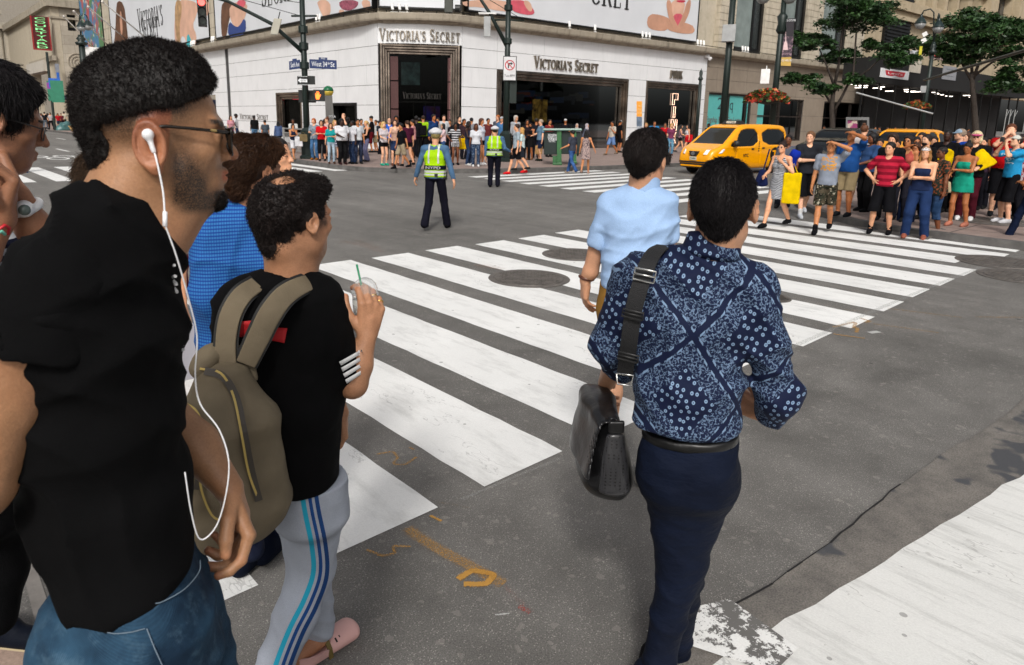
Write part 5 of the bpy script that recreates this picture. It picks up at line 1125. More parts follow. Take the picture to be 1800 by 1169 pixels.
# --- ornate lamp posts
def bell_lamp(mb,c,s=1.0):mb.lathe(c,[(.03*s,.55*s),(.07*s,.45*s),(.07*s,.36*s),(.16*s,.30*s),(.30*s,.05*s),(.34*s,0),(.31*s,-.02*s)],16)
def lamp_globe(mb,c,s=1.0):mb.lathe(c,[(.30*s,-.02*s),(.27*s,-.16*s),(.16*s,-.30*s),(.02,-.34*s)],14)
M_globe=mat('lamp_globe',(.26,.27,.27),.2)
def twin_lamp(px,py,sx,sy,lb,heads,z=.15,r=.10,hs=1.15,g=None):
 g=gp(px,py,z)if g is None else g;e=empty('street_lamp',g,lb,'street lamp');t_=onray(sx,sy,g);mb=MB();mb.tube([g,[g[0],g[1],t_[2]]],[r*1.4,r],10);mb.lathe(g,[(r*3,0),(r*3,.2),(r*2.1,.4),(r*1.6,1.3),(r*1.2,1.4)],12);mb.lathe([g[0],g[1],t_[2]],[(r*1.8,-.8),(r*2.2,-.6),(r,-.5),(r*1.7,-.3),(r*.4,0)],10);mb.build('shaft',M_green,e,True)
 for hx,hy in heads:
  h_=onray(hx,hy,g);a_=np.array([g[0],g[1],t_[2]]);pk=(a_*.5+h_*.5);pk[2]=max(h_[2],a_[2])+.9;mb=MB();mb.tube([a_-[0,0,.2],(a_*.75+h_*.25)*[1,1,0]+[0,0,pk[2]-.25],pk,(a_*.1+h_*.9)*[1,1,0]+[0,0,pk[2]-.1],h_+[0,0,.5]],.045,8);o=mb.build('arm',M_green,e,True)
  mb=MB();bell_lamp(mb,h_,hs);o=mb.build('lamp_shade',mat('lamp_teal',(.008,.02,.02),.35),e,True);mb=MB();lamp_globe(mb,h_,hs);mb.build('globe',M_globe,e,True)
 return e,g
le,lg=twin_lamp(1618,300,1631,74,'twin headed bishop crook street lamp between the two trees',((1618,41),(1649,48)),r=.12,hs=1.15,g=gy(1618,17.8))
u,n=face_cam(lg);mb=MB();plate(mb,onray(1626,60,lg),nrm(u+upv*.6),n,.30,.26,.05,nrm(upv-u*.6));plate(mb,onray(1624,71,lg),nrm(u+upv*.6),n,.30,.26,.05,nrm(upv-u*.6));mb.build('small_plate',M_wl,le);mb=MB();plate(mb,onray(1618,91,lg),u,n,.16,.72,.03);mb.build('yellow_plate',mat('plate_yellow',(.55,.5,.03),.5),le);mb=MB();plate(mb,onray(1623,157,lg),u,n,.34,.45,.3);mb.build('grey_box',M_grey,le)
lg0=lg
le,lg=twin_lamp(159,236,151,62,'double globe street lamp on the far left sidewalk',((143,47),(155,45)),r=.22);u,n=face_cam(lg)
mb=MB();plate(mb,onray(152,91,lg),u,n,1.0,.8,.1);plate(mb,onray(166,91,lg),u,n,.8,.7,.1);mb.build('white_plate',M_wl,le)
g4=gp(1352,270,.15);le=empty('street_lamp',g4,'lamp post with tall event banner above a flower basket','street lamp');u,n=face_cam(g4);w_=u if proj(g4+u)[0]>proj(g4)[0]else-u;t4=onray(1366,-30,g4);mb=MB();mb.tube([g4,[g4[0],g4[1],t4[2]]],[.2,.14],12);mb.lathe([g4[0],g4[1],onray(1362,42,g4)[2]],[(.15,-.6),(.3,-.4),(.22,0),(.3,.4),(.15,.6)],12)
mb.tube([onray(1372,-5,g4),onray(1340,-4,g4)],.08,8);mb.build('shaft',M_green,le,True);mb=MB();bell_lamp(mb,onray(1342,-8,g4),1.4);bell_lamp(mb,onray(1388,-8,g4),1.4);mb.build('lamp_shade',MATS['lamp_teal'],le,True);mb=MB();lamp_globe(mb,onray(1342,-8,g4),1.4);lamp_globe(mb,onray(1388,-8,g4),1.4);mb.build('globe',M_globe,le,True)
bn_=empty('event_banner',onray(1380,116,g4),'dark banner showing a lit tower above a yellow strip','banner');q=lambda px,py,d=0.0:onray(px,py,g4)-n*d
t=NT('banner_night');c=t.coord();b=t.mix(t.step(t.noise(c,5,5,.7),.56,.05),(.03,.015,.03),(.32,.2,.24));x,y,z=t.sep(c);b=t.mix(t.math('LESS_THAN',z,4.6-.2),(.012,.008,.012),b)if 0 else b;t.P(Base_Color=b)
mb=MB();mb.hexa([q(1366,101),q(1391,100),q(1391,100,.03),q(1366,101,.03),q(1370,65),q(1395,64),q(1395,64,.03),q(1370,65,.03)]);mb.build('city_picture',t.m,bn_);mb=MB();mb.hexa([q(1370,64.8),q(1395,63.8),q(1395,63.8,.03),q(1370,64.8,.03),q(1371,34),q(1396,32),q(1396,32,.03),q(1371,34,.03)]);mb.build('night_sky',mat('banner_dark',(.012,.008,.014),.6),bn_)
mb=MB();mb.hexa([q(1363,115),q(1390,116),q(1390,116,.03),q(1363,115,.03),q(1366,101.2),q(1391,100.2),q(1391,100.2,.03),q(1366,101.2,.03)]);mb.build('yellow_strip',mat('banner_yellow',(.55,.36,.08),.6),bn_)
mb=MB();mb.poly([q(x_,y_,-.02)for x_,y_ in((1376,88),(1385,88),(1384,76),(1382,72),(1381,50),(1380.4,72),(1378,76))]);mb.build('tower_shape',mat('banner_tower',(.7,.5,.5),.5),bn_)
mb=MB();text_on(mb,'WELCOME',q(1376,38,-.02),w_,upv,n,.7,.12,.004);text_on(mb,'YOU WILL BE',q(1372,108,-.02),w_,upv,n,.6,.12,.004);mb.build('lettering',M_whl,bn_)
e=empty('white_box',q(1345,145),'small white antenna box on the banner post','box');mb=MB();plate(mb,q(1345,135,-.2),u,n,.5,.85,.3);mb.build('housing',M_wl,e,bevel=.02);mb=MB();mb.tube([q(1347,126,-.2),q(1348,116,-.2)],.03,5);mb.build('antenna',M_wl,e)
def basket(c,r,h,lb,seed):
 random.seed(seed);e=empty('flower_basket',c-np.array([0,0,h]),lb,'flower basket');cols={'leaf':mat('basket_leaf',(.035,.09,.02),.6),'flower_red':mat('flower_red',(.50,.05,.03),.6),'flower_orange':mat('flower_orange',(.55,.22,.04),.6)}
 mbs={k:MB()for k in cols}
 for i in range(900):
  a=random.uniform(0,math.tau);rr=r*random.random()**.5;zz=h*(.9-(rr/r)**2*.9)*random.uniform(.4,1)-(h*.5 if rr>r*.8 else 0)*random.random();k=random.choices(list(cols),(.55,.3,.15))[0];p=c+np.array([math.cos(a)*rr,math.sin(a)*rr,zz]);s_=r*random.uniform(.05,.10);A=nrm(np.random.RandomState(seed*997+i).normal(size=3))*s_;B=nrm(np.cross(A,[random.random(),random.random(),1]))*s_
  mbs[k].quad(p-A-B,p+A-B,p+A+B,p-A+B)
 for k,m_ in mbs.items():m_.build(k.split('_')[0]if k=='leaf' else 'blossom',cols[k],e)
 m_=MB();m_.lathe(c,[(.05,-h*.75),(r*.5,-h*.55),(r*.75,-h*.1),(r*.75,.0)],14);m_.build('pot',mat('basket_pot',(.03,.03,.02),.8),e)
basket(q(1348,172,-.6),1.25,.55,'round basket of red and orange flowers on the banner post',5);basket(onray(1612,186,lg0),.85,.4,'round basket of flowers on the twin headed lamp',6)
# cables over the right side
mb=MB();A=gp(1500,300,.15);a,b=onray(1505,163,A),onray(1640,200,A);mb.tube([a,b],.03,5);tag(mb.build('cable',M_grey),'thin pale cable sloping down before the dark shed','cable')
mb=MB();a,b=dp(1624,141,24),dp(1830,80,15);mb.tube([a,b],.04,6);tag(mb.build('cable',M_green),'dark cable rising to the right edge over the tree','cable')
# phone booth
g=gp(1507,292,.15);e=empty('phone_booth',g,'grey framed phone booth with a purple advert behind the hair bun','phone booth');u,n=face_cam(g);q=lambda px,py,d=0.0:onray(px,py,g)-n*d;w_=u if proj(g+u)[0]>proj(g)[0]else-u
mb=MB();mb.v,mb.f=[],[]
def sg2(mb,x0,y0,x1,y1,d0,d1):mb.hexa([q(x0,y1,d0),q(x1,y1,d0),q(x1,y1,d1),q(x0,y1,d1),q(x0,y0,d0),q(x1,y0,d0),q(x1,y0,d1),q(x0,y0,d1)])
sg2(mb,1487,206,1528,211,0,.8);sg2(mb,1524,211,1528,290,0,.05);sg2(mb,1487,211,1490,290,0,.8);mb.build('frame',mat('booth_grey',(.20,.20,.20),.4,.4),e);mb=MB();sg2(mb,1490,211,1507,270,.05,.1);t=NT('purple_ad');c=t.coord();t.P(Base_Color=t.mix(t.step(t.noise(c,3,3),.55,.03),(.25,.03,.12),(.5,.4,.33)));mb.build('advert',t.m,e)
# rubbish and board far left
g=gp(131,233,.02);mb=MB();a=[onray(119,221,g),onray(136,221,g),onray(145,232,g),onray(128,232.5,g)];nn=np.array([0,-.12,0]);mb.hexa([a[3],a[2],a[2]+nn,a[3]+nn,a[0],a[1],a[1]+nn,a[0]+nn]);tag(mb.build('wooden_board',mat('plywood',(.55,.34,.13),.7)),'tan plywood board leaning on the far left kerb','board')
g=gp(113,231,.05);s=SD();
for k,(px,py,r_)in enumerate(((110,228,.6),(116,224,.7),(120,221,.5),(108,231,.4))):s.ell(onray(px,py,g),(r_,r_,r_*.8),k=.15)
s.disp(lambda p:.12*_n3(p,5));o=mesh_obj('rubbish_bag',s.mesh(.09),mat('bag_teal',(.05,.13,.13),.35,var=.5,vs=2));tag(o,'heap of dark teal rubbish bags beside the board','rubbish bag')
g=gp(97,229,.15);mb=MB();mb.tube([g,g+[0,0,7.5]],.12,8);e=empty('sign_post',g,'sign post with green and blue plates before the far crowd','sign post');mb.build('pole',M_green,e);u,n=face_cam(g)
for nm,px,py,w2,h2,m_ in(('green_plate',94,160,1.0,1.9,mat('plate_green',(.03,.20,.12),.5)),('green_plate',101,161,1.1,2.1,MATS['plate_green']),('blue_plate',96,146,1.0,.9,MATS['banner_blue']),('purple_plate',96,151,1.3,.6,mat('plate_purple',(.25,.05,.3),.5))):
 mb=MB();plate(mb,onray(px,py,g)+n*(.2 if px!=101 else .25),u,n,w2,h2,.05);mb.build(nm,m_,e)
g=gp(48,232,.15);c=onray(48,177,gp(60,229));e=traffic_light(c,nrm([-c[0],-c[1],0]),'small distant traffic light glowing red at the far left',True,2.2)
# black suv far left, seen from behind
c3=car((2.9,45.0,0),rad(92),suv,'black car driving away seen beside the profile with glasses',M_blackp,'car')
for sx in(-1,1):mb=MB();mb.box(-2.46,-2.38,*sorted((sx*.70,sx*.92)),1.05,1.3);o=mb.build('tail_light',lit('tail_red',(.8,.03,.02),1.5));o.parent=c3
# ============================================================ trees
def tree_mats():
 t=NT('leaf_green');c=t.coord();n=t.noise(c,1.2,3);m_=t.noise(c,30,1);b=t.mix(t.remap(n,.3,.7,0,1),(.008,.028,.009),(.032,.086,.016));b=t.scale(b,t.remap(m_,.3,.7,.6,1.5));t.P(Base_Color=b,Roughness=.5,Transmission_Weight=0.0);return t.m
M_leaf=tree_mats();M_bark=mat('bark',(.035,.026,.020),.9,var=.4,vs=8,bump=.8,bs=30)
def tree(g,blobs,forks,lb,seed,leaf=.09,nper=1500,k=1.0):
 blobs=[(c,a*k,b*k)for c,a,b in blobs];forks=[(p,a*k,b*k)for p,a,b in forks];leaf*=k
 """g root point; forks: limb polylines; blobs: flat layered clusters (centre, rx, rz)"""
 e=empty('street_tree',g,lb,'tree','street trees before the dark shed');mb=MB()
 for pts,r0,r1 in forks:mb.tube([np.array(p)for p in pts],list(np.linspace(r0,r1,len(pts))),8)
 rs=np.random.RandomState(seed);
 V,Q=[],[];
 for(c,rx,rz)in blobs:
  c=np.array(c);mb.tube([c-[0,0,rz*.9],c,c+[rx*.5,0,rz*.3]],[.03,.02,.008],5)
  for j in range(5):a=rs.uniform(0,6.28);mb.tube([c-[0,0,rz*.5],c+[math.cos(a)*rx*.8,math.sin(a)*rx*.8,rs.uniform(-.2,.2)]],[.018,.005],4)
  for k in range(9):
   a=rs.uniform(0,6.28);rr=rx*rs.uniform(.2,1)**.7;s_=c+[math.cos(a)*rr,math.sin(a)*rr,rs.uniform(-1,1)*rz*(1-.5*rr/rx)];n_=int(nper/9);r_=rx*rs.uniform(.28,.5)
   p=rs.normal(size=(n_,3))*[r_*.5,r_*.5,r_*.16]+s_;p[:,2]-=.15*((p[:,:2]-s_[:2])**2).sum(1)/max(r_,.1)
   A=rs.normal(size=(n_,3))*[1,1,.45];A/=np.linalg.norm(A,axis=1)[:,None];B=np.cross(A,rs.normal(size=(n_,3))*[.5,.5,1]);B/=np.linalg.norm(B,axis=1)[:,None]+1e-9;ls=leaf*rs.uniform(.6,1.3,(n_,1));A*=ls;B*=ls*.42
   b0=sum(len(v)for v in V);V.append(np.stack([p-A,p+B,p+A,p-B],1).reshape(-1,3));Q.append(np.arange(n_*4).reshape(-1,4)+b0)
 mb.build('trunk',M_bark,e,True);mesh_obj('crown',(np.concatenate(V),np.concatenate(Q)),M_leaf,e,smooth=False,frame='world');return e
g=gy(1466,18.6);k_=np.linalg.norm(g[:2])/30.0;q=lambda px,py,d=0.0:onray(px,py,g)+np.array([d*.5,d*.86,0])
F1=[([g,q(1464,240),q(1462,190),q(1466,150)],.13,.08),([q(1463,200),q(1480,170),q(1500,130),q(1505,60)],.07,.03),([q(1466,150),q(1455,120),q(1440,85)],.06,.02),([q(1466,155),q(1475,110),q(1480,60),q(1490,10)],.07,.02),([q(1463,185),q(1440,150),q(1415,140)],.05,.015),([q(1490,150),q(1530,120),q(1560,90)],.05,.015)]
Bl=[(q(1440,62,.5),.9,.35),(q(1425,78,-.5),.7,.25),(q(1500,30),1.3,.5),(q(1540,40,1),1.3,.5),(q(1570,75,.5),.8,.4),(q(1555,105,-.5),.8,.35),(q(1415,138,.5),.75,.25),(q(1440,155,-.5),.6,.25),(q(1500,95,1),.7,.3),(q(1520,138,.6),.6,.25),(q(1495,5),1.4,.4),(q(1550,15,1),1.2,.4),(q(1585,85,.3),.5,.25)]
tree(g,Bl,F1,'dark leaved street tree rising behind the person shading the eyes',3,nper=2300,k=k_*.88)
g=gy(1722,18.4);k_=np.linalg.norm(g[:2])/30.0;q=lambda px,py,d=0.0:onray(px,py,g)+np.array([d*.5,d*.86,0])
F2=[([g,q(1716,240),q(1712,180),q(1708,130)],.15,.08),([q(1712,150),q(1690,110),q(1670,80)],.06,.02),([q(1710,140),q(1725,100),q(1745,50)],.07,.02),([q(1710,135),q(1750,105),q(1790,70)],.06,.02),([q(1709,130),q(1705,80),q(1700,40)],.06,.02)]
Bl=[(q(1668,72,.5),1.1,.35),(q(1700,42),1.2,.4),(q(1740,35,1),1.3,.4),(q(1780,55,.5),1.2,.4),(q(1720,65,-.5),1.3,.45),(q(1765,80,1),1.3,.4),(q(1685,88,1),1.0,.3),(q(1790,100),.9,.4),(q(1780,150,.5),.8,.3),(q(1720,25,.5),.9,.3),(q(1655,80,0),.6,.2),(q(1800,130,.5),.9,.4),(q(1705,100,.8),.7,.3)]
tree(g,Bl,F2,'wide layered street tree at the upper right corner',8,nper=1900,k=k_*.85)
# ============================================================ people
def skin_mat(name,c,rough=.5,beard=None):
 if name in MATS:return MATS[name]
 t=NT(name);co=t.coord();n=t.noise(co,9,5,.6);f=t.noise(co,220,3,.7)
 b=t.scale(c,t.remap(n,.3,.7,.80,1.16));b=t.scale(b,t.remap(f,.3,.7,.88,1.12));red=t.noise(t.mapping(co,loc=(3,1,4)),5,3);b=t.mix(t.remap(red,.5,.75,0,.25),b,(min(c[0]*1.15,1),c[1]*.72,c[2]*.66))
 if beard:
  bb=t.attr('beard');g=t.math('MULTIPLY',bb,t.remap(t.noise(co,420,2,.9),.3,.6,.55,1.15),clamp=True);b=t.mix(g,b,beard)
  rd=t.attr('flush');b=t.mix(t.math('MULTIPLY',rd,.6),b,(c[0]*1.25,c[1]*.55,c[2]*.5))
 t.P(Base_Color=b,Roughness=rough,Subsurface_Weight=.04,Subsurface_Scale=.02);t.b.inputs['Subsurface Radius'].default_value=(1,.35,.2);t.b.inputs['Specular IOR Level'].default_value=.4
 t.bump(t.math('ADD',f,n),.28,.003);MATS[name]=t.m;return t.m
SKIN={k:srgb(v)[:3]for k,v in dict(w='D9A07C',p='E0AC8C',t='B97B50',b='6E4026',d='3A2015',o='A8683E',m='8C5534').items()}
def skin(k):return skin_mat('skin_'+dict(w='fair',p='pale',t='tan',b='brown',d='dark',o='olive',m='medium')[k],SKIN[k])
def cloth(c,kind='',rough=.85,c2=None,sc=1.0):
 if isinstance(c,str):c=srgb(c)[:3]
 c2_=srgb(c2)[:3]if isinstance(c2,str)else c2
 key='cloth_%s_%s_%s_%s'%(kind,''.join('%02x'%int(min(v,1)*255)for v in c),'' if c2_ is None else ''.join('%02x'%int(v*255)for v in c2_),sc)
 if key in MATS:return MATS[key]
 t=NT(key);co=t.coord();n=t.noise(co,6,4);x,y,z=t.sep(co)
 b=t.scale(c,t.remap(n,.3,.7,.78,1.18));b=t.scale(b,.85)
 if kind=='hstripe':b=t.mix(t.math('GREATER_THAN',t.math('SINE',t.math('MULTIPLY',t.math('ADD',z,t.math('MULTIPLY',n,.02)),62.8/sc)),0.0),b,c2_)
 if kind=='dstripe':
  u=t.math('ADD',z,t.math('ADD',t.math('MULTIPLY',t.math('ABSOLUTE',x),.2),t.math('MULTIPLY',t.noise(co,3,2),.12)));b=t.mix(t.math('GREATER_THAN',t.math('SINE',t.math('MULTIPLY',u,230.0/sc)),0.1),b,c2_)
 if kind=='vstripe':b=t.mix(t.math('GREATER_THAN',t.math('SINE',t.math('MULTIPLY',x,150.0/sc)),0.0),b,c2_)
 if kind=='camo':
  b=t.mix(t.step(t.noise(co,14*sc,3),.5,.01),b,c2_);b=t.mix(t.step(t.noise(t.mapping(co,loc=(5,5,1)),17*sc,3),.58,.01),b,(.012,.011,.008));b=t.mix(t.step(t.noise(t.mapping(co,loc=(2,9,3)),16*sc,3),.62,.01),b,(.36,.33,.25))
 if kind=='print':
  m=t.math('MULTIPLY',t.step(t.noise(t.mapping(co,(1,1,2)),22*sc,3),.52,.02),t.math('MULTIPLY',t.math('GREATER_THAN',y,0.03),t.math('MULTIPLY',t.math('LESS_THAN',t.math('ABSOLUTE',x),.12),t.math('MULTIPLY',t.math('GREATER_THAN',z,1.10),t.math('LESS_THAN',z,1.34)))));b=t.mix(m,b,c2_)
 if kind=='floral':b=t.mix(t.step(t.noise(co,26*sc,3),.54,.01),b,c2_)
 if kind=='denim':
  b=t.mix(t.remap(t.noise(co,5,5,.7),.42,.75,0,.75),b,tuple(min(v*2.1+.03,.6)for v in c))
 t.P(Base_Color=b,Roughness=rough);t.b.inputs['Specular IOR Level'].default_value=.1
 w=t.noise(t.mapping(co,(1,1,.5)),16,3,.6);t.bump(t.math('ADD',t.math('MULTIPLY',w,3),t.noise(co,300,2)),.35,.006)
 MATS[key]=t.m;return t.m
def hair_mat(c):
 if isinstance(c,str):c=srgb(c)[:3]
 key='hair_'+''.join('%02x'%int(v*255)for v in c)
 if key in MATS:return MATS[key]
 t=NT(key);co=t.coord();n=t.noise(t.mapping(co,(60,60,9)),1.5,4,.7);b=t.scale(c,t.remap(n,.3,.7,.5,1.6));t.P(Base_Color=b,Roughness=.55);t.b.inputs['Specular IOR Level'].default_value=.35;t.bump(n,.8,.01);MATS[key]=t.m;return t.m
def ik(S,T,l1,l2,hint):
 S,T=np.array(S,float),np.array(T,float);d=T-S;L=np.linalg.norm(d);L_=min(L,(l1+l2)*.999);L_=max(L_,abs(l1-l2)+.01);u=d/L
 a=(l1*l1-l2*l2+L_*L_)/(2*L_);h=math.sqrt(max(l1*l1-a*a,0));hn=np.array(hint,float);hn=hn-u*(hn@u);hn=nrm(hn);return S+u*a+hn*h,S+u*L_
def hand_chains(W,d,n_,t_,sc=1.0,curl=.5,spread=.5,grip=None,fat=1.0):
 """joint chains of a hand: W wrist, d hand axis, n_ the way the palm faces, t_ towards the thumb. Returns palm pieces and five finger chains"""
 d,n_=nrm(d),np.array(n_,float);n_=nrm(n_-d*(n_@d));t_=np.array(t_,float);t_=nrm(t_-d*(t_@d)-n_*(t_@n_));W=np.array(W,float)
 ch=[];palm=[]
 K=[(.030,.092,(.044,.026,.020),.0088),(.010,.096,(.048,.029,.021),.0092),(-.010,.090,(.044,.027,.020),.0086),(-.029,.080,(.034,.021,.018),.0076)]
 for i,(tx,ly,seg,r)in enumerate(K):
  c=curl[i]if hasattr(curl,'__len__')else curl;base=W+(d*ly+t_*tx)*sc;a=.25*c+.05;dd=nrm(d+t_*tx*spread*3);pts=[base];p=base
  palm.append((W+(d*.012+t_*tx*.55)*sc,base,.0150*sc,.0122*sc))
  for j,s_ in enumerate(seg):
   a+=c*(.55,.75,.5)[j];v=dd*math.cos(a)+n_*math.sin(a);p=p+v*s_*sc;pts.append(p)
  ch.append((pts,[r*sc*k*fat for k in(1.12,1.0,.93,.78)]))
 tc=grip if grip is not None else .35
 b0=W+(d*.022+t_*.020+n_*.004)*sc;v1=nrm(d*.62+t_*.72+n_*(.25+.5*tc));p1=b0+v1*.042*sc;v2=nrm(d*.85+t_*(.45-.5*tc)+n_*(.25+.6*tc));p2=p1+v2*.034*sc;v3=nrm(d*.95+t_*(.15-.6*tc)+n_*(.2+.6*tc));p3=p2+v3*.026*sc
 ch.append(([b0,p1,p2,p3],[.0150*sc*fat,.0115*sc*fat,.0105*sc*fat,.0085*sc*fat]))
 palm.append((W,W+(d*.05)*sc,.022*sc,.018*sc));palm.append((W+(d*.03+t_*.014+n_*.008)*sc,W+(d*.07+t_*.018+n_*.006)*sc,.017*sc,.013*sc));palm.append((W+(d*.03-t_*.016+n_*.007)*sc,W+(d*.07-t_*.020+n_*.004)*sc,.016*sc,.012*sc))
 return palm,ch
def sd_hand(s,*a,**k):
 palm,ch=hand_chains(*a,**k)
 for p in palm:s.cone(*p,k=.010)
 for pts,r in ch:s.chain(pts,r,k=.0045)
 return ch
def sd_head(s,c,M,hh=.235,fine=False,jaw=1.0,nose=1.0,lips=1.0,ear=True,width=1.0,eo=(0,0),es=1.0):
 """head about c (middle of the head) with rows of M = right, front, up"""
 c=np.array(c,float);M=np.array(M,float);q=hh/.235
 def w(x,y,z):return c+(M[0]*x*width+M[1]*y+M[2]*z)*q
 def E(p,r,k,sub=False,MM=None):s.ell(w(*p),np.array(r)*q*np.array([width,1,1]),M if MM is None else MM,k,sub)
 E((0,-.016,.036),(.0765,.098,.082),.02);E((0,.028,-.030),(.060*jaw,.062,.078),.03);E((0,.058,-.086),(.034*jaw,.030,.028),.03)
 for sx in(-1,1):
  E((sx*.046*jaw,.012,-.062),(.018,.034,.026),.03);E((sx*.041,.056,-.018),(.022,.022,.018),.02)
  s.cone(w(sx*.010,.083,.026),w(sx*.042,.072,.026),.0085*q,.008*q,.012)
  if fine:E((sx*.031,.093,.004),(.017,.012,.0095),.012,True);
  if fine:E((sx*.031,.0745,.004),(.0125,.0125,.0125),.004)
  if fine:s.cone(w(sx*.018,.0855,.0095),w(sx*.044,.0795,.008),.0028*q,.0028*q,.004);s.cone(w(sx*.018,.085,-.0035),w(sx*.043,.079,-.002),.0025*q,.0025*q,.005)
 s.cone(w(0,.084,.020),w(0,.0995+.004*nose,-.020),.0075*q,.0100*q*nose,.010);E((0,.101+.007*nose,-.0255),(.0095*nose,.0095,.0085),.008)
 for sx in(-1,1):E((sx*.0125*nose,.094,-.029),(.0075,.0095,.0070),.006)
 if fine:
  for sx in(-1,1):E((sx*.0075,.0985,-.0345),(.0040,.0055,.0030),.003,True)
 s.cone(w(-.019,.0825,-.056),w(0,.0905+.002*lips,-.0545),.0035*q,.0058*q*lips,.006);s.cone(w(.019,.0825,-.056),w(0,.0905+.002*lips,-.0545),.0035*q,.0058*q*lips,.006)
 s.cone(w(-.017,.081,-.0625),w(0,.0885+.002*lips,-.0655),.0035*q,.0068*q*lips,.006);s.cone(w(.017,.081,-.0625),w(0,.0885+.002*lips,-.0655),.0035*q,.0068*q*lips,.006)
 if fine:
  for sx in(-1,1):s.cone(w(sx*.022,.086,-.0595),w(0,.099,-.0600),.0012*q,.0016*q,.003,True)
 if ear:
  for sx in(-1,1):
   if fine:
    EM=frame_of(M[0]*sx+M[1]*-.35,M[2]+M[1]*-.12);e0=w(sx*.0775/1,-.006+eo[0],eo[1])
    s.ell(w(sx*.077,-.004+eo[0],eo[1]),(.012*q,.017*q*es,.030*q*es),M,.012)
    s.torus(e0+M[0]*sx*.007*q-M[1]*.004*q,M[0]*sx+M[1]*-.35,.026*q*es,.0046*q*es,.004,M[2]+M[1]*-.15,ry=.0165*q*es)
    s.ell(e0+(M[0]*sx*.015+M[1]*.001-M[2]*.001)*q,(.0115*q,.0095*q*es,.015*q*es),M,.004,True);s.ell(e0+(M[0]*sx*.006-M[2]*.028*es+M[1]*.004)*q,(.0055*q*es,.009*q*es,.009*q*es),M,.005);s.ell(e0+(M[0]*sx*.009+M[1]*.0125-M[2]*.003)*q,(.004*q,.004*q,.006*q),M,.004)
    s.torus(e0+(M[0]*sx*.006+M[2]*.002)*q,M[0]*sx+M[1]*-.35,.0165*q*es,.0028*q*es,.003,M[2]+M[1]*-.15,ry=.010*q*es)
   else:E((sx*.080,-.006,-.002),(.008,.017,.030),.006)
 return w
def rotz(a):c,s=math.cos(a),math.sin(a);return np.array([[c,s,0],[-s,c,0],[0,0,1.0]])
ARMS={'down':((.27,.02,.78),(.3,-1,0)),'loose':((.25,.12,.80),(.4,-1,0)),'back':((.26,-.14,.82),(.2,-1,.2)),'fwd':((.22,.26,.86),(.3,-1,-.2)),'hips':((.20,.04,1.03),(1,-.35,-.1)),'cross':((-.06,.20,1.18),(1,.1,-.8)),'phone':((.05,.30,1.18),(.5,-.2,-1)),'bent':((.14,.32,1.08),(.4,-.4,-1)),'shade':((.09,.17,1.69),(1,.25,.05)),'camera':((.05,.24,1.56),(.7,.3,-1)),'chin':((.02,.15,1.45),(.6,.2,-1)),'strap':((.12,.13,1.33),(.8,-.3,-1)),'face':((.06,.14,1.53),(.7,.2,-1)),'reach':((.42,.40,1.12),(.5,-.5,-1)),'side':((.45,.12,1.05),(0,-.6,-1)),'pocket':((.19,.03,.90),(.8,-.9,0)),'wide':((.40,-.10,.92),(.3,-1,.3)),'wave':((.38,.22,1.55),(.6,-.3,-1)),'behind':((.02,-.18,.98),(1,-.3,0))}
LEGS={'stride':((.17,.20,.0),(.13,-.24,.05)),'stand':((.11,.0,0),(.11,.0,0)),'apart':((.16,.02,0),(.16,-.02,0)),'walk':((.09,.26,0),(.09,-.32,.07)),'walk2':((.09,-.30,.08),(.09,.26,0)),'shift':((.10,.08,0),(.15,-.05,0)),'cross':((-.02,.10,0),(.08,-.02,0))}
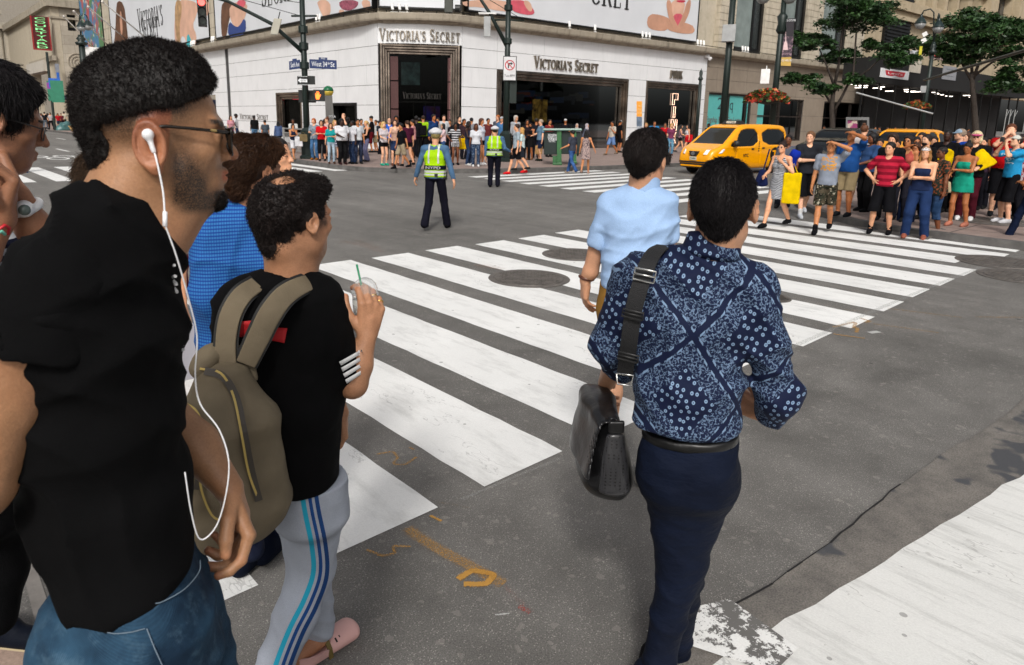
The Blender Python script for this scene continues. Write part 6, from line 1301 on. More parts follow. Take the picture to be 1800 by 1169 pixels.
def person(loc,heading,H,lb,skin_k='w',hair=('short','1A1210'),top=('tee','202020'),bottom=('trousers','202530'),shoes='202020',arms=('down','down'),legs='stand',build=1.0,head_turn=0.0,head_tilt=0.0,h=.024,extras=(),lean=0.0,group=None,sock=None,fem=False,bust=0):
 root=empty('person',loc,lb,'person',group,heading-math.pi/2);S=H/1.75;b=build
 sh=(.185 if not fem else .160)*(1+(b-1)*.6);hp=.088*(1+(b-1)*.5)
 Z=lambda*v:np.array(v,float)*S
 lz=lambda z:lean*max(z-.95,0)
 hips=[Z(sx*hp,0,.93)for sx in(1,-1)];feet=LEGS[legs];ank=[Z(sx*(f[0]),f[1],.085+f[2])for sx,f in zip((1,-1),feet)]
 knees=[]
 for hpt,a in zip(hips,ank):k_,e_=ik(hpt,a,.44*S,.42*S,(0,1,0));knees.append(k_)
 Sh=[Z(sx*sh,lz(1.42)-.01,1.415)for sx in(1,-1)];elb,wri=[],[]
 for i,sx in enumerate((1,-1)):
  (tx,ty,tz),hint=ARMS[arms[i]]if isinstance(arms[i],str)else arms[i]
  e_,w_=ik(Sh[i],Z(sx*tx,ty+lz(tz),tz),.285*S,.255*S,(sx*hint[0],hint[1],hint[2]));elb.append(e_);wri.append(w_)
 nb=Z(0,lz(1.47)-.01,1.46);hc=Z(0,lz(1.64)+.02,1.632);MH=rotz(head_turn);
 if head_tilt:r_,f_,u_=MH;MH=np.array([r_,f_*math.cos(head_tilt)-u_*math.sin(head_tilt),u_*math.cos(head_tilt)+f_*math.sin(head_tilt)])
 wst=(.122 if not fem else .112)*b;chs=(.165 if not fem else .142)*(1+(b-1)*.8);hpw=(.160 if not fem else .165)*b;dp=.105*(1+(b-1)*1.25)
 P0,P1,P2,P3=Z(0,0,.94),Z(0,lz(1.1)+.0,1.10),Z(0,lz(1.28),1.28),Z(0,lz(1.40)-.005,1.40)
 def torso(s,e=0.0,z0=None,sq=2.3,drop=0.0):
  e=e*S;a0=P0 if z0 is None else Z(0,0,z0)
  s.ecap(a0,P1,(hpw*S+e+drop,dp*S*1.05+e+drop),((wst*1.12)*S+e*1.1,dp*.98*S+e),k=.03,sq=sq);s.ecap(P1,P2,(wst*1.12*S+e*1.1,dp*.98*S+e),(chs*S+e,dp*1.05*S+e),k=.03,sq=sq);s.ecap(P2,P3,(chs*S+e,dp*1.05*S+e),(chs*.93*S+e,dp*.80*S+e),k=.03)
  for q in Sh:s.cone(Z(0,lz(1.42)-.01,1.425),q,.062*S+e*.8,.056*S+e*.9,.04)
  if b>1.15:s.ell(Z(0,.05*b+lz(1.1),1.06),np.array([.15,.115,.14])*b*S+e,k=.05)
  if fem:
   for sx in(-1,1):s.ell(Z(sx*.068,.085+lz(1.28),1.265),np.array([.062,.055,.06])*S*(.9+.3*bust)+e,k=.03)
 th,kn,cf,an=.078*b,.052*(1+(b-1)*.5),.052*(1+(b-1)*.5),.036;ua,el_,wr=.043*(1+(b-1)*.8),.036*(1+(b-1)*.6),.026
 if fem:ua,el_,wr,an=ua*.88,el_*.9,wr*.88,an*.92
 s=SD();torso(s)
 fine=h<.013
 for i in range(2):
  s.cone(hips[i],knees[i],th*S,kn*S,.03);cp=knees[i]*.65+ank[i]*.35+Z(0,-.012,0);s.cone(knees[i],cp,kn*S*.95,cf*S,.02);s.cone(cp,ank[i],cf*S,an*S,.02);s.cone(ank[i],ank[i]+Z(0,.12,-.045),an*S,.028*S,.02)
  s.cone(Sh[i],elb[i],(ua+.006)*S,el_*S,.025);m_=elb[i]*.7+wri[i]*.3;s.cone(elb[i],m_,el_*S,(el_+.002)*S,.015);s.cone(m_,wri[i],(el_+.002)*S,wr*S,.015)
  d=nrm(wri[i]-elb[i]);sx=(1,-1)[i];pn=Z(-sx,.0,0)if d[2]<-.5 else(Z(-sx*.3,-.2,-1)if abs(d[2])<.6 else Z(0,-1,0));tn=Z(0,1,0)if d[2]<-.5 else(Z(0,0,1)if abs(d[2])<.6 else Z(-sx,0,0))
  sd_hand(s,wri[i],d,pn,tn,S*(.98 if not fem else .88),curl=.55,grip=.3)
 s.cone(nb,hc+MH[1]*-.02*S-MH[2]*.05*S,.056*S*(.85 if fem else 1),.052*S*(.85 if fem else 1),.02)
 w=sd_head(s,hc,MH,.225*S if not fem else .215*S,fine=False,jaw=(.86 if fem else 1.0)*(1+(b-1)*.6));hq=(.225 if not fem else .215)*S/.235
 mesh_obj('body',s.mesh(h),skin(skin_k),root)
 e=MB()
 for sx in(-1,1):
  e.lathe((0,0,0),[(.001,0)],3)if 0 else None
  for p0,p1,r in(((sx*.022,.085,.006),(sx*.040,.080,.006),.0042),((sx*.016,.088,.024),(sx*.044,.080,.024),.0030)):e.tube([w(*p0),w(*p1)],r*hq,5)
 e.tube([w(-.018,.090,-.060),w(.018,.090,-.060)],.0022*hq,5)
 o=e.build('eyes',mat('eye_dark',(.02,.014,.012),.5,var=0));o.parent=root
 hk,hcol=hair[0],hair[1];s=SD();ok=True
 if hk in('short','crop','long','bob','pony','bun','curly','wavy','bald'):
  t_=dict(short=.012,crop=.005,long=.014,bob=.018,pony=.008,bun=.008,curly=.030,wavy=.022,bald=.004)[hk]
  s.ell(w(0,-.018,.040),np.array([.0765,.099,.083])*hq+t_*S,MH,.02)
  if hk in('short','crop','bald'):s.cut(w(0,.052,.040),MH[1]*.80-MH[2]*.60);s.cut(w(0,-.02,-.035),-MH[2]+MH[1]*.15)
  else:s.cut(w(0,.058,.040),MH[1]*.85-MH[2]*.50);s.cut(w(0,-.02,-.06),-MH[2])
  if hk=='bald':s.ell(w(0,-.005,.12),(.075*hq,.085*hq,.06*hq),MH,.02,True)
  if hk in('long','wavy'):
   for sx in(-1,0,1):s.chain([w(sx*.050,-.060,.02),w(sx*.065,-.065,-.08),w(sx*.070,-.070,-.20),w(sx*.050,-.075,-.30)],[.045*hq,.045*hq,.040*hq,.022*hq],.03)
   if hk=='long':
    for sx in(-1,1):s.chain([w(sx*.074,.0,.03),w(sx*.080,.015,-.08),w(sx*.082,.03,-.20)],[.018*hq,.022*hq,.016*hq],.02)
  if hk=='bob':
   for sx in(-1,1):s.chain([w(sx*.068,-.02,.04),w(sx*.075,-.015,-.05),w(sx*.07,-.01,-.10)],[.03*hq,.032*hq,.022*hq],.03)
   s.chain([w(0,-.08,.02),w(0,-.08,-.10)],[.05*hq,.05*hq],.03)
  if hk=='pony':s.chain([w(0,-.10,.05),w(0,-.135,.02),w(0,-.13,-.10),w(0,-.12,-.20)],[.02*hq,.028*hq,.026*hq,.010*hq],.02)
  if hk=='bun':s.ell(w(0,-.06,.135),(.04*hq,.04*hq,.035*hq),MH,.015)
  if fine or hk=='curly':s.disp(lambda p:.0035*_n3(p,140)+(.006*_n3(p,60)if hk=='curly' else 0))
  mesh_obj('hair',s.mesh(max(h*.55,.006)),hair_mat(hcol),root)
 if hk=='hijab':
  s.ell(w(0,-.015,.02),np.array([.092,.112,.115])*hq,MH,.02);s.chain([w(0,-.02,-.06),w(0,-.01,-.17)],[.075*hq,.12*hq],.04);s.ell(w(0,.10,.0),np.array([.055,.06,.075])*hq,MH,.01,True);mesh_obj('headscarf',s.mesh(max(h*.7,.008)),cloth(hcol),root)
 for ex in extras:
  if ex[0]in('cap','capback'):
   sg=1 if ex[0]=='cap' else-1;s=SD();s.ell(w(0,-.010,.045),np.array([.088,.108,.088])*hq,MH,.01);s.cut(w(0,0,.042),-MH[2]+MH[1]*-.12*sg);s.ell(w(0,.11*sg,.040),np.array([.065,.065,.008])*hq,MH,.01);mesh_obj('cap',s.mesh(max(h*.5,.006)),cloth(ex[1]),root)
  if ex[0]=='visor':
   s=SD();s.ell(w(0,.09,.045),np.array([.075,.075,.012])*hq,MH,.01);s.torus(w(0,-.01,.05),MH[2],.088*hq,.014*hq,.01,MH[0],ry=.105*hq);mesh_obj('visor',s.mesh(max(h*.5,.006)),cloth(ex[1]),root)
  if ex[0]=='glasses':
   m_=MB()
   for sx in(-1,1):m_.lathe((0,0,0),[(.001,0)],3)if 0 else None;m_.tube([w(sx*.016,.094,.006),w(sx*.032,.091,.005),w(sx*.046,.084,.007)],[.009*hq,.014*hq,.009*hq],6);m_.tube([w(sx*.046,.084,.010),w(sx*.080,.0,.010)],.0025*hq,4)
   o=m_.build('sunglasses',M_carglass);o.parent=root
  if ex[0]=='beard':s=SD();s.ell(w(0,.035,-.072),np.array([.062,.062,.052])*hq,MH,.02);s.cut(w(0,.0,-.045),MH[2]+MH[1]*.1);s.cut(w(0,.02,0),-MH[1]);mesh_obj('beard',s.mesh(max(h*.5,.006)),hair_mat(ex[1]),root)
 tk,tc=top[0],top[1];tm=cloth(tc,*(top[2:3]or('',)),c2=top[3]if len(top)>3 else None,sc=top[4]if len(top)>4 else 1.0)
 fold=(lambda p:.0035*_n3(p,26)+.0022*_n3(p,60))if fine else(lambda p:.004*_n3(p,22))
 zneck=1.445 if fem else 1.465
 if tk!='none':
  s=SD();zh={'tee':.92,'long':.91,'tank':.93,'tube':.86,'shirt':.88,'polo':.90,'jacket':.87,'dress':.60,'tubedress':.72,'crop':1.05,'tunic':.80,'jumpsuit':.93}[tk]
  torso(s,.014 if fem else .018,z0=max(zh-.03,.9),drop=.006)
  if zh<.9:s.ecap(Z(0,0,zh-.02),Z(0,0,1.0),((hpw+(.05 if 'dress' in tk else .025))*S,(dp*1.1+(.05 if 'dress' in tk else .02))*S),((hpw+.012)*S,(dp*1.05+.014)*S),k=.03,end=.2)
  sl={'tee':.62,'polo':.66,'shirt':.66,'long':2.0,'jacket':2.0,'tunic':.5}.get(tk,0)
  for i in range(2):
   if sl:
    if sl<=1:s.cone(Sh[i],Sh[i]+(elb[i]-Sh[i])*sl,(ua+.020)*S,(ua+.024)*S,.02)
    else:s.cone(Sh[i],elb[i],(ua+.018)*S,(el_+.016)*S,.02);s.cone(elb[i],wri[i],(el_+.014)*S,(wr+.014)*S,.015)
  if tk in('tank','dress','tubedress','tube','jumpsuit','crop'):
   for i in range(2):s.cone(Sh[i],elb[i],(ua+.022)*S,.05*S,.008,True);s.ell(Sh[i]+Z((-.005,.005)[i],0,.02),np.array([.05,.14,.075])*S,k=.01,sub=True)
  s.cut(Z(0,0,zh),(0,0,-1),.003)
  for i in range(2):
   if sl and sl<=1:pass
  s.disp(fold)
  if tk in('tube','tubedress','jumpsuit'):s.cut(Z(0,0,1.335),(0,-.15,1),.003)
  elif tk in('tank','dress','crop'):s.ell(Z(0,.07,1.47),np.array([.085,.10,.10])*S,k=.01,sub=True);s.cut(Z(0,0,1.445),(0,0,1),.003)
  else:s.cone(nb-Z(0,0,.03),hc,.066*S,.066*S,.006,True);s.ell(Z(0,.055+lz(1.45),1.48),np.array([.05,.05,.06])*S,k=.006,sub=True)
  mesh_obj({'tank':'tank_top','tube':'top','long':'jumper','tubedress':'dress','crop':'tank_top'}.get(tk,'t_shirt' if tk=='tee' else tk),s.mesh(h),tm,root)
 bk,bc=(bottom+('000000',))[:2];bm=cloth(bc,*(bottom[2:3]or('',)),c2=bottom[3]if len(bottom)>3 else None,sc=bottom[4]if len(bottom)>4 else 1.0)if bk!='none' else None
 if bk!='none':
  s=SD();ztop=1.0
  s.ecap(Z(0,0,.90),Z(0,0,.99),((hpw+.008)*S,(dp*1.05+.008)*S),((hpw*.96+.008)*S,(dp+.008)*S),k=.02,end=.3)
  if bk in('skirt','longskirt'):
   zh=.58 if bk=='skirt' else .38;s.ecap(Z(0,0,zh),Z(0,0,.92),((hpw+.035)*S,(dp+.05)*S),((hpw+.010)*S,(dp*1.05+.010)*S),k=.03,end=.15);s.cut(Z(0,0,zh),(0,0,-1))
  else:
   frac={'trousers':2,'jeans':2,'flares':2,'wide':2,'leggings':2,'shorts':.86,'hot':.42,'long_shorts':1.15,'capri':1.45}[bk];ease={'leggings':.006,'hot':.012,'shorts':.028,'long_shorts':.036,'wide':.030}.get(bk,.016);g_=ease*S
   for i in range(2):
    hk_=hips[i]
    if frac<=1:s.cone(hk_,hk_+(knees[i]-hk_)*frac,th*S+g_*.7,(th*(1-frac)+kn*frac)*S+g_*1.7,.03)
    else:
     s.cone(hk_,knees[i],th*S+g_*.7,kn*S+g_*1.2,.03);f_=min(frac-1,1);e_=knees[i]+(ank[i]-knees[i])*f_*(1.05 if f_==1 else 1)
     cp=knees[i]*.6+ank[i]*.4+Z(0,-.01,0)
     if f_>.5:s.cone(knees[i],cp,kn*S+g_*1.1,cf*S+g_*.9,.02);s.cone(cp,e_,cf*S+g_*.9,(an+(.022 if bk!='flares' else .055))*S+g_*(.4 if bk=='leggings' else .8),.02)
     else:s.cone(knees[i],e_-(0,0,.03),kn*S+g_*1.3,cf*S+g_*(2.0 if f_<.3 else 1.2),.02)
  if bk in('shorts','hot','long_shorts','capri'):s.cut(Z(0,0,{'shorts':.545,'hot':.76,'long_shorts':.44,'capri':.32}[bk]),(0,0,-1),.003)
  s.cut(Z(0,0,1.01),(0,0,1));s.cut(Z(0,0,.05),(0,0,-1))if bk in('trousers','jeans','wide','flares')else None
  s.disp(fold)
  mesh_obj({'hot':'shorts','long_shorts':'shorts','capri':'trousers','flares':'trousers','wide':'trousers','longskirt':'skirt'}.get(bk,bk),s.mesh(h),bm,root)
 if shoes:
  for i in range(2):
   s=SD();a=ank[i];dn=-.058*S;s.cone(a+Z(0,-.035,0)+(0,0,dn*.55),a+Z(0,.06,0)+(0,0,dn*.75),.038*S,.036*S,.02);s.cone(a+Z(0,.06,0)+(0,0,dn*.75),a+Z(0,.155,0)+(0,0,dn),.043*S,.036*S,.02);s.cone(a+Z(0,-.01,-.012),a+Z(0,.11,-.040),.048*S,.040*S,.02);s.cone(a+Z(0,-.03,-.04),a+Z(0,-.045,-.04),.04*S,.035*S,.02)
   if shoes[-1]=='b':s.cone(a,a+Z(0,0,.07),.046*S,.048*S,.02)
   s.cut(a+(0,0,-.083*S),(0,0,-1));s.cut(a+Z(0,0,.02 if shoes[-1]!='b' else .09),(0,0,1));sc_=shoes.rstrip('b')if len(shoes)>6 else shoes
   mesh_obj('shoe',s.mesh(max(h*.6,.007)),cloth(sc_[:6],rough=.6),root)
   if sock:s=SD();s.cone(a+Z(0,0,-.02),a+Z(0,0,.07),(an+.008)*S,(an+.010)*S,.01);mesh_obj('sock',s.mesh(max(h*.6,.007)),cloth(sock),root)
 return root,dict(w=w,MH=MH,elb=elb,wri=wri,Sh=Sh,S=S,Z=Z,ank=ank,hq=hq,dp=dp)
def to_world(root,p):return np.array(root_inv(root).inverted()@Vector([float(v)for v in p]))
def rd(ang,g):
 return math.atan2(-g[1],-g[0])+rad(ang)
def bag_sd(name,c,half,M,m,lb,cat,strap=None,handle=None,h=.012,taper=1.0):
 s=SD();s.box(c,half,M,rnd=min(half)*.7,k=.01);s.disp(lambda p:.004*_n3(p,30));c=np.array(c,float)
 r=empty(name,c-np.array([0,0,half[2]]),lb,cat);mesh_obj('bag_body',s.mesh(h),m,r,frame='world')
 if strap:mb=MB();mb.tube(strap,.009,6);mb.build('strap',m,r,True)
 return r
# ============================================================ the crowds
BLK,NVY,WHT,JNS,GRY='141416','1a2440','d8d8dc','2b3f5f','6d7178'
def crowd(px,fy,hy,ang,lb,sk='w',hair=('short','1a1210'),top=('tee',BLK),bot=('jeans',JNS,'denim'),shoes='202020',arms=('down','down'),legs='stand',z=.15,h=.026,group=None,hmin=1.42,hmax=1.95,**kw):
 g=gp(px,fy,z);H=height_at(g,hy)-z;H=min(max(H,hmin),hmax)
 return person(g,rd(ang,g),H,lb,sk,hair,top,bot,shoes,arms,legs,h=h,group=group,**kw),g
GL,GR='people waiting on the far corner sidewalk','people waiting at the right corner'
A=lambda*a,**k:crowd(*a,group=GL,**k)
A(417,253,200,80,'person in white t-shirt and dark cap by the small wall lettering','d',('short','0c0a0a'),('tee',WHT),arms=('hips','hips'),extras=(('cap','101014'),))
A(408,254,203,30,'person with pink top half hidden at the left end of the white wall','w',('long','2a1a12'),('tee','c9909a'),('hot','8a2a6a'),fem=True)
A(449,254,203,200,'person in black top and light jeans standing against the white wall','d',('short','0c0a0a'),('tee',BLK),('jeans','4a6f90','denim'),fem=True,build=1.2)
A(462,262,224,0,'small person in pale blue top by the wall','p',('long','8a6a48'),('tee','9fb8c8'),('shorts','b8c0c8'),fem=True,hmin=1.2)
A(468,263,211,-150,'person in slate grey t-shirt beside the small person in pale blue','t',('short','1a1210'),('tee','4b5560'),('jeans','20283a'))
A(491,265,213,180,'person with long black hair in a denim jacket seen from behind','w',('long','0e0a0c'),('jacket','3c4d70','denim'),('trousers','1a1a24'),fem=True)
A(517,264,209,0,'person in white shirt standing behind the subway railing','b',('short','141010'),('tee','d0d0cc'),('trousers','303038'),arms=('bent','bent'))
A(517,280,220,20,'person in navy tank top and white shorts touching the face','t',('bob','100c0c'),('tank','20243a'),('shorts','d0d0d4'),'8a6a50',arms=('phone','chin'),fem=True,legs='walk')
A(554,281,208,-25,'person with orange hair in grey plaid shirt and tan boots','p',('bob','9a4a18'),('shirt','8a95a0','floral','5a6570'),('jeans','3a5f86','denim'),'9a6018b',arms=('phone','bent'),fem=True)
A(567,283,211,-10,'person in bright red t-shirt and black capri trousers checking a phone','w',('bob','2a1410'),('tee','c8141c'),('capri','101014'),arms=('phone','phone'),fem=True,build=1.15,extras=(('glasses',),))
A(583,288,216,10,'person in teal t-shirt and pale blue jeans holding one arm','w',('long','4a2c1c'),('tee','1f9a9c'),('leggings','a8bccb'),'4a3020',arms=('down','cross'),fem=True)
A(577,279,206,-60,'person with brown updo in pale pink blouse behind the teal t-shirt','p',('bun','5a3018'),('tee','d8b8b4'),('skirt','70707a'),fem=True)
A(590,281,211,30,'person with blond hair in stripes glimpsed behind the large white t-shirt','p',('long','b08a58'),('tee','b06a68','hstripe','d8d0c8'),('skirt','c8c8d0','hstripe','404060'),fem=True)
A(602,289,209,25,'person with curly black hair in a large white t-shirt and dark trousers','d',('curly','0a0808'),('tee','dcdce0'),('trousers','121218'),'301818',arms=('bent','bent'),build=1.35)
A(606,279,199,-20,'tall person with bald head in black with hand at the mouth','p',('bald','6a5040'),('tee','15151c'),('trousers','202028'),arms=('down','face'))
A(621,288,212,-60,'person with shaved head in white t-shirt and dark blue jeans','d',('crop','0a0808'),('tee','d8d8de'),('jeans','1b2a45','denim'),'101010')
A(630,288,209,20,'person in dark glasses wearing straps of a navy backpack over white','t',('short','0e0c0c'),('tee','d0d4d8'),('jeans','1c2438','denim'),extras=(('glasses',),))
A(645,284,212,-70,'person with blond ponytail in black tank top and flared lilac trousers','w',('pony','c09a60'),('tank','121216'),('flares','6a6a88'),arms=('down','bent'),fem=True)
A(654,268,204,-90,'person in black t-shirt and maroon shorts reading a phone by the wall','t',('short','120e0c'),('tee','181418'),('long_shorts','5a1018'),'202020',arms=('phone','phone'),head_tilt=.3)
A(662,268,211,-60,'person in white top and tan shorts leaning near the portal edge','t',('short','3a2418'),('tee','d0d0d0'),('shorts','8a7a60'))
A(675,291,214,35,'person with blond hair in white t-shirt, black shorts and green trainers','p',('long','c8a468'),('tee','d0c8cc'),('hot','101014'),'20a088',arms=('bent','bent'),fem=True)
A(685,281,208,0,'smiling bald person in royal blue t-shirt at the portal','p',('bald','8a7060'),('tee','1f5ac0'),('trousers','14141c'))
A(695,291,210,0,'person in beige camisole and navy skirt with one hand on the hip','p',('long','3a1c14'),('tank','c09a88'),('skirt','1a2a4a','denim'),'6a4030',arms=('down','hips'),fem=True)
A(706,297,217,-60,'person walking in black t-shirt, khaki shorts and black high tops','t',('short','0e0a0a'),('tee','121214'),('shorts','a09078'),'101010b',arms=('loose','back'),legs='walk',sock='151515')
A(717,293,212,-150,'person in plum t-shirt and black shorts turned away','w',('short','3a241a'),('tee','4a1830'),('hot','121218'),'202020',legs='walk2')
A(726,285,210,-100,'person in pink t-shirt half hidden behind the plum t-shirt','t',('short','1a1210'),('tee','d89a98'),('shorts','303038'))
A(732,279,204,180,'person in black cap and black jacket near the portal','d',('short','0a0808'),('jacket','101014'),('trousers','101018'),extras=(('cap','303038'),))
(pr,_),g=A(744,279,203,180,'person in neon green t-shirt with a black backpack seen from behind','t',('crop','2a1c14'),('tee','9ac81c'),('trousers','14141c'))
c=to_world(pr,(0,-.17,1.22));bag_sd('backpack',c,(.15,.08,.22),rotz(rd(180,g)-math.pi/2),cloth('0c0c10'),'black backpack worn over the neon green t-shirt','backpack')
A(762,279,201,40,'person in dark blue jacket looking right at the portal edge','o',('short','0e0a0a'),('jacket','1c3a6a'),('trousers','141420'))
A(780,276,202,10,'person in white t-shirt with black raglan sleeves behind the long haired one','p',('short','1e1612'),('tee','c8ccd0'),('trousers','15151c'))
A(779,286,217,-80,'person with long black hair, pale pink t-shirt and denim shorts','w',('long','0a0808'),('tee','e0c4c8'),('hot','35507a','denim'),'8a3040',arms=('bent','cross'),fem=True,extras=(('cap','b09a78'),))
A(800,290,216,15,'person in black and white striped top and striped shorts','b',('long','0c0808'),('tee','d0d0d4','hstripe','101014',.9),('hot','d0d0d4','vstripe','101014'),'101010',arms=('hips','down'),fem=True,extras=(('glasses',),))
A(807,277,204,20,'tall person in open black jacket over white at the portal corner','p',('short','140e0c'),('jacket','14141a'),('trousers','181820'))
A(823,291,213,60,'person with long black hair in dark denim overalls','d',('long','0a0808'),('tank','202a40'),('jeans','22324e','denim'),'d0d0d0',arms=('bent','down'),fem=True)
A(836,293,217,5,'person in white t-shirt and ripped dark jeans with white trainers','b',('long','3a1a10'),('tee','d8dae0'),('jeans','223450','floral','5a6a80',1.0),'e0e0e0',arms=('down','down'),fem=True,build=1.1)
A(845,290,208,60,'person with wavy brown hair in white and blue behind the ripped jeans','t',('wavy','4a2818'),('tee','c8ccd8'),('hot','141420'),'e0e0e0',fem=True)
A(874,276,201,-40,'tall person with ginger hair in grey t-shirt beside the dark green pole','p',('short','a05a28'),('tee','5a6270'),('trousers','202430'))
A(881,277,205,-30,'person in pale grey cap right beside the dark green pole','w',('short','6a5a4a'),('tee','4a78a8'),('trousers','252830'),extras=(('cap','b0b4b8'),))
A(905,277,203,40,'person in white with a pale hood behind the walker in red shoes','w',('bob','c0b8b0'),('long','c8ccd2'),('trousers','15151c'))
A(916,300,224,-100,'person with long blond hair behind the walker in red shoes','w',('long','b08448'),('tee','c0d0d0'),('shorts','20242c'),fem=True,legs='walk')
crowd(907,307,218,-80,'person walking in pale grey t-shirt, black shorts and red trainers','w',('short','2a1a14'),('tee','a0aeb8'),('shorts','0e0e12'),'d81820',arms=('loose','down'),legs='walk',z=0,h=.020)
A(925,281,210,10,'person in sunglasses standing in the dark before the window','o',('long','140e0c'),('tee','241c20'),('trousers','141418'),fem=True,extras=(('glasses',),))
A(931,281,216,-20,'person in black dress with orange shoulders holding a bag','o',('long','1a0e0c'),('dress','14101a'),('none',),'8a6040',arms=('bent','phone'),fem=True)
(pr,d_),g=A(949,283,210,-70,'person with grey hair in slate blue shirt beside the green kiosk','p',('short','9a8a7a'),('shirt','6a88a0'),('shorts','1a2640'),'182018',arms=('bent','down'),build=1.15)
def bag_at(px,y0,y1,w,ref,m,name,lb,dpt=.10,cat='bag'):
 u,n=face_cam(ref);a,b=onray(px,y0,ref),onray(px,y1,ref);c=(a+b)/2+n*.12;hh=abs(a[2]-b[2])/2;s=SD();M=np.array([u,-n,[0,0,1]]);s.box(c,(w/2,dpt/2,hh),M,rnd=.02,k=.01);s.disp(lambda p:.006*_n3(p,18));e=empty(name,c-[0,0,hh],lb,cat);mesh_obj('bag_body',s.mesh(.014),m,e,frame='world')
 mb=MB();o=[c+u*sx*w*.25+[0,0,hh]for sx in(-1,1)];mb.tube([o[0],(o[0]+o[1])/2+[0,0,hh*.6],o[1]],.008,5);mb.build('handle',m,e);return e
bag_at(947,256,271,.32,g,cloth('b0895c'),'paper_bag','brown paper bag hanging beside the green kiosk')
A(992,266,209,0,'person in white cap hidden behind the green kiosk','o',('short','1a1210'),('tee','16161c'),('trousers','16161c'),extras=(('cap','d0d0d0'),))
A(1012,274,217,0,'person with patterned headscarf behind the green kiosk','w',('hijab','b8a8a0'),('long','6a6a70'),('trousers','303038'),fem=True)
A(1029,276,217,70,'person with pale grey headscarf behind the floral dress','w',('hijab','b0a8ae'),('long','545866'),('trousers','303038'),fem=True,arms=('wide','down'))
crowd(1004,305,229,-130,'person walking in dark grey t-shirt and blue jeans reaching out an arm','t',('short','0c0a0a'),('tee','3c404c'),('jeans','2a4a7a','denim'),'b0a090',arms=('down','side'),legs='walk',z=0,h=.020)
crowd(1028,306,229,170,'person with long black hair walking in a pale floral dress','t',('long','0a0808'),('dress','b09a94','floral','4a4048'),('none',),'a08070',arms=('wide','down'),legs='walk',z=0,h=.020,fem=True)
A(1074,273,213,-50,'person walking in cream t-shirt and light blue shorts','o',('short','1a1210'),('tee','c8beb0'),('shorts','6a88b8'),'706050',legs='walk',arms=('loose','strap'))
A(1087,268,211,120,'person in black with a black backpack at the window edge','o',('short','1a1210'),('tee','101014'),('shorts','101014'),extras=(('cap','b0b0b0'),))
A(1133,268,216,-20,'person in coral pink top near the narrow door','w',('bob','a07848'),('tee','c05a68'),('trousers','30384a'),fem=True)
A(1147,270,213,20,'broad person in turquoise blue polo shirt near the narrow door','o',('crop','2a1c14'),('polo','2f8ac8'),('trousers','20242c'),arms=('bent','bent'),build=1.25)
A(1166,272,216,0,'person in red shirt raising a hand near the narrow door','o',('crop','2a1c14'),('polo','b81420'),('trousers','5a1418'),arms=('down','wave'),extras=(('glasses',),))
A(1177,273,217,20,'person with blond hair in plum t-shirt and pale jeans','p',('bob','b08a50'),('tee','7a3a58'),('jeans','5a86a8','denim'),'6a3a28',fem=True)
A(1194,269,219,90,'person in floral top and black shorts walking by the narrow door','w',('long','1a1010'),('tank','a08088','floral','403040'),('hot','141418'),'303030',legs='walk',fem=True,arms=('bent','bent'))
(_,g)=A(1206,269,219,-60,'person in white tank top with a red bag by the narrow door','w',('long','1a1010'),('tank','d0d0d4'),('hot','202028'),'303030',legs='walk2',fem=True)
bag_at(1211,237,250,.42,g,cloth('c81420'),'red_bag','bright red bag beside the thin finial post');
A(1242,268,217,-40,'person in dark clothes behind the taxi by the teal poster','d',('short','0a0808'),('tee','24242e'),('trousers','1a1a20'))
g=gp(814,288,.15);bag_at(813,243,262,.40,g,cloth('e0b400'),'yellow_bag','yellow shopping bag between the striped top and the dark overalls')
g=gp(524,280,.15);bag_at(533,236,249,.34,g,cloth('7a6a4c'),'shoulder_bag','khaki shoulder bag hanging beside the traffic pole')
bag_at(525,240,257,.3,g,cloth('dcdce0'),'white_bag','white plastic bag held by the navy tank top')
# more bodies in the shadow of the portal and under the shed
for px,fy,hy,c,lb,a in((790,276,210,'1a1a20','person in black t-shirt in the portal behind the striped top',0),(815,280,209,'3a2a30','person in brown top behind the yellow bag',40),(737,276,207,'4a2028','person in dark red hoodie in the portal',180),(697,276,204,'20202a','person with dark curly hair behind the hand on hip pose',0),(668,271,212,'30343c','person in charcoal top at the portal edge',60),(750,276,212,'18181c','person in dark jumper in the middle of the portal',150),(636,274,209,'7a8088','person in mid grey top behind the flared lilac trousers',20),(613,276,206,'2a3a30','person in bottle green top behind the shaved head',150),(857,276,208,'6a3030','person in brick red top between the pale wall and the raised hand officer',30),(828,277,207,'8a8a90','person in light grey top behind the dark overalls',170),(770,277,207,'a8a4a0','person in stone coloured top at the portal centre',-30),(573,276,209,'3a4a6a','person in denim blue top behind the red t-shirt',160),(964,276,210,'7a2a2a','person in rust red top by the kiosk left side',40),(941,278,208,'202028','person in black top behind the slate blue shirt',170)):
 A(px,fy,hy,a,lb,'to'[px%2],('short' if px!=697 else 'curly','120c0a'),('tee',c),('trousers','181820'))
FG='distant people on the far left sidewalk'
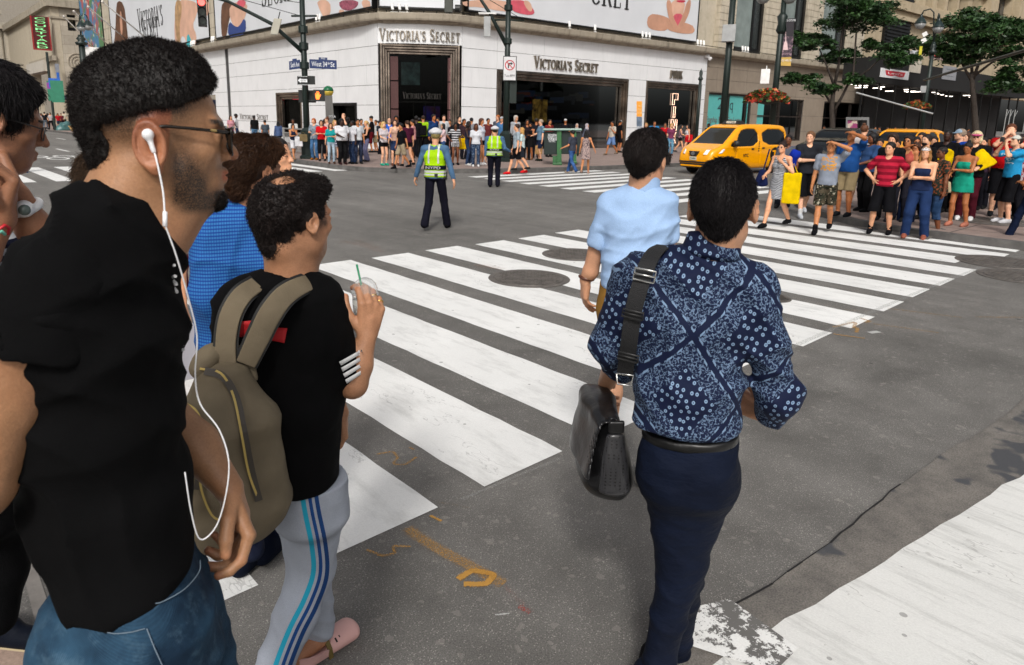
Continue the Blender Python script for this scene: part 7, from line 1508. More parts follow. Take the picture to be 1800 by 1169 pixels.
for i,(px,fy,hy,c,b,lb)in enumerate(((64,227,198,'d8d8d8','202430','distant person in white t-shirt at the left end of the far group'),(70,225,196,'9ab0c8','404858','distant person in pale blue shirt in the far group'),(75,226,199,'d0d0d4','283040','distant person in white and navy in the far group'),(81,227,197,'18181c','6a7480','distant person in black t-shirt and pale jeans'),(86,227,199,'241c1c','28201c','distant person in dark brown clothes'),(91,228,198,'b0a8a8','181418','distant person in beige top and black skirt'),(96,228,200,'1c1c20','141418','distant person all in black by the sign post'),(104,227,199,'b01c28','303848','distant person in red jumper by the sign post'),(115,225,196,'c8c0ac','141418','distant person in cream coat behind the rubbish bags'),(125,226,200,'141418','101014','distant person in black behind the wooden board'),(132,226,197,'d0ccd0','1c1c24','distant person with long hair in white behind the board'),(149,230,201,'b8b0b0','101014','distant person in striped top and black trousers walking'),(110,226,199,'6a2830','202028','distant person in dark red holding papers'))):
 crowd(px,fy,hy,(-30,40,10,160,-60)[i%5],lb,'wtopb'[i%5],(('short','long','bob')[i%3],'1a1210'),('tee',c),(('trousers','shorts','jeans')[i%3],b),z=.15,h=.05,group=FG,legs='walk' if i%2 else 'stand')
GS='dim people under the dark shed'
for i,(px,y,c)in enumerate(((1447,20.5,'b01420'),(1536,24,'3a3a44'),(1545,23.2,'6a5a50'),(1558,24,'2a2a30'),(1572,22.5,'4a4a58'),(1590,24,'803030'),(1640,23,'303038'),(1700,22,'505060'))):
 g=gy(px,y);person(g,rd((0,60,-80,120)[i%4],g),1.7,('person in red shirt standing far behind the crowd by the teal poster','dim person in grey under the left end of the shed','dim person in tan under the shed','dim person in black under the shed','dim person in slate under the shed','dim person in dull red under the shed','dim person in charcoal under the shed','dim person in lilac grey under the shed')[i],'ot'[i%2],('short','1a1210'),('tee',c),('trousers','202028'),h=.04,group=GS)
# ---- right corner, nearer
HM=.0115
def R_p(*a,**k):k.setdefault('z',.12);k.setdefault('h',.014);k.setdefault('group',GR);return crowd(*a,**k)
R_p(1374,366,237,-10,'person in grey with dark hair peeking out behind the striped dress','b',('short','0e0a0a'),('tee','5a5e6a'),('trousers','20242c'),z=0)
(p1,d1),g1=crowd(1362,400,249,-32,'person in sunglasses and a grey striped dress crossing toward the camera','w',('bun','24140e'),('dress','c4c6ca','dstripe','2c2e38'),('none',),'15151a',('bent','strap'),'walk',z=0,h=HM,fem=True,extras=(('glasses',),))
(p2,d2),g2=crowd(1409,381,231,12,'person in charcoal polo and long black shorts with folded arms','p',('short','6a4a30'),('polo','26282e'),('long_shorts','0f0f14'),'c8ccd2',('cross','down'),'walk',z=0,h=HM,sock='d0d0d0',head_turn=-.5)
crowd(1444,410,246,-6,'person in grey t-shirt and camouflage shorts shading the eyes','t',('short','120d0b'),('tee','8a92a0','print','c48a34',1.0),('shorts','4e4638','camo','2a2c22',1.0),'101012',('down','shade'),'walk',z=0,h=HM,sock='101010')
R_p(1481,380,229,-25,'bald person in blue t-shirt and khaki shorts behind the raised arm','o',('bald','4a382c'),('tee','1c4a88'),('shorts','8c7c5e'),'14181c',('down','shade'),build=1.18,head_tilt=-.2)
R_p(1502,366,219,160,'person with a high brown bun and white t-shirt','p',('bun','5a3620'),('tee','cfc8c8'),('shorts','3a4460'),'c0c4c8',fem=True)
R_p(1518,372,234,-55,'person in steel blue polo with a white strap across the back','b',('bob','100c0c'),('polo','34507c'),('trousers','14151c'),'14141a',('down','bent'),build=1.22)
R_p(1551,388,236,-20,'person with wavy brown hair in black behind the red striped t-shirt','w',('curly','2c1a10'),('tee','121216'),('trousers','14141a'),'303036')
crowd(1545,411,250,-8,'person in red striped t-shirt and long black shorts with hands on hips','w',('short','140e0c'),('tee','86142a','hstripe','ae2038',1.1),('long_shorts','0e0e10'),'121214',('hips','hips'),'apart',z=0,h=HM,head_turn=-.35,sock='14140f')
R_p(1578,388,238,-20,'person in sunglasses and coral strap top behind the raised elbow','t',('bob','1c1210'),('tank','b8584c'),('trousers','23232c'),fem=True,extras=(('glasses',),))
R_p(1591,384,240,20,'person in sunglasses with dark hair behind the hand on forehead','o',('long','140e0c'),('tee','1c1c24'),('trousers','1c1c24'),fem=True,extras=(('glasses',),))
R_p(1590,400,252,-12,'person with curly brown hair in black holding a hand to the forehead','o',('curly','3a2214'),('tank','111116'),('leggings','1d2a48'),'1c1c20',('shade','down'),fem=True,z=0)
R_p(1610,384,236,-40,'bearded person in black looking left behind the white cap','p',('short','1a100c'),('tee','121318'),('trousers','16161c'),extras=(('beard','1c120e'),))
crowd(1606,419,258,-6,'person in white backwards cap and navy jumpsuit with crossed arms','w',('long','8c6232'),('jumpsuit','1e2a4a'),('wide','22365e'),'9a5a48',('cross','cross'),'apart',z=0,h=HM,fem=True,extras=(('capback','dcd8d8'),),build=1.1)
crowd(1636,412,258,-60,'person in dark green patterned tunic and denim capris','b',('crop','1a120e'),('tunic','26302a','floral','8a4a30',1.1),('capri','1e3656','denim'),'d4d0cc',('hips','down'),'shift',z=.0,h=HM,fem=True,build=1.2,extras=(('glasses',),))
R_p(1681,397,250,-25,'person in strapless turquoise dress looking down','o',('bun','140c0a'),('tubedress','1c9a80'),('none',),'b0705c',('bent','cross'),'shift',h=HM,fem=True,head_tilt=.35,build=1.05)
R_p(1646,372,228,-10,'tall person with short black hair in black polo in the dark','d',('crop','080606'),('polo','0d0e12'),('trousers','101014'),arms=('cross','bent'))
R_p(1668,372,227,-50,'person with pale cap and bright blue shirt in the back row','p',('short','8a7a6a'),('polo','2050b8'),('trousers','1c1c24'),extras=(('cap','9ab0c4'),),head_turn=-.4)
R_p(1678,372,232,-20,'person with brown hair between pale cap and pink visor','p',('bob','4a2c1c'),('tee','2a2a34'),('trousers','1c1c24'),fem=True)
R_p(1694,387,231,-5,'person in pink visor, black cardigan and maroon trousers','p',('bob','cabb94'),('jacket','121216'),('trousers','4a1420'),'dcdcdc',('bent','bent'),h=HM,build=1.2,extras=(('visor','d0508c'),('glasses',)))
R_p(1726,366,241,-50,'person in purple t-shirt and grey leggings with pink trainers','o',('bob','120c0c'),('tee','8a6a92'),('leggings','4a4c58'),'e02848',('down','bent'),legs='walk',build=1.15)
R_p(1752,380,218,0,'big person in red t-shirt and black shorts filming with both hands','p',('short','5a3018'),('tee','c00d14'),('long_shorts','0f0f12'),'15181a',('camera','camera'),h=HM,build=1.28)
(p3,d3),g3_=R_p(1764,392,238,-55,'person in white cap and sky blue t-shirt holding up a camera','p',('short','2a1a14'),('tee','2a9ad0','print','d0e0e8',.8),('long_shorts','0e0e12'),'c8c8cc',('camera','camera'),h=HM,extras=(('cap','d8d6cc'),),head_tilt=-.25)
R_p(1792,372,238,-60,'person in red and yellow shirt at the right frame edge','o',('short','1a1210'),('tee','c81018'),('trousers','18181e'),build=1.2)
R_p(1786,386,262,-70,'person in white and red patterned top behind the sky blue t-shirt','o',('bob','1a1210'),('tee','d0c0c4','floral','b02838',1.0),('trousers','16161c'),fem=True)
crowd(1800,428,268,-75,'person in grey t-shirt and navy trousers cut by the right frame edge','o',('short','1a1210'),('tee','4a4c52'),('trousers','121c34'),'14141a',('cross','cross'),'walk',z=0,h=HM)
for px,hy,c,lb in((1532,244,'1c2230','person in dark blue behind the steel blue polo'),(1562,246,'2c2028','person in dark plum glimpsed behind the red striped t-shirt'),(1625,240,'15161c','person in black between the bearded face and the tall one'),(1710,242,'3a2a3a','person in dark violet behind the pink visor'),(1738,244,'5a3a40','person in dull rose beside the big red t-shirt'),(1775,236,'30343c','person in charcoal behind the raised camera'),(1796,233,'5a2020','person in dark red at the far right edge behind the crowd'),(1684,240,'40485a','person in slate blue behind the turquoise dress'),(1602,233,'22262e','person in dark grey at the back above the white cap')):
 R_p(px,368,hy,-10,lb,'wotbo'[px%5],('short','16100e'),('tee',c),('trousers','1a1a20'),h=.018)
bag_at(1391,303,357,.30,g1,cloth('e8c400'),'shopping_bag','large yellow shopping bag hanging from the arm of the striped dress')
u_,n_=face_cam(g1);s=SD();a,b=onray(1341,302,g1),onray(1338,322,g1);s.ecap(b+n_*.05,a+n_*.05,(.12,.06),(.07,.05),side=u_,k=.02,end=1.0);e=empty('shoulder_bag',b,'navy shoulder bag at the hip of the striped dress','bag');mesh_obj('bag_body',s.mesh(.012),cloth('161f46'),e,frame='world');mb=MB();mb.tube([a,onray(1349,275,g1),onray(1353,262,g1)],.012,5);mb.build('strap',cloth('161f46'),e)
s=SD();a=onray(1397,272,g2);s.ell(a+face_cam(g2)[1]*.16,(.11,.08,.10),k=.03);s.cone(a+face_cam(g2)[1]*.16,a+face_cam(g2)[1]*.16-[0,0,.2],.10,.05,.05);s.disp(lambda p:.02*_n3(p,22));e=mesh_obj('folded_jacket',s.mesh(.012),cloth('1430a0'));tag(e,'bright blue folded jacket carried on the folded arms','jacket')
g=gp(1694,388,.12)
for px,py,w2,h2,sl,lb in((1664,276,8,22,1,'yellow plastic poncho hanging left of the pink visor'),(1728,278,14,22,-1,'yellow plastic poncho hanging right of the pink visor')):
 s=SD();n_=face_cam(g)[1];s.ecap(onray(px-8*sl,py+14,g)+n_*.1,onray(px+6*sl,py-12,g)+n_*.1,(.20,.04),(.10,.04),side=(.75,-.65,0),k=.02,end=.5);s.disp(lambda p:.012*_n3(p,25));o=mesh_obj('poncho',s.mesh(.013),cloth('e6c000'));tag(o,lb,'poncho')
g=gp(1636,412,0);u_,n_=face_cam(g);s=SD();s.ecap(onray(1622,349,g)+n_*.25,onray(1624,340,g)+n_*.25,(.11,.04),(.12,.04),side=u_,k=.02,end=.4);e=empty('handbag',onray(1622,350,g),'small brown and black handbag at the hip of the navy jumpsuit','handbag');mesh_obj('bag_body',s.mesh(.01),cloth('4a3018'),e,frame='world');mb=MB();mb.tube([onray(1616,340,g)+n_*.3,onray(1611,320,g)+n_*.32,onray(1605,290,g)+n_*.34],.008,5);mb.build('strap',cloth('5a3a1c'),e)
g=gp(1681,397,.12);u_,n_=face_cam(g);s=SD();s.ecap(onray(1664,336,g)+n_*.16,onray(1665,320,g)+n_*.16,(.075,.04),(.06,.035),side=u_,k=.02,end=.6);e=empty('handbag',onray(1664,338,g),'small cream handbag on a strap before the turquoise dress','handbag');mesh_obj('bag_body',s.mesh(.01),cloth('b8a888'),e,frame='world');mb=MB();mb.tube([onray(1662,322,g)+n_*.16,onray(1658,300,g)+n_*.1,onray(1660,282,g)],.008,5);mb.build('strap',cloth('b8a888'),e)
for(rt,dd,lb)in((p3,d3,'small dark camera held up by the person in white cap'),):
 m_=(dd['wri'][0]+dd['wri'][1])/2+np.array([0,.05,.09]);w0=to_world(rt,m_);mb=MB();mb.box(w0[0]-.05,w0[0]+.05,w0[1]-.03,w0[1]+.03,w0[2]-.035,w0[2]+.035);mb.lathe(w0+[0,0,.03],[(.03,0),(.03,.02),(.01,.025)],10);tag(mb.build('camera',M_blk,None,bevel=.006),lb,'camera')
# ---- traffic officers
M_vest=cloth('a8d80c',rough=.6);M_refl=mat('reflective_tape',(.50,.50,.50),.35,var=.05)
def officer(px,fy,hy,ang,lb,arms,legs,bld,hair=None,shirt='4f6f90'):
 g=gp(px,fy,0);H=height_at(g,hy);H=min(max(H,1.6),1.9)
 r,d=person(g,rd(ang,g),H/1.02,lb,'w',hair or('short','2a1a12'),('long',shirt),('trousers','0d1020'),'0c0c0e',arms,legs,bld,h=HM,head_turn=.25)
 S,Z,w,MH,hq=d['S'],d['Z'],d['w'],d['MH'],d['hq'];b=bld
 s=SD();dp_=.105*(1+(b-1)*1.25);wst=.122*b;chs=.165*(1+(b-1)*.8);e=.034*S
 s.ecap(Z(0,0,.92),Z(0,0,1.10),(.165*b*S+e,dp_*S*1.05+e),(wst*1.12*S+e*1.2,dp_*S+e),k=.03,sq=2.5);s.ecap(Z(0,0,1.10),Z(0,0,1.28),(wst*1.12*S+e*1.2,dp_*S+e),(chs*S+e,dp_*1.05*S+e),k=.03,sq=2.5);s.ecap(Z(0,0,1.28),Z(0,0,1.41),(chs*S+e,dp_*1.05*S+e),(chs*.9*S+e,dp_*.8*S+e*.8),k=.03)
 for i in range(2):s.cone(Z(0,-.01,1.44),d['Sh'][i]*.8+Z(0,-.01,1.44)*.2,.07*S,.068*S,.03);s.cone(d['Sh'][i],d['elb'][i],.075*S,.07*S,.01,True)
 s.cone(Z(0,0,1.42),Z(0,0,1.6),.07*S,.07*S,.01,True);s.cut(Z(0,0,.93),(0,0,-1));s.disp(lambda p:.003*_n3(p,30))
 V,Q=s.mesh(HM);o=mesh_obj('reflective_vest',(V,Q),M_vest,r)
 s2=SD();s2.ops=list(s.ops);s2.inflate(.004);
 def band(p):
  x,y,z_=p[...,0]/S,p[...,1]/S,p[...,2]/S;v=np.maximum(np.abs(np.abs(x)-.085)-.016,1.17-z_);h1=np.abs(z_-1.03)-.020;h2=np.abs(z_-.975)-.012;return np.minimum(np.minimum(v,h1),h2)*S
 V2,Q2=s2.mesh(HM*.8);cen=V2[Q2].mean(1);keep=band(cen)<0;o2=mesh_obj('reflective_tape',(V2,Q2[keep]),M_refl,o)
 s3=SD();s3.ops=list(s.ops);s3.inflate(.007);V3,Q3=s3.mesh(HM);cen=V3[Q3].mean(1);keep=(np.abs(cen[:,2]/S-1.10)<.034);mesh_obj('dark_band',(V3,Q3[keep]),cloth('0c1224'),o)
 mb=MB();yb=-(dp_*S+e+.014);text_on(mb,'NYPD',(-.13*S,yb-.006,1.078*S),(1,0,0),(0,0,1),(0,-1,0),.26*S,.048*S,.006);q=mb.build('vest_lettering',M_refl);q.parent=o
 s=SD();s.ell(w(0,-.010,.080),np.array([.112,.128,.052])*hq*1.14,MH,.01);s.cone(w(0,-.01,.03),w(0,-.01,.07),.088*hq,.092*hq,.02);s.cut(w(0,0,.038),-MH[2]);mesh_obj('white_cap',s.mesh(.009),cloth('dcdce0',rough=.5),r)
 s=SD();s.torus(w(0,-.008,.046),MH[2],.089*hq,.012*hq,.004,MH[0],ry=.105*hq);s.ell(w(0,.105,.035),(.06*hq,.05*hq,.008*hq),MH,.01);mesh_obj('cap_band',s.mesh(.008),cloth('0b0b10',rough=.4),r)
 mb=MB()
 for(x,y,z_,a,c_,d_)in((.15*b,-.05,.96,.035,.03,.06),(.17*b,.04,.95,.03,.04,.07),(-.16*b,-.02,.96,.03,.04,.05),(.05,-.13*b,.97,.03,.02,.03)):mb.box((x-a)*S,(x+a)*S,(y-c_)*S,(y+c_)*S,(z_-d_)*S,(z_+d_)*S)
 q=mb.build('duty_belt',M_blk,None,bevel=.006);q.parent=r;return r,d,g
ro,do,go=officer(765,403,224,166,'traffic officer walking away in neon vest and white peaked cap',(((.36,-.10,.88),(.4,-1,0)),((.38,.08,.90),(.4,-1,.1))),'stride',1.0,('short','8a7a4a'))
officer(868,329,221,180,'traffic officer standing with raised hand in neon vest near the dark green pole',('side','down'),'stand',1.28)
# ============================================================ the walkers close to the camera
class FG:
 """a walker: points given by where they are seen, on the upright plane through the body (off = metres behind it)"""
 def __init__(s,px,py,d,lb,heading_px=None,turn=0.0):
  s.H=dp(px,py,d);n=s.H-CAM;n[2]=0;s.n=nrm(n);s.r=np.cross(s.n,[0,0,1]);s.u=np.array([0,0,1.0])
  s.front=nrm(s.r*math.sin(turn)+s.n*math.cos(turn));s.right=np.cross(s.front,[0,0,1]);s.turn=turn
  s.root=empty('person',(s.H[0],s.H[1],0),lb,'person',None,math.atan2(s.front[1],s.front[0])-math.pi/2)
 def p(s,px,py,off=0.0):
  r=wray(px,py);k=((s.H-CAM)@s.n+off)/(r@s.n);return CAM+r*k
 def m(s,n,px=900,py=500,off=0.0):return float(np.linalg.norm(s.p(px+n,py,off)-s.p(px,py,off)))
 def M(s,yaw=0.0,pitch=0.0,roll=0.0):
  a=s.turn+yaw;f=s.r*math.sin(a)+s.n*math.cos(a);r=np.cross(f,s.u);u=s.u
  f2=f*math.cos(pitch)+u*math.sin(pitch);u2=u*math.cos(pitch)-f*math.sin(pitch);r2=r*math.cos(roll)-u2*math.sin(roll);u3=u2*math.cos(roll)+r*math.sin(roll);return np.array([r2,f2,u3])
 def mesh(s,name,sd,h,mt,parent=None,**k):
  V,Q=sd.mesh(h)if isinstance(sd,SD)else sd;return mesh_obj(name,(V,Q),mt,parent or s.root,frame='world',**k)
def folds(d1,f1,a1,d2,f2,a2,a3=.0012):
 d1,d2=nrm(d1),nrm(d2)
 def f(p):
  w=_n3(p,9)*1.6+_n3(p+3.3,4)*2;x=(p@d1)*f1+w*2.0;y=(p@d2)*f2+w*1.4+1.7
  m1=.5+.5*_n3(p+1.1,5.5);m2=.5+.5*_n3(p+7.7,6.5)
  return-a1*m1*(1-np.abs(np.sin(x)))**1.6-a2*m2*(1-np.abs(np.sin(y)))**1.6+a3*_n3(p,70)
 return f
def strands(name,VQ,parent,mt,n,length,flow,curl=.0,radius=.0009,seed=1,lift=.6,keep=None,segs=4,jit=.35):
 V,Q=VQ;rs=np.random.RandomState(seed);a,b,c,d=[V[Q[:,i]]for i in range(4)];cen=(a+b+c+d)/4;N=np.cross(c-a,d-b);ar=np.linalg.norm(N,axis=1);N/=ar[:,None]+1e-12
 ok=np.ones(len(Q),bool)if keep is None else keep(cen);pr=ar*ok;pr/=pr.sum();id_=rs.choice(len(Q),n,p=pr);u=rs.rand(n,1);v=rs.rand(n,1);P=(a[id_]*(1-u)+b[id_]*u)*(1-v)+(d[id_]*(1-u)+c[id_]*u)*v;Nn=N[id_]
 F=flow(P)if callable(flow)else np.array(flow)[None,:].repeat(n,0);F=F-Nn*(F*Nn).sum(1)[:,None];F/=np.linalg.norm(F,axis=1)[:,None]+1e-9;D=Nn*lift+F*(1-lift)+rs.normal(size=(n,3))*jit*.5;D/=np.linalg.norm(D,axis=1)[:,None]
 L=length*rs.uniform(.6,1.15,(n,1));pts=[P-Nn*.002];q=P
 for k in range(segs):
  q=q+D*L/segs;pts.append(q);D=D+F*.25*(1-lift)+rs.normal(size=(n,3))*curl-Nn*.08;D/=np.linalg.norm(D,axis=1)[:,None]
 pts=np.stack(pts,1);m=segs+1
 im=np.array(root_inv(parent));pl_=pts.reshape(-1,3)@im[:3,:3].T+im[:3,3]
 hc=bpy.data.hair_curves.new(name);hc.add_curves([m]*n);hc.attributes['position'].data.foreach_set('vector',pl_.astype(f32).ravel())
 ra=hc.attributes.get('radius')or hc.attributes.new('radius','FLOAT','POINT');tp=np.linspace(1,.35,m)[None,:].repeat(n,0)*radius;ra.data.foreach_set('value',tp.astype(f32).ravel())
 o=bpy.data.objects.new(name,hc);COL.objects.link(o);hc.materials.append(mt);o.parent=parent;return o
def strand_mat(c):
 key='strand_%s'%''.join('%02x'%int(v*255)for v in c)
 if key in MATS:return MATS[key]
 t=NT(key);oi=t.n('ShaderNodeHairInfo');b=t.scale(c,t.remap(oi.outputs['Random'],0,1,.3,1.0));t.P(Base_Color=b,Roughness=.5);t.b.inputs['Specular IOR Level'].default_value=.14;MATS[key]=t.m;return t.m
def ribbon(pts,nrms,w,t=.003):
 mb=MB();pts=[np.array(p,float)for p in pts];R=[]
 for i,p in enumerate(pts):
  d=nrm(pts[min(i+1,len(pts)-1)]-pts[max(i-1,0)]);n_=nrm(nrms[i]if isinstance(nrms,list)else nrms);s_=nrm(np.cross(d,n_));n2=np.cross(s_,d);ww=w[i]if hasattr(w,'__len__')else w
  R.append([p+s_*ww/2+n2*t,p-s_*ww/2+n2*t,p-s_*ww/2-n2*t,p+s_*ww/2-n2*t])
 mb.add([v for r in R for v in r],[(i*4+k,i*4+(k+1)%4,i*4+4+(k+1)%4,i*4+4+k)for i in range(len(R)-1)for k in range(4)]+[(3,2,1,0),(len(R)*4-4,len(R)*4-3,len(R)*4-2,len(R)*4-1)]);return mb
def spline(P,n=8):
 P=[np.array(p,float)for p in P];P=[2*P[0]-P[1]]+P+[2*P[-1]-P[-2]];out=[]
 for i in range(1,len(P)-2):
  for k in range(n):
   t=k/n;out.append(.5*((2*P[i])+(-P[i-1]+P[i+1])*t+(2*P[i-1]-5*P[i]+4*P[i+1]-P[i+2])*t*t+(-P[i-1]+3*P[i]-3*P[i+1]+P[i+2])*t**3))
 return out+[P[-2]]
def earfree(w,r=.040):
 E_=[w(sx*.085,-.004,-.004)for sx in(-1,1)];return lambda P:np.min([np.linalg.norm(P-e,axis=1)for e in E_],0)>r
def tube_obj(name,pts,r,mt,parent,n=8,sp=6):mb=MB();mb.tube(spline(pts,sp),r,n);return mb.build(name,mt,parent,True)
K_BLACKHAIR=(.010,.008,.007)
def black_tee(name='black_tee',c=(.0034,.0034,.0037)):
 if name in MATS:return MATS[name]
 t=NT(name);co=t.coord();b=t.scale(c,t.remap(t.noise(co,5,4),.3,.7,.8,1.25));t.P(Base_Color=b,Roughness=.95);t.b.inputs['Specular IOR Level'].default_value=.09;t.bump(t.math('ADD',t.noise(co,420,2),t.math('MULTIPLY',t.noise(co,14,3),2)),.25,.004);MATS[name]=t.m;return t.m
# ------------------------------------------------------------ A: the man in profile with earphones
def build_a():
 f=FG(285,215,1.10,'person in black t-shirt and jeans with white earphones, in profile at the left',turn=rad(82));S=skin_mat('skin_profile',(.36,.185,.095),.45,beard=(.012,.009,.007));p=f.p
 MH=f.M(yaw=rad(3),pitch=rad(-3));c=p(286,240,0)
 s=SD();hh=.228;w=sd_head(s,c,MH,hh,fine=True,jaw=1.02,nose=1.12,lips=1.2,eo=(-.016,-.012),es=1.28);q=hh/.235
 s.cone(c-MH[2]*.05-MH[1]*.03,p(205,400,-.0),.062,.070,.02);s.cone(w(0,.03,-.10),p(262,420,.0),.046,.062,.03)
 s.cone(w(.030,.03,-.085),p(268,395,-.03),.018,.014,.015)
 s2=SD();e1=p(250,690,.22);w1=p(402,858,.10);s2.cone(e1,p(345,785,.16),.045,.043,.02);s2.cone(p(345,785,.16),w1,.043,.027,.02)
 dh=nrm(p(440,945,.06)-w1);ch=sd_hand(s2,w1,dh,nrm(-f.r*.75-f.n*.2-f.u*.55),nrm(-f.n*.8+f.r*.45+f.u*.3),1.02,curl=[.8,1.05,1.2,1.3],grip=.35,fat=1.2)
 el=p(-45,850,-.14);s2.cone(p(60,560,-.15),el,.058,.050,.02);s2.cone(el,p(-150,1060,.0),.046,.03,.02)
 s2.chain([p(205,420),p(165,540),p(175,720)],[.06,.07,.07]);s2.chain([p(205,430),p(112,515,-.13),p(62,560,-.15)],[.05,.05,.05]);s2.chain([p(205,430),p(150,500,.17),p(190,620,.21),e1],[.05,.045,.045,.042])
 s.ops+=s2.ops;s.disp(lambda P:.0004*_n3(P,160));V,Q=s.mesh(.0038)
 L=(V-c)@MH.T/q
 x,y,z=np.abs(L[:,0]),L[:,1],L[:,2]
 sm=lambda v,a,b:np.clip((v-a)/(b-a),0,1)
 fade=sm(z+y*-.25,-.004,.040)*(1-sm(y,.060+0*z,.068))*sm(-y,-.075,-.02)*.9
 back=sm(z,-.035,.01)*sm(-y,.02,.05)
 side=sm(x,.040,.055)*sm(y,-.002,.012)*(1-sm(y+(z+.03)*.55,.030,.058))*(1-sm(z,.012,.03))*sm(z,-.118,-.10)*(.55+.45*sm(-z,.01,.045))
 jawl=(1-sm(z+y*.15,-.082,-.058))*sm(z,-.125,-.112)*sm(y,.0,.03)*1.1
 chin=(1-sm(z,-.086,-.078))*sm(y,.060,.075)*1.1
 must=(1-sm(np.abs(z+.045),.002,.007))*sm(y,.075,.085)*.5;soul=(1-sm(np.abs(z+.079),.003,.008))*sm(y,.078,.086)*(1-sm(x,.006,.012))
 brow=(1-sm(np.abs(z-.0265-(x-.03)*.12),.0028,.0055))*sm(y,.060,.068)*sm(x,.012,.018)*(1-sm(x,.048,.056))*1.3
 beard=np.clip(np.max([fade*1.0,back*.8,side*.9,jawl*.8,chin,must,soul,brow],0),0,1)
 lipm=(1-sm(np.abs(z+.0605),.007,.010))*sm(y,.082,.088)*(1-sm(x,.016,.022));flush=np.clip(lipm*1.0+sm(-y,-.0,.01)*0+(x>.074)*.5+(1-sm(np.abs(z+.028),.006,.014))*sm(y,.098,.106)*.5,0,1)
 far=np.linalg.norm(V-c,axis=1)>.19;beard[far]=0;flush[far]=0
 tips=[c_[0][-1]for c_ in ch]+[c_[0][1]for c_ in ch[:4]];dd=np.min([np.linalg.norm(V-t_,axis=1)for t_ in tips],0);flush=np.maximum(flush,np.clip(1-dd/.016,0,1)*.7)
 f.mesh('body',(V,Q),0,S,attrs={'beard':beard,'flush':flush})
 s=SD();s.ell(w(0,-.022,.050),np.array([.0775,.102,.084])*q+.005,MH,.02);s.ell(w(0,-.002,.080),np.array([.072,.082,.070])*q,MH,.02)
 s.cut(w(0,.082,.078),MH[1]*.97-MH[2]*.10,.006);s.cut(w(0,.040,.058),nrm(MH[1]*.30-MH[2]*.95),.008);s.cut(w(0,-.03,.002),nrm(-MH[2]*1.0+MH[1]*.75),.012)
 for sx in(-1,1):s.ell(w(sx*.092,-.002,-.012),np.array([.030,.042,.044])*q,MH,.012,True)
 s.chain([w(0,-.080,.0),w(0,-.070,-.045)],[.040,.034],.02);s.disp(lambda P:.0022*_n3(P,90)+.0012*_n3(P,210));hv=s.mesh(.0042)
 ho=f.mesh('hair',hv,0,hair_mat(K_BLACKHAIR));strands('hair_strand',hv,ho,strand_mat((.016,.012,.011)),17000,.0075,lambda P:(P-w(0,-.02,.02))*0+MH[1]*-.4+MH[2]*.1,curl=.35,radius=.0005,seed=3,lift=.75,jit=.5)
 s=SD();s.cone(w(-.018,.080,-.098),w(.018,.080,-.098),.0125*q,.0125*q,.01);s.ell(w(0,.074,-.106),np.array([.026,.020,.014])*q,MH,.01);s.disp(lambda P:.001*_n3(P,200));gv=s.mesh(.003);go_=f.mesh('goatee',gv,0,hair_mat(K_BLACKHAIR));strands('beard_strand',gv,go_,strand_mat((.014,.010,.009)),2500,.008,-MH[2]*.6+MH[1]*.5,curl=.3,radius=.0005,seed=5,lift=.4)
 for sx in(-1,1):
  s=SD();s.ell(w(sx*.031,.0745,.004),(.0126*q,)*3,k=0);f.mesh('eye',s,.0035,mat('eye_white',(.55,.5,.45),.15),None)
  s=SD();s.ell(w(sx*.031,.0835,.004),(.0055*q,.0045*q,.0055*q),MH);f.mesh('iris',s,.002,mat('iris_brown',(.02,.01,.006),.1),None)
 gl=MB()
 for sx in(1,-1):
  lc=w(sx*.031,.104,.000);pts=[lc+(MH[0]*sx*a+MH[2]*b_-MH[1]*abs(a)*.28)*q for a,b_ in((-.024,.017),(.0,.021),(.026,.020),(.030,.008),(.026,-.012),(.012,-.023),(-.010,-.022),(-.022,-.008))]
  pts=spline(pts+[pts[0]],4);gl.tube(pts,.0019,6)
  L_=MB();L_.add(pts[:-1]+[lc],[(i,(i+1)%(len(pts)-1),len(pts)-1)for i in range(len(pts)-1)]);L_.build('lens',glass_mat('sunglass_lens',.18,1.6,.02,(.8,.85,.9)),f.root,True)
 gl.tube([w(-.008,.108,.012),w(0,.110,.014),w(.008,.108,.012)],.0022,6);gl.tube([w(.058,.094,.013),w(.074,.070,.014)],.0036,6);o=gl.build('glasses_frame',mat('tortoise',(.012,.008,.005),.2,var=.4,vs=60),f.root,True)
 mb=MB()
 for sx in(1,-1):mb.tube(spline([w(sx*.060,.094,.013),w(sx*.079,.060,.015),w(sx*.0835,.015,.017),w(sx*.083,-.012,.016),w(sx*.080,-.030,.0)],5),[.0028]*21,6)
 mb.build('temple',MATS['tortoise'],f.root,True);mb=MB();mb.lathe(w(.0785,.070,.0145),[(.001,-.001),(.0022,0),(.001,.001)],8);mb.tube([w(.0815,.062,.0155),w(.081,.070,.0150)],.0022,6);mb.build('hinge',mat('gold_pin',(.7,.5,.2),.3,.9),f.root)
 T=black_tee();s=SD();kw=dict(side=f.r,k=.05,sq=2.3)
 s.ecap(p(155,560),p(165,700),(.122,.19),(.122,.175),**kw);s.ecap(p(165,700),p(196,850),(.122,.175),(.112,.16),**kw);s.ecap(p(196,850),p(222,985),(.112,.16),(.106,.165),end=.3,**kw)
 s.ecap(p(150,480),p(155,570),(.105,.17),(.122,.19),**kw);s.cone(p(200,400),p(128,492,-.11),.072,.074,.04);s.cone(p(205,400),p(150,480,.16),.075,.075,.04);s.cone(p(236,440,0),p(222,560,0),.050,.065,.06)
 s.cone(p(112,515,-.13),p(88,560,-.14),.072,.068,.03);s.cone(p(150,500,.18),p(195,640,.22),.070,.062,.03)
 s.cone(p(225,330,0),p(222,398,0),.066,.066,.008,True);s.ell(p(262,385,0),(.055,.05,.022),f.M(),.008,True)
 s.cut(p(200,1020),-f.u+f.r*.24,.004)
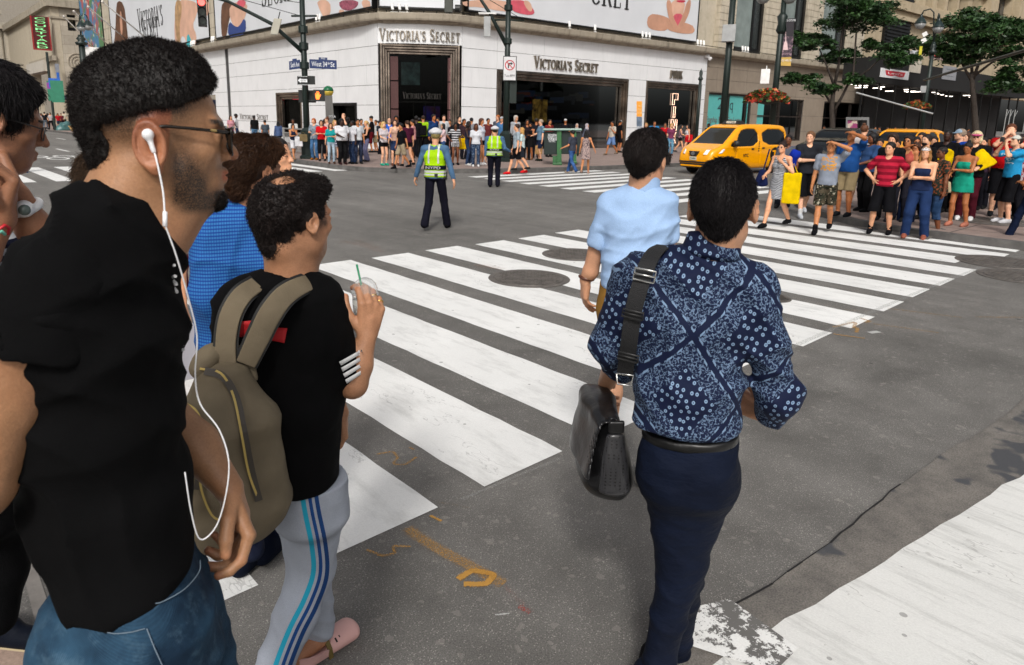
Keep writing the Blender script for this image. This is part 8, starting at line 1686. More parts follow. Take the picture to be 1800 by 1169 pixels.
 hem=p(52,616,-.17);sl_=SD();ad=nrm(p(-50,840,-.12)-p(70,520,-.16));sl_.cone(p(112,505,-.14),p(30,655,-.15),.072,.080,.02);sl_.cut(hem,nrm(-f.u-f.r*.27),.003);hc_=p(38,614,-.148);sl_.cone(hc_-ad*.02,hc_+ad*.2,.068,.070,.004,True);sl_.disp(folds(f.u+f.r,26,.007,f.u-f.r*.5,30,.005));f.mesh('sleeve',sl_,.005,T)
 s.disp(folds(f.u+f.r*.8,30,.013,f.u-f.r*.5,24,.010));f.mesh('t_shirt',s,.006,T)
 s=SD();s.torus(p(226,392,0)+f.r*.0,f.u*.93+f.r*-.36,.068,.006,.004,f.r,ry=.064);f.mesh('collar',s,.004,T)
 mb=MB();rs=random.Random(4)
 for k in range(26):
  y0=455+k*6.4;a=p(300+(y0-455)*.11,y0,-.02-.03*rs.random());mb.tube([a,a+f.r*.004+f.u*rs.uniform(-.006,.006)-f.n*rs.uniform(.004,.016)],.0028,5)
 mb.build('chest_print',mat('print_pale',(.45,.45,.45),.8),f.root)
 J=denim_mat();s=SD();s.ecap(p(255,1120),p(226,990),(.125,.165),(.105,.155),side=f.r,k=.04,sq=2.3);s.cone(p(250,1120,-.09),p(275,1400,-.08),.105,.085,.04);s.cone(p(290,1090,.07),p(370,1330,.05),.105,.085,.04);s.ell(p(195,1120,-.05),(.09,.12,.11),f.M(),.05)
 s.disp(folds(f.u+f.r*.3,24,.008,f.u-f.r*.9,30,.007));s.cut(p(215,975),f.u-f.r*.24,.004);jm=s.mesh(.0065);jo=f.mesh('jeans',jm,0,J)
 def onsurf(pts,mesh_,d=.002):
  V_=mesh_[0];out=[]
  for px,py in pts:
   r=wray(px,py);t_=(V_-CAM)@r;dd_=np.linalg.norm(V_-CAM-t_[:,None]*r,axis=1);m_=dd_<.012
   out.append(CAM+r*(t_[m_].min()-d)if m_.any()else p(px,py,-.15))
  return out
 mb=MB();mb.tube(spline(onsurf([(352,985),(350,1005),(325,1035),(285,1058),(268,1060)],jm),4),.0009,5);mb.tube(spline(onsurf([(155,1090),(190,1112),(225,1112),(255,1105)],jm),4),.0009,5);mb.tube(spline(onsurf([(258,1105),(272,1140),(285,1169)],jm),4),.0009,5);mb.build('stitching',mat('seam_thread',(.14,.19,.24),.8),jo)
 W=mat('earphone_white',(.82,.82,.83),.3,var=0);ear=w(.0885,-.028,.004);s=SD();s.ell(ear,(.0085,.0085,.0085));s.cone(ear,ear-MH[2]*.024+MH[1]*.007+MH[0]*.002,.0045,.0036,.004);f.mesh('earbud',s,.0022,W)
 a=ear-MH[2]*.022+MH[1]*.007
 tube_obj('earphone_cable',[a,p(276,285,-.095),p(287,340,-.10),p(290,395,-.11)],.0014,W,f.root);mb=MB();mb.tube([p(290,372,-.105),p(290,398,-.11)],.0035,8);mb.build('cable_slider',W,f.root,True)
 tube_obj('earphone_cable',[p(290,395,-.11),p(310,450,-.10),p(330,520,-.08),p(346,590,-.06),p(343,660,-.06),p(352,710,-.07),p(385,755,-.08),p(402,810,-.09),p(397,870,-.09),p(380,925,-.08),p(352,948,-.08),p(336,900,-.09),p(325,830,-.09)],.0013,W,f.root)
 s=SD();s.cone(p(250,1390,-.08),(f.H[0],f.H[1],.12)-f.r*.05-f.n*.08,.085,.06,.03);s.cone(p(350,1320,.05),(f.H[0],f.H[1],.12)+f.r*.30+f.n*.05,.085,.06,.03);f.mesh('trouser_leg',s,.012,J)
 for a_ in(-f.r*.05-f.n*.08,f.r*.30+f.n*.05):s=SD();b_=np.array([f.H[0],f.H[1],.05])+a_;s.cone(b_-f.r*.05,b_+f.r*.14,.05,.04,.02);s.cut(b_*[1,1,0]+[0,0,.003],-f.u);f.mesh('shoe',s,.01,cloth('15181c'))
def denim_mat():
 if 'denim' in MATS:return MATS['denim']
 t=NT('denim');c=t.coord();n=t.noise(c,7,6,.65);n2=t.noise(c,22,5,.7);tw=t.math('SINE',t.math('MULTIPLY',t.math('ADD',t.sep(c)[0],t.sep(c)[2]),2600.0))
 b=t.mix(t.remap(n,.38,.72,0,1),(.006,.020,.042),(.028,.078,.135));b=t.mix(t.remap(n2,.55,.8,0,.6),b,(.09,.16,.22));b=t.scale(b,t.remap(tw,-1,1,.92,1.08));t.P(Base_Color=b,Roughness=.85);t.b.inputs['Specular IOR Level'].default_value=.2;t.bump(t.math('ADD',n2,t.math('MULTIPLY',tw,.1)),.4,.004);MATS['denim']=t.m;return t.m
# ------------------------------------------------------------ F: the man in the bandana print shirt
def bandana_mat():
 t=NT('bandana_print');c=t.coord();x,y,z=t.sep(c);nav,pale=(.0025,.007,.032),(.18,.27,.41)
 wob=t.math('MULTIPLY',t.noise(c,3,2),.03);X=t.math('ADD',t.math('ADD',x,t.math('MULTIPLY',y,.5)),wob);u=t.math('MULTIPLY',t.math('ADD',X,t.math('MULTIPLY',z,.80)),3.05);v=t.math('MULTIPLY',t.math('SUBTRACT',t.math('MULTIPLY',z,.98),X),2.75)
 u=t.math('ADD',u,.12);v=t.math('ADD',v,.30)
 def tri(a):return t.math('ABSOLUTE',t.math('SUBTRACT',t.math('FRACT',a),.5))
 du=t.math('SUBTRACT',.5,tri(u));dv=t.math('SUBTRACT',.5,tri(v));near=t.math('MINIMUM',du,dv);near=t.math('ADD',near,t.math('MULTIPLY',t.math('SUBTRACT',t.noise(c,30,2),.5),.02))
 ln=t.noise(c,150,4,.75);ln2=t.n('ShaderNodeTexVoronoi',Vector=c,Scale=95.0,_feature='DISTANCE_TO_EDGE').outputs['Distance'];lace=t.math('GREATER_THAN',t.math('ADD',ln,t.math('MULTIPLY',ln2,-.6)),.468)
 band=t.math('MULTIPLY',t.math('LESS_THAN',near,t.math('ADD',.20,t.math('MULTIPLY',t.noise(c,22,2),.07))),t.math('GREATER_THAN',near,.035))
 ph=t.math('ADD',t.math('MULTIPLY',t.math('SUBTRACT',u,v),42.0),0.0);tick=t.math('GREATER_THAN',t.math('SINE',ph),.1);edge=t.math('MULTIPLY',t.math('MULTIPLY',t.math('GREATER_THAN',near,.030),t.math('LESS_THAN',near,.050)),tick)
 vr=t.n('ShaderNodeTexVoronoi',_voronoi_dimensions='2D',Vector=t.mapping(t.comb(x,z,0.0),(1,.85,1),(0,0,.4)),Scale=52.0,Randomness=.6);dd=vr.outputs['Distance'];drop=t.math('LESS_THAN',dd,.24);core=t.math('LESS_THAN',dd,.07)
 drop=t.math('MULTIPLY',drop,t.math('SUBTRACT',1.0,core));cell=t.math('GREATER_THAN',near,.235)
 m=t.math('MAXIMUM',t.math('MULTIPLY',band,t.math('MULTIPLY',lace,.62)),t.math('MAXIMUM',t.math('MULTIPLY',edge,.9),t.math('MULTIPLY',cell,drop)))
 b=t.mix(m,nav,pale);t.P(Base_Color=b,Roughness=.8);t.b.inputs['Specular IOR Level'].default_value=.25;t.bump(t.noise(c,500,2),.15,.002);return t.m
def build_f():
 f=FG(1270,350,1.92,'person in navy bandana print shirt with a black shoulder bag, seen from behind',turn=rad(4));p=f.p;S=skin_mat('skin_rear',(.50,.26,.15),.5);MH=f.M(yaw=rad(0),pitch=rad(-6),roll=rad(-2));c=p(1270,368,0)
 s=SD();w=sd_head(s,c,MH,.240,fine=True,width=1.0);q=.240/.235;s.cone(w(0,-.03,-.04),p(1258,440,.0),.057,.062,.02)
 w1=p(1343,726,.20);s.cone(p(1368,690,.06),w1,.043,.028,.02);ch=sd_hand(s,w1,nrm(p(1305,706,.24)-w1),nrm(-f.n*.9+f.u*.2),nrm(f.u*.9+f.r*.3),1.0,curl=[.45,.55,.6,.6],grip=.2)
 w2=p(1066,672,.24);s.cone(p(1078,615,.05),p(1082,640,.12),.044,.042,.02);s.cone(p(1082,640,.12),w2,.040,.028,.02);sd_hand(s,w2,nrm(p(1040,715,.34)-w2),nrm(f.r),nrm(f.n),1.0,curl=.9);s.chain([p(1258,440),p(1215,560),p(1210,650)],[.06,.07,.07]);s.chain([p(1250,450),p(1122,500),p(1074,606,.02),p(1078,615,.05)],[.05,.045,.042,.042]);s.chain([p(1250,450),p(1312,515),p(1346,600),p(1366,690,.03),p(1368,690,.06)],[.05,.042,.038,.038,.038]);f.mesh('body',s,.0042,S)
 s=SD();s.ell(w(0,-.020,.038),np.array([.0745,.100,.088])*q+.007,MH,.02);s.ell(w(0,.03,.09),np.array([.06,.06,.045])*q,MH,.02);s.cut(w(0,.062,.05),MH[1],.01);s.cut(w(0,-.03,-.045),nrm(-MH[2]+MH[1]*.45),.01);s.chain([w(0,-.066,.0),w(0,-.056,-.040)],[.056*q,.044*q],.03)
 for sx in(-1,1):s.ell(w(sx*.094,.012,-.012),np.array([.028,.036,.036])*q,MH,.01,True)
 s.disp(lambda P:.002*_n3(P,80)+.001*_n3(P,190));hv=s.mesh(.0048);ho=f.mesh('hair',hv,0,hair_mat((.006,.005,.005)));top=w(0,.0,.13)
 strands('hair_strand',hv,ho,strand_mat((.010,.008,.009)),16000,.015,lambda P:(P-top)*np.array([1,1,1.0]),curl=.16,radius=.0007,seed=7,lift=.3,jit=.35,keep=earfree(w))
 s=SD();kw=dict(side=f.r,k=.045,sq=2.4)
 s.ecap(p(1215,560),p(1222,485),(.160,.114),(.140,.094),**kw);s.ecap(p(1208,670),p(1215,560),(.140,.116),(.160,.116),**kw);s.ecap(p(1206,735),p(1208,670),(.150,.130),(.146,.120),end=.3,**kw)
 s.cone(p(1238,450),p(1130,494),.050,.066,.04);s.cone(p(1245,450),p(1315,504),.050,.062,.04)
 e1=p(1074,606,.02);s.cone(p(1122,495),e1,.078,.056,.03);s.cone(e1,p(1092,640,.12),.060,.056,.03)
 e2=p(1366,690,.03);s.cone(p(1318,512),p(1346,600,0),.068,.054,.03);s.cone(p(1346,600,0),e2,.054,.050,.03);s.cone(e2,p(1357,722,.10),.054,.050,.03);s.ell(e2+f.r*.01-f.u*.01,(.056,.056,.060),k=.03)
 s.cone(p(1258,400),p(1250,452),.060,.064,.006,True);s.disp(folds(f.u*.8+f.r*.7,26,.013,f.u-f.r*.8,34,.010,.001));s.cut(p(1208,748),-f.u-f.r*.08,.004)
 B=bandana_mat();f.mesh('shirt',s,.0065,B)
 s=SD();a0,a1=p(1256,412,0),p(1249,447,-.01);s.ecap(a1,a0,(.082,.076),(.070,.069),side=f.r,k=.01,end=.3);s.cone(p(1262,380,0),p(1256,425,.0),.058,.058,.006,True);s.cone(p(1256,425,.0),p(1252,440,.0),.058,.05,.004,True);s.cut(p(1255,409,0),f.u+f.n*.2,.003);f.mesh('collar',s,.0045,B)
 N=navy_trouser();s=SD();s.ecap(p(1207,845),p(1212,765),(.136,.132),(.134,.120),side=f.r,k=.04,sq=2.3);s.cone(p(1182,830,.0),p(1188,985,.02),.088,.060,.05);s.cone(p(1243,840,.0),p(1205,990,.05),.085,.056,.05);s.cone(p(1197,985,.02),p(1152,1190,.0),.062,.046,.03);s.cone(p(1205,990,.05),p(1185,1150,.25),.060,.050,.03)
 s.ell(p(1235,825,-.05),(.078,.085,.085),k=.05);s.ell(p(1178,825,-.05),(.078,.085,.085),k=.05);s.disp(folds(f.u+f.r*.25,30,.008,f.u-f.r*.5,40,.006));s.cut(p(1210,757),f.u,.003);f.mesh('trousers',s,.0065,N)
 s=SD();s.cone(p(1150,1190,.0),(p(1135,1240,0)*[1,1,0])+[0,0,.1],.052,.05,.03);s.cone(p(1185,1150,.25),(p(1190,1150,.35)*[1,1,0])+[0,0,.1],.052,.05,.03);f.mesh('trouser_leg',s,.01,N)
 for b_ in((p(1135,1240,0)*[1,1,0]),(p(1190,1150,.35)*[1,1,0])):s=SD();s.cone(b_+[0,0,.05],b_+[0,0,.045]+f.n*.16,.045,.04,.02);s.cut(b_+[0,0,.004],-f.u);f.mesh('shoe',s,.01,cloth('101014'))
 s=SD();s.ecap(p(1212,764),p(1212,752),(.139,.125),(.138,.123),side=f.r,k=.01,end=.08,sq=2.3);f.mesh('belt',s,.006,mat('belt_leather',(.003,.003,.003),.4))
 return f
def navy_trouser():
 t=NT('navy_trouser');c=t.coord();n=t.noise(c,5,4);b=t.scale((.0022,.0050,.0155),t.remap(n,.3,.7,.75,1.3));t.P(Base_Color=b,Roughness=.8);t.b.inputs['Specular IOR Level'].default_value=.15;w_=t.noise(t.mapping(c,(1,1,2.2)),9,4,.6);t.bump(w_,.6,.02);return t.m
def leather(name,c,rough=.35,perf=False):
 t=NT(name);co=t.coord();n=t.noise(co,60,4);h=n
 b=t.scale(c,t.remap(n,.3,.7,.8,1.2))
 if perf:
  v=t.n('ShaderNodeTexVoronoi',Vector=co,Scale=95.0,Randomness=.0);d=t.math('LESS_THAN',v.outputs['Distance'],.28);b=t.mix(d,t.scale(c,2.2),(.001,.001,.001));h=t.math('SUBTRACT',n,t.math('MULTIPLY',d,2))
 t.P(Base_Color=b,Roughness=rough);t.bump(h,.4,.003);return t.m
def build_f_bag(f):
 p=f.p;r=empty('messenger_bag',p(1057,868,-.05),'black leather messenger bag with perforated side hanging behind the bandana print shirt','bag');K=leather('black_leather',(.004,.004,.0045));fr=nrm(f.n*.93-f.r*.36);rt=np.cross(fr,f.u);M=np.array([rt,fr,f.u])
 cb=p(1062,775,.10);s=SD();s.ecap(cb-f.u*.080,cb+f.u*.105,(.084,.175),(.040,.135),side=rt,k=.03,end=1.0,sq=2.3);s.disp(lambda P:.013*_n3(P,13)+.004*_n3(P,42));mesh_obj('bag_body',s.mesh(.0065),K,r,frame='world')
 s=SD();s.ecap(cb-rt*.078-f.u*.055,cb-rt*.044+f.u*.105,(.016,.155),(.014,.140),side=rt,k=.03,end=.9,sq=2.4);s.ecap(cb+f.u*.118-rt*.03,cb+f.u*.128+rt*.018,(.015,.135),(.013,.130),side=f.u,k=.05,end=1.0,sq=2.3);s.disp(lambda P:.011*_n3(P,14)+.003*_n3(P,46));mesh_obj('flap',s.mesh(.006),leather('flap_leather',(.008,.008,.009),.32),r,frame='world')
 s=SD();e_=cb-fr*.172;s.ecap(e_-f.u*.085+fr*.012,e_+f.u*.085+fr*.03,(.050,.020),(.030,.014),side=rt,k=.01,end=.9,sq=2.4);s.disp(lambda P:.004*_n3(P,30));mesh_obj('side_panel',s.mesh(.005),leather('perforated_leather',(.010,.010,.011),.28,True),r,frame='world')
 s=SD();s.box(cb-fr*.150+f.u*.118,(.024,.008,.020),M,rnd=.006);mesh_obj('strap_tab',s.mesh(.0035),K,r,frame='world')
 W=mat('strap_web',(.006,.006,.007),.7,bump=.6,bs=300);pts=[p(1098,660,-.09),p(1106,600,-.135),p(1114,545,-.15),p(1126,500,-.145),p(1138,465,-.12),p(1152,442,-.06),p(1168,432,.02)];P_=spline(pts,6);rb=ribbon(P_,[-f.n*(1-i/len(P_))+f.u*(i/len(P_))**2 for i in range(len(P_))],.046,.0022);rb.build('strap',W,r)
 for(x,y,o)in((1133,484,-.145),(1112,553,-.158),(1104,628,-.135)):
  m_=MB();c_=p(x,y,o-.006);d_=nrm(p(x+4,y-20,o)-p(x,y,o));sd_=nrm(np.cross(d_,f.n));hw_,hh_=.028,.010 if y!=484 else .016;C4=[c_+sd_*a*hw_+d_*b_*hh_ for a,b_ in((-1,-1),(1,-1),(1,1),(-1,1))];m_.tube(C4+[C4[0]],.0032,6);m_.tube([c_-sd_*hw_,c_+sd_*hw_],.003,6);m_.build('buckle',mat('buckle_steel',(.6,.6,.58),.25,.95)if y==484 else M_blk,r,True)
 m_=MB();c_=p(1098,665,-.10);m_.tube([c_+f.r*a+f.u*b_ for a,b_ in((-.024,.012),(.024,.012),(.020,-.02),(-.020,-.02),(-.024,.012))],.003,6);m_.build('ring',mat('buckle_steel',(.6,.6,.58),.25,.95),r,True)
# ------------------------------------------------------------ E: the man in light blue
def shirt_mat(name,c,check=None):
 t=NT(name);co=t.coord();n=t.noise(co,4,5,.6);fine=t.noise(co,330,2,.8);b=t.scale(c,t.remap(n,.3,.7,.9,1.08));b=t.scale(b,t.remap(fine,.3,.7,.86,1.14))
 if check:
  x,y,z=t.sep(co);X=t.math('ADD',x,t.math('MULTIPLY',y,.7));sx=t.math('SINE',t.math('MULTIPLY',X,640.0));sz=t.math('SINE',t.math('MULTIPLY',z,560.0));wx=t.math('GREATER_THAN',sx,.25);wz=t.math('GREATER_THAN',sz,.25)
  b=t.mix(t.math('MULTIPLY',wx,.55),b,check);b=t.mix(t.math('MULTIPLY',wz,.8),b,check)
 t.P(Base_Color=b,Roughness=.8);t.b.inputs['Specular IOR Level'].default_value=.2;t.bump(t.math('ADD',fine,t.math('MULTIPLY',t.noise(co,18,3),2)),.3,.005);return t.m
def build_e():
 f=FG(1136,290,3.02,'person in light blue shirt with rolled sleeves and khaki shorts walking away',turn=rad(8));p=f.p;S=skin_mat('skin_light',(.56,.29,.17),.5);MH=f.M(yaw=rad(14),pitch=rad(-4));c=p(1136,284)
 s=SD();w=sd_head(s,c,MH,.235,fine=False);s.cone(w(0,-.03,-.04),p(1127,332),.052,.058,.02)
 s.cone(p(1054,415,.02),p(1038,478,.04),.040,.034,.02);wr=p(1029,492,.05);s.cone(p(1038,478,.04),wr,.034,.026,.02);sd_hand(s,wr,nrm(p(1026,535,.08)-wr),nrm(f.r*.8+f.n*.3),nrm(f.n*.8-f.r*.3),1.0,curl=[.3,.4,.5,.6],grip=.1)
 s.cone(p(1172,415,.05),p(1182,470,.14),.040,.03,.02);sd_hand(s,p(1182,470,.14),-f.u,-f.r,f.n,1.0);s.chain([p(1127,340),p(1114,450),p(1112,520),p(1082,560)],[.06,.07,.08,.06]);s.cone(p(1112,520),p(1130,560,.05),.08,.06);s.chain([p(1127,345),p(1078,364),p(1056,415,.015)],[.05,.045,.04]);s.chain([p(1127,345),p(1164,364),p(1172,415,.05)],[.05,.045,.04])
 s.cone(p(1082,560,0),p(1079,640,.0),.062,.050,.03);s.cone(p(1079,640,0),p(1074,690,-.03),.050,.050,.02);s.cone(p(1074,690,-.03),p(1072,742,-.04),.050,.034,.02);s.cone(p(1130,560,.05),p(1138,660,.22),.062,.05,.03);s.cone(p(1138,660,.22),p(1134,745,.30),.050,.034,.03);f.mesh('body',s,.0055,S)
 s=SD();s.ell(w(0,-.018,.040),np.array([.0765,.100,.086])+.010,MH,.02);s.ell(w(0,.03,.10),(.06,.06,.04),MH,.03);s.cut(w(0,.058,.04),nrm(MH[1]-MH[2]*.25),.01);s.cut(w(0,-.03,-.040),nrm(-MH[2]+MH[1]*.35),.01);s.chain([w(0,-.066,.0),w(0,-.060,-.028)],[.052,.042],.03)
 for sx in(-1,1):s.ell(w(sx*.094,.014,-.012),(.028,.030,.034),MH,.01,True);s.chain([w(sx*.08,.035,.03),w(sx*.08,.03,-.0)],[.012,.008],.01)
 s.disp(lambda P:.003*_n3(P,70));hv=s.mesh(.006);ho=f.mesh('hair',hv,0,hair_mat((.009,.007,.007)));top=w(0,.0,.13);strands('hair_strand',hv,ho,strand_mat((.014,.010,.010)),9000,.020,lambda P:P-top,curl=.14,radius=.0010,seed=9,lift=.2,keep=earfree(w))
 B=shirt_mat('light_blue_shirt',(.33,.48,.72));s=SD();kw=dict(side=f.r,k=.04,sq=2.4)
 s.ecap(p(1122,395),p(1126,352),(.142,.105),(.128,.09),**kw);s.ecap(p(1114,455),p(1122,395),(.134,.112),(.142,.106),**kw);s.ecap(p(1112,500),p(1114,455),(.142,.12),(.134,.112),end=.3,**kw)
 s.cone(p(1130,340),p(1080,360),.05,.058,.04);s.cone(p(1132,340),p(1164,360),.05,.058,.04);s.cone(p(1076,362),p(1056,418,.01),.062,.052,.02);s.cone(p(1166,362),p(1172,412,.03),.060,.050,.02)
 s.cone(p(1136,300),p(1128,342),.055,.058,.006,True);s.disp(folds(f.u*.8+f.r*.5,28,.015,f.u-f.r*1.1,24,.012,.0015));s.cut(p(1110,506),-f.u+f.n*.5,.01);f.mesh('shirt',s,.0085,B)
 s=SD();s.ecap(p(1130,336),p(1135,306),(.072,.066),(.064,.062),side=f.r,k=.01,end=.3);s.cone(p(1136,290),p(1133,332),.055,.055,.004,True);s.cut(p(1133,308),f.u+f.n*.15,.003);f.mesh('collar',s,.006,B)
 for a,b_,r0 in((p(1058,408,.01),p(1054,424,.01),.057),(p(1172,400,.03),p(1173,416,.03),.055)):s=SD();s.cone(a,b_,r0,r0,.01);s.cone(b_+(b_-a)*.6,b_+(b_-a)*2,.044,.044,.006,True);s.disp(lambda P:.002*_n3(P,60));f.mesh('cuff',s,.006,B)
 s=SD();s.ecap(p(1108,545),p(1110,500),(.150,.125),(.140,.12),side=f.r,k=.03);s.cone(p(1085,545),p(1081,600,0),.085,.080,.03);s.cone(p(1130,545),p(1134,600,.10),.085,.080,.03);s.disp(folds(f.u,30,.006,f.r,20,.005));f.mesh('shorts',s,.008,cloth('9a7236'))
 s=SD();s.torus(p(1031,488,.05),f.u+f.r*.2,.031,.008,.003,f.r);f.mesh('bracelet',s,.004,leather('bracelet_leather',(.10,.035,.02)))
 for b_ in(p(1072,752,-.04),p(1134,760,.32)):b0=b_ if b_[2]>.1 and proj(b_)[0]<1100 else b_*[1,1,0]+[0,0,.05];s=SD();s.cone(b0-f.n*.03,b0+f.n*.13-([0,0,.09]if b0[2]>.1 else[0,0,0]),.042,.032,.02);s.cut(b0*[1,1,0]+[0,0,.005],-f.u);f.mesh('shoe',s,.01,cloth('8a8680'))
# ------------------------------------------------------------ D: blue checked shirt
def build_d():
 f=FG(445,300,2.42,'person with brown hair in a bright blue checked shirt walking away',turn=rad(38));p=f.p;S=skin_mat('skin_walker',(.30,.14,.075),.5);MH=f.M(yaw=rad(16),pitch=rad(-6));c=p(448,302)
 s=SD();w=sd_head(s,c,MH,.222,fine=True);s.cone(w(0,-.03,-.04),p(437,365),.055,.060,.02);s.chain([p(437,370),p(415,540),p(412,620)],[.06,.07,.07]);f.mesh('body',s,.005,S)
 s=SD();s.ell(w(0,-.026,.038),np.array([.0735,.098,.080])+.010,MH,.02);s.ell(w(0,.04,.085),(.07,.06,.045),MH,.03);s.cut(w(0,.082,.05),nrm(MH[1]-MH[2]*.15),.01);s.cut(w(0,.035,.03),nrm(MH[1]-MH[2]*.9),.01);s.cut(w(0,-.03,-.090),nrm(-MH[2]+MH[1]*.25),.01);s.chain([w(0,-.072,.0),w(0,-.064,-.06)],[.056,.046],.03)
 for sx in(-1,1):s.ell(w(sx*.096,.014,-.012),(.026,.030,.034),MH,.01,True)
 s.disp(lambda P:.004*_n3(P,60));hv=s.mesh(.006);ho=f.mesh('hair',hv,0,hair_mat((.030,.014,.008)));top=w(.01,.05,.12);strands('hair_strand',hv,ho,strand_mat((.060,.026,.012)),12000,.020,lambda P:P-top,curl=.16,radius=.0009,seed=11,lift=.2,keep=earfree(w))
 for sx in(1,):s=SD();s.cone(w(sx*.014,.088,.026),w(sx*.044,.078,.027),.004,.003,.002);f.mesh('eyebrow',s,.003,hair_mat(K_BLACKHAIR))
 B=shirt_mat('blue_check_shirt',(.035,.18,.46),(.006,.035,.24));s=SD();kw=dict(side=f.r,k=.045,sq=2.4)
 s.ecap(p(420,450),p(425,400),(.145,.115),(.115,.10),**kw);s.ecap(p(415,540),p(420,450),(.135,.13),(.145,.12),**kw);s.ecap(p(410,625),p(415,540),(.125,.125),(.135,.13),end=.3,**kw)
 s.cone(p(432,378),p(378,418,-.05),.055,.070,.05);s.cone(p(432,378),p(470,415,.10),.055,.065,.05);s.cone(p(376,420,-.06),p(372,520,-.10),.072,.062,.03);s.cone(p(372,520,-.10),p(380,590,-.02),.06,.05,.03);s.cone(p(470,420,.10),p(490,520,.14),.07,.06,.03)
 s.cone(p(440,330),p(434,372),.058,.06,.006,True);s.disp(folds(f.u*.8+f.r*.6,22,.012,f.u*.3-f.r,24,.010,.0012));s.cut(p(400,626),-f.u-f.r*.1,.01);f.mesh('shirt',s,.0075,B)
 s=SD();s.ecap(p(434,372),p(438,350),(.076,.068),(.064,.062),side=f.r,k=.01,end=.3);s.cone(p(442,330),p(437,368),.055,.055,.006,True);s.cut(p(438,347),f.u+f.front*.15,.004);f.mesh('collar',s,.0055,B)
 s=SD();s.ecap(p(418,700),p(415,610),(.12,.12),(.115,.115),side=f.r,k=.03);s.cone(p(400,690),p(425,830,.05),.085,.06,.03);s.cone(p(425,830,.05),p(442,965,.05),.06,.05,.03);s.cone(p(440,690),p(470,830,.3),.085,.06,.03);s.cone(p(470,830,.3),p(480,950,.30),.06,.05,.03);f.mesh('jeans',s,.01,cloth('10182e','denim'))
 for b_,nm in((gp(442,995),0),(gp(480,975),0)):
  s=SD();b0=b_+[0,0,.045];s.cone(b0-f.front*.07,b0+f.front*.16,.045,.040,.02);s.cone(b0-f.front*.04+[0,0,.03],b0+f.front*.02+[0,0,.03],.045,.035,.02);s.cut(b_+[0,0,.006],-f.u);f.mesh('shoe',s,.007,cloth('0e1424'))
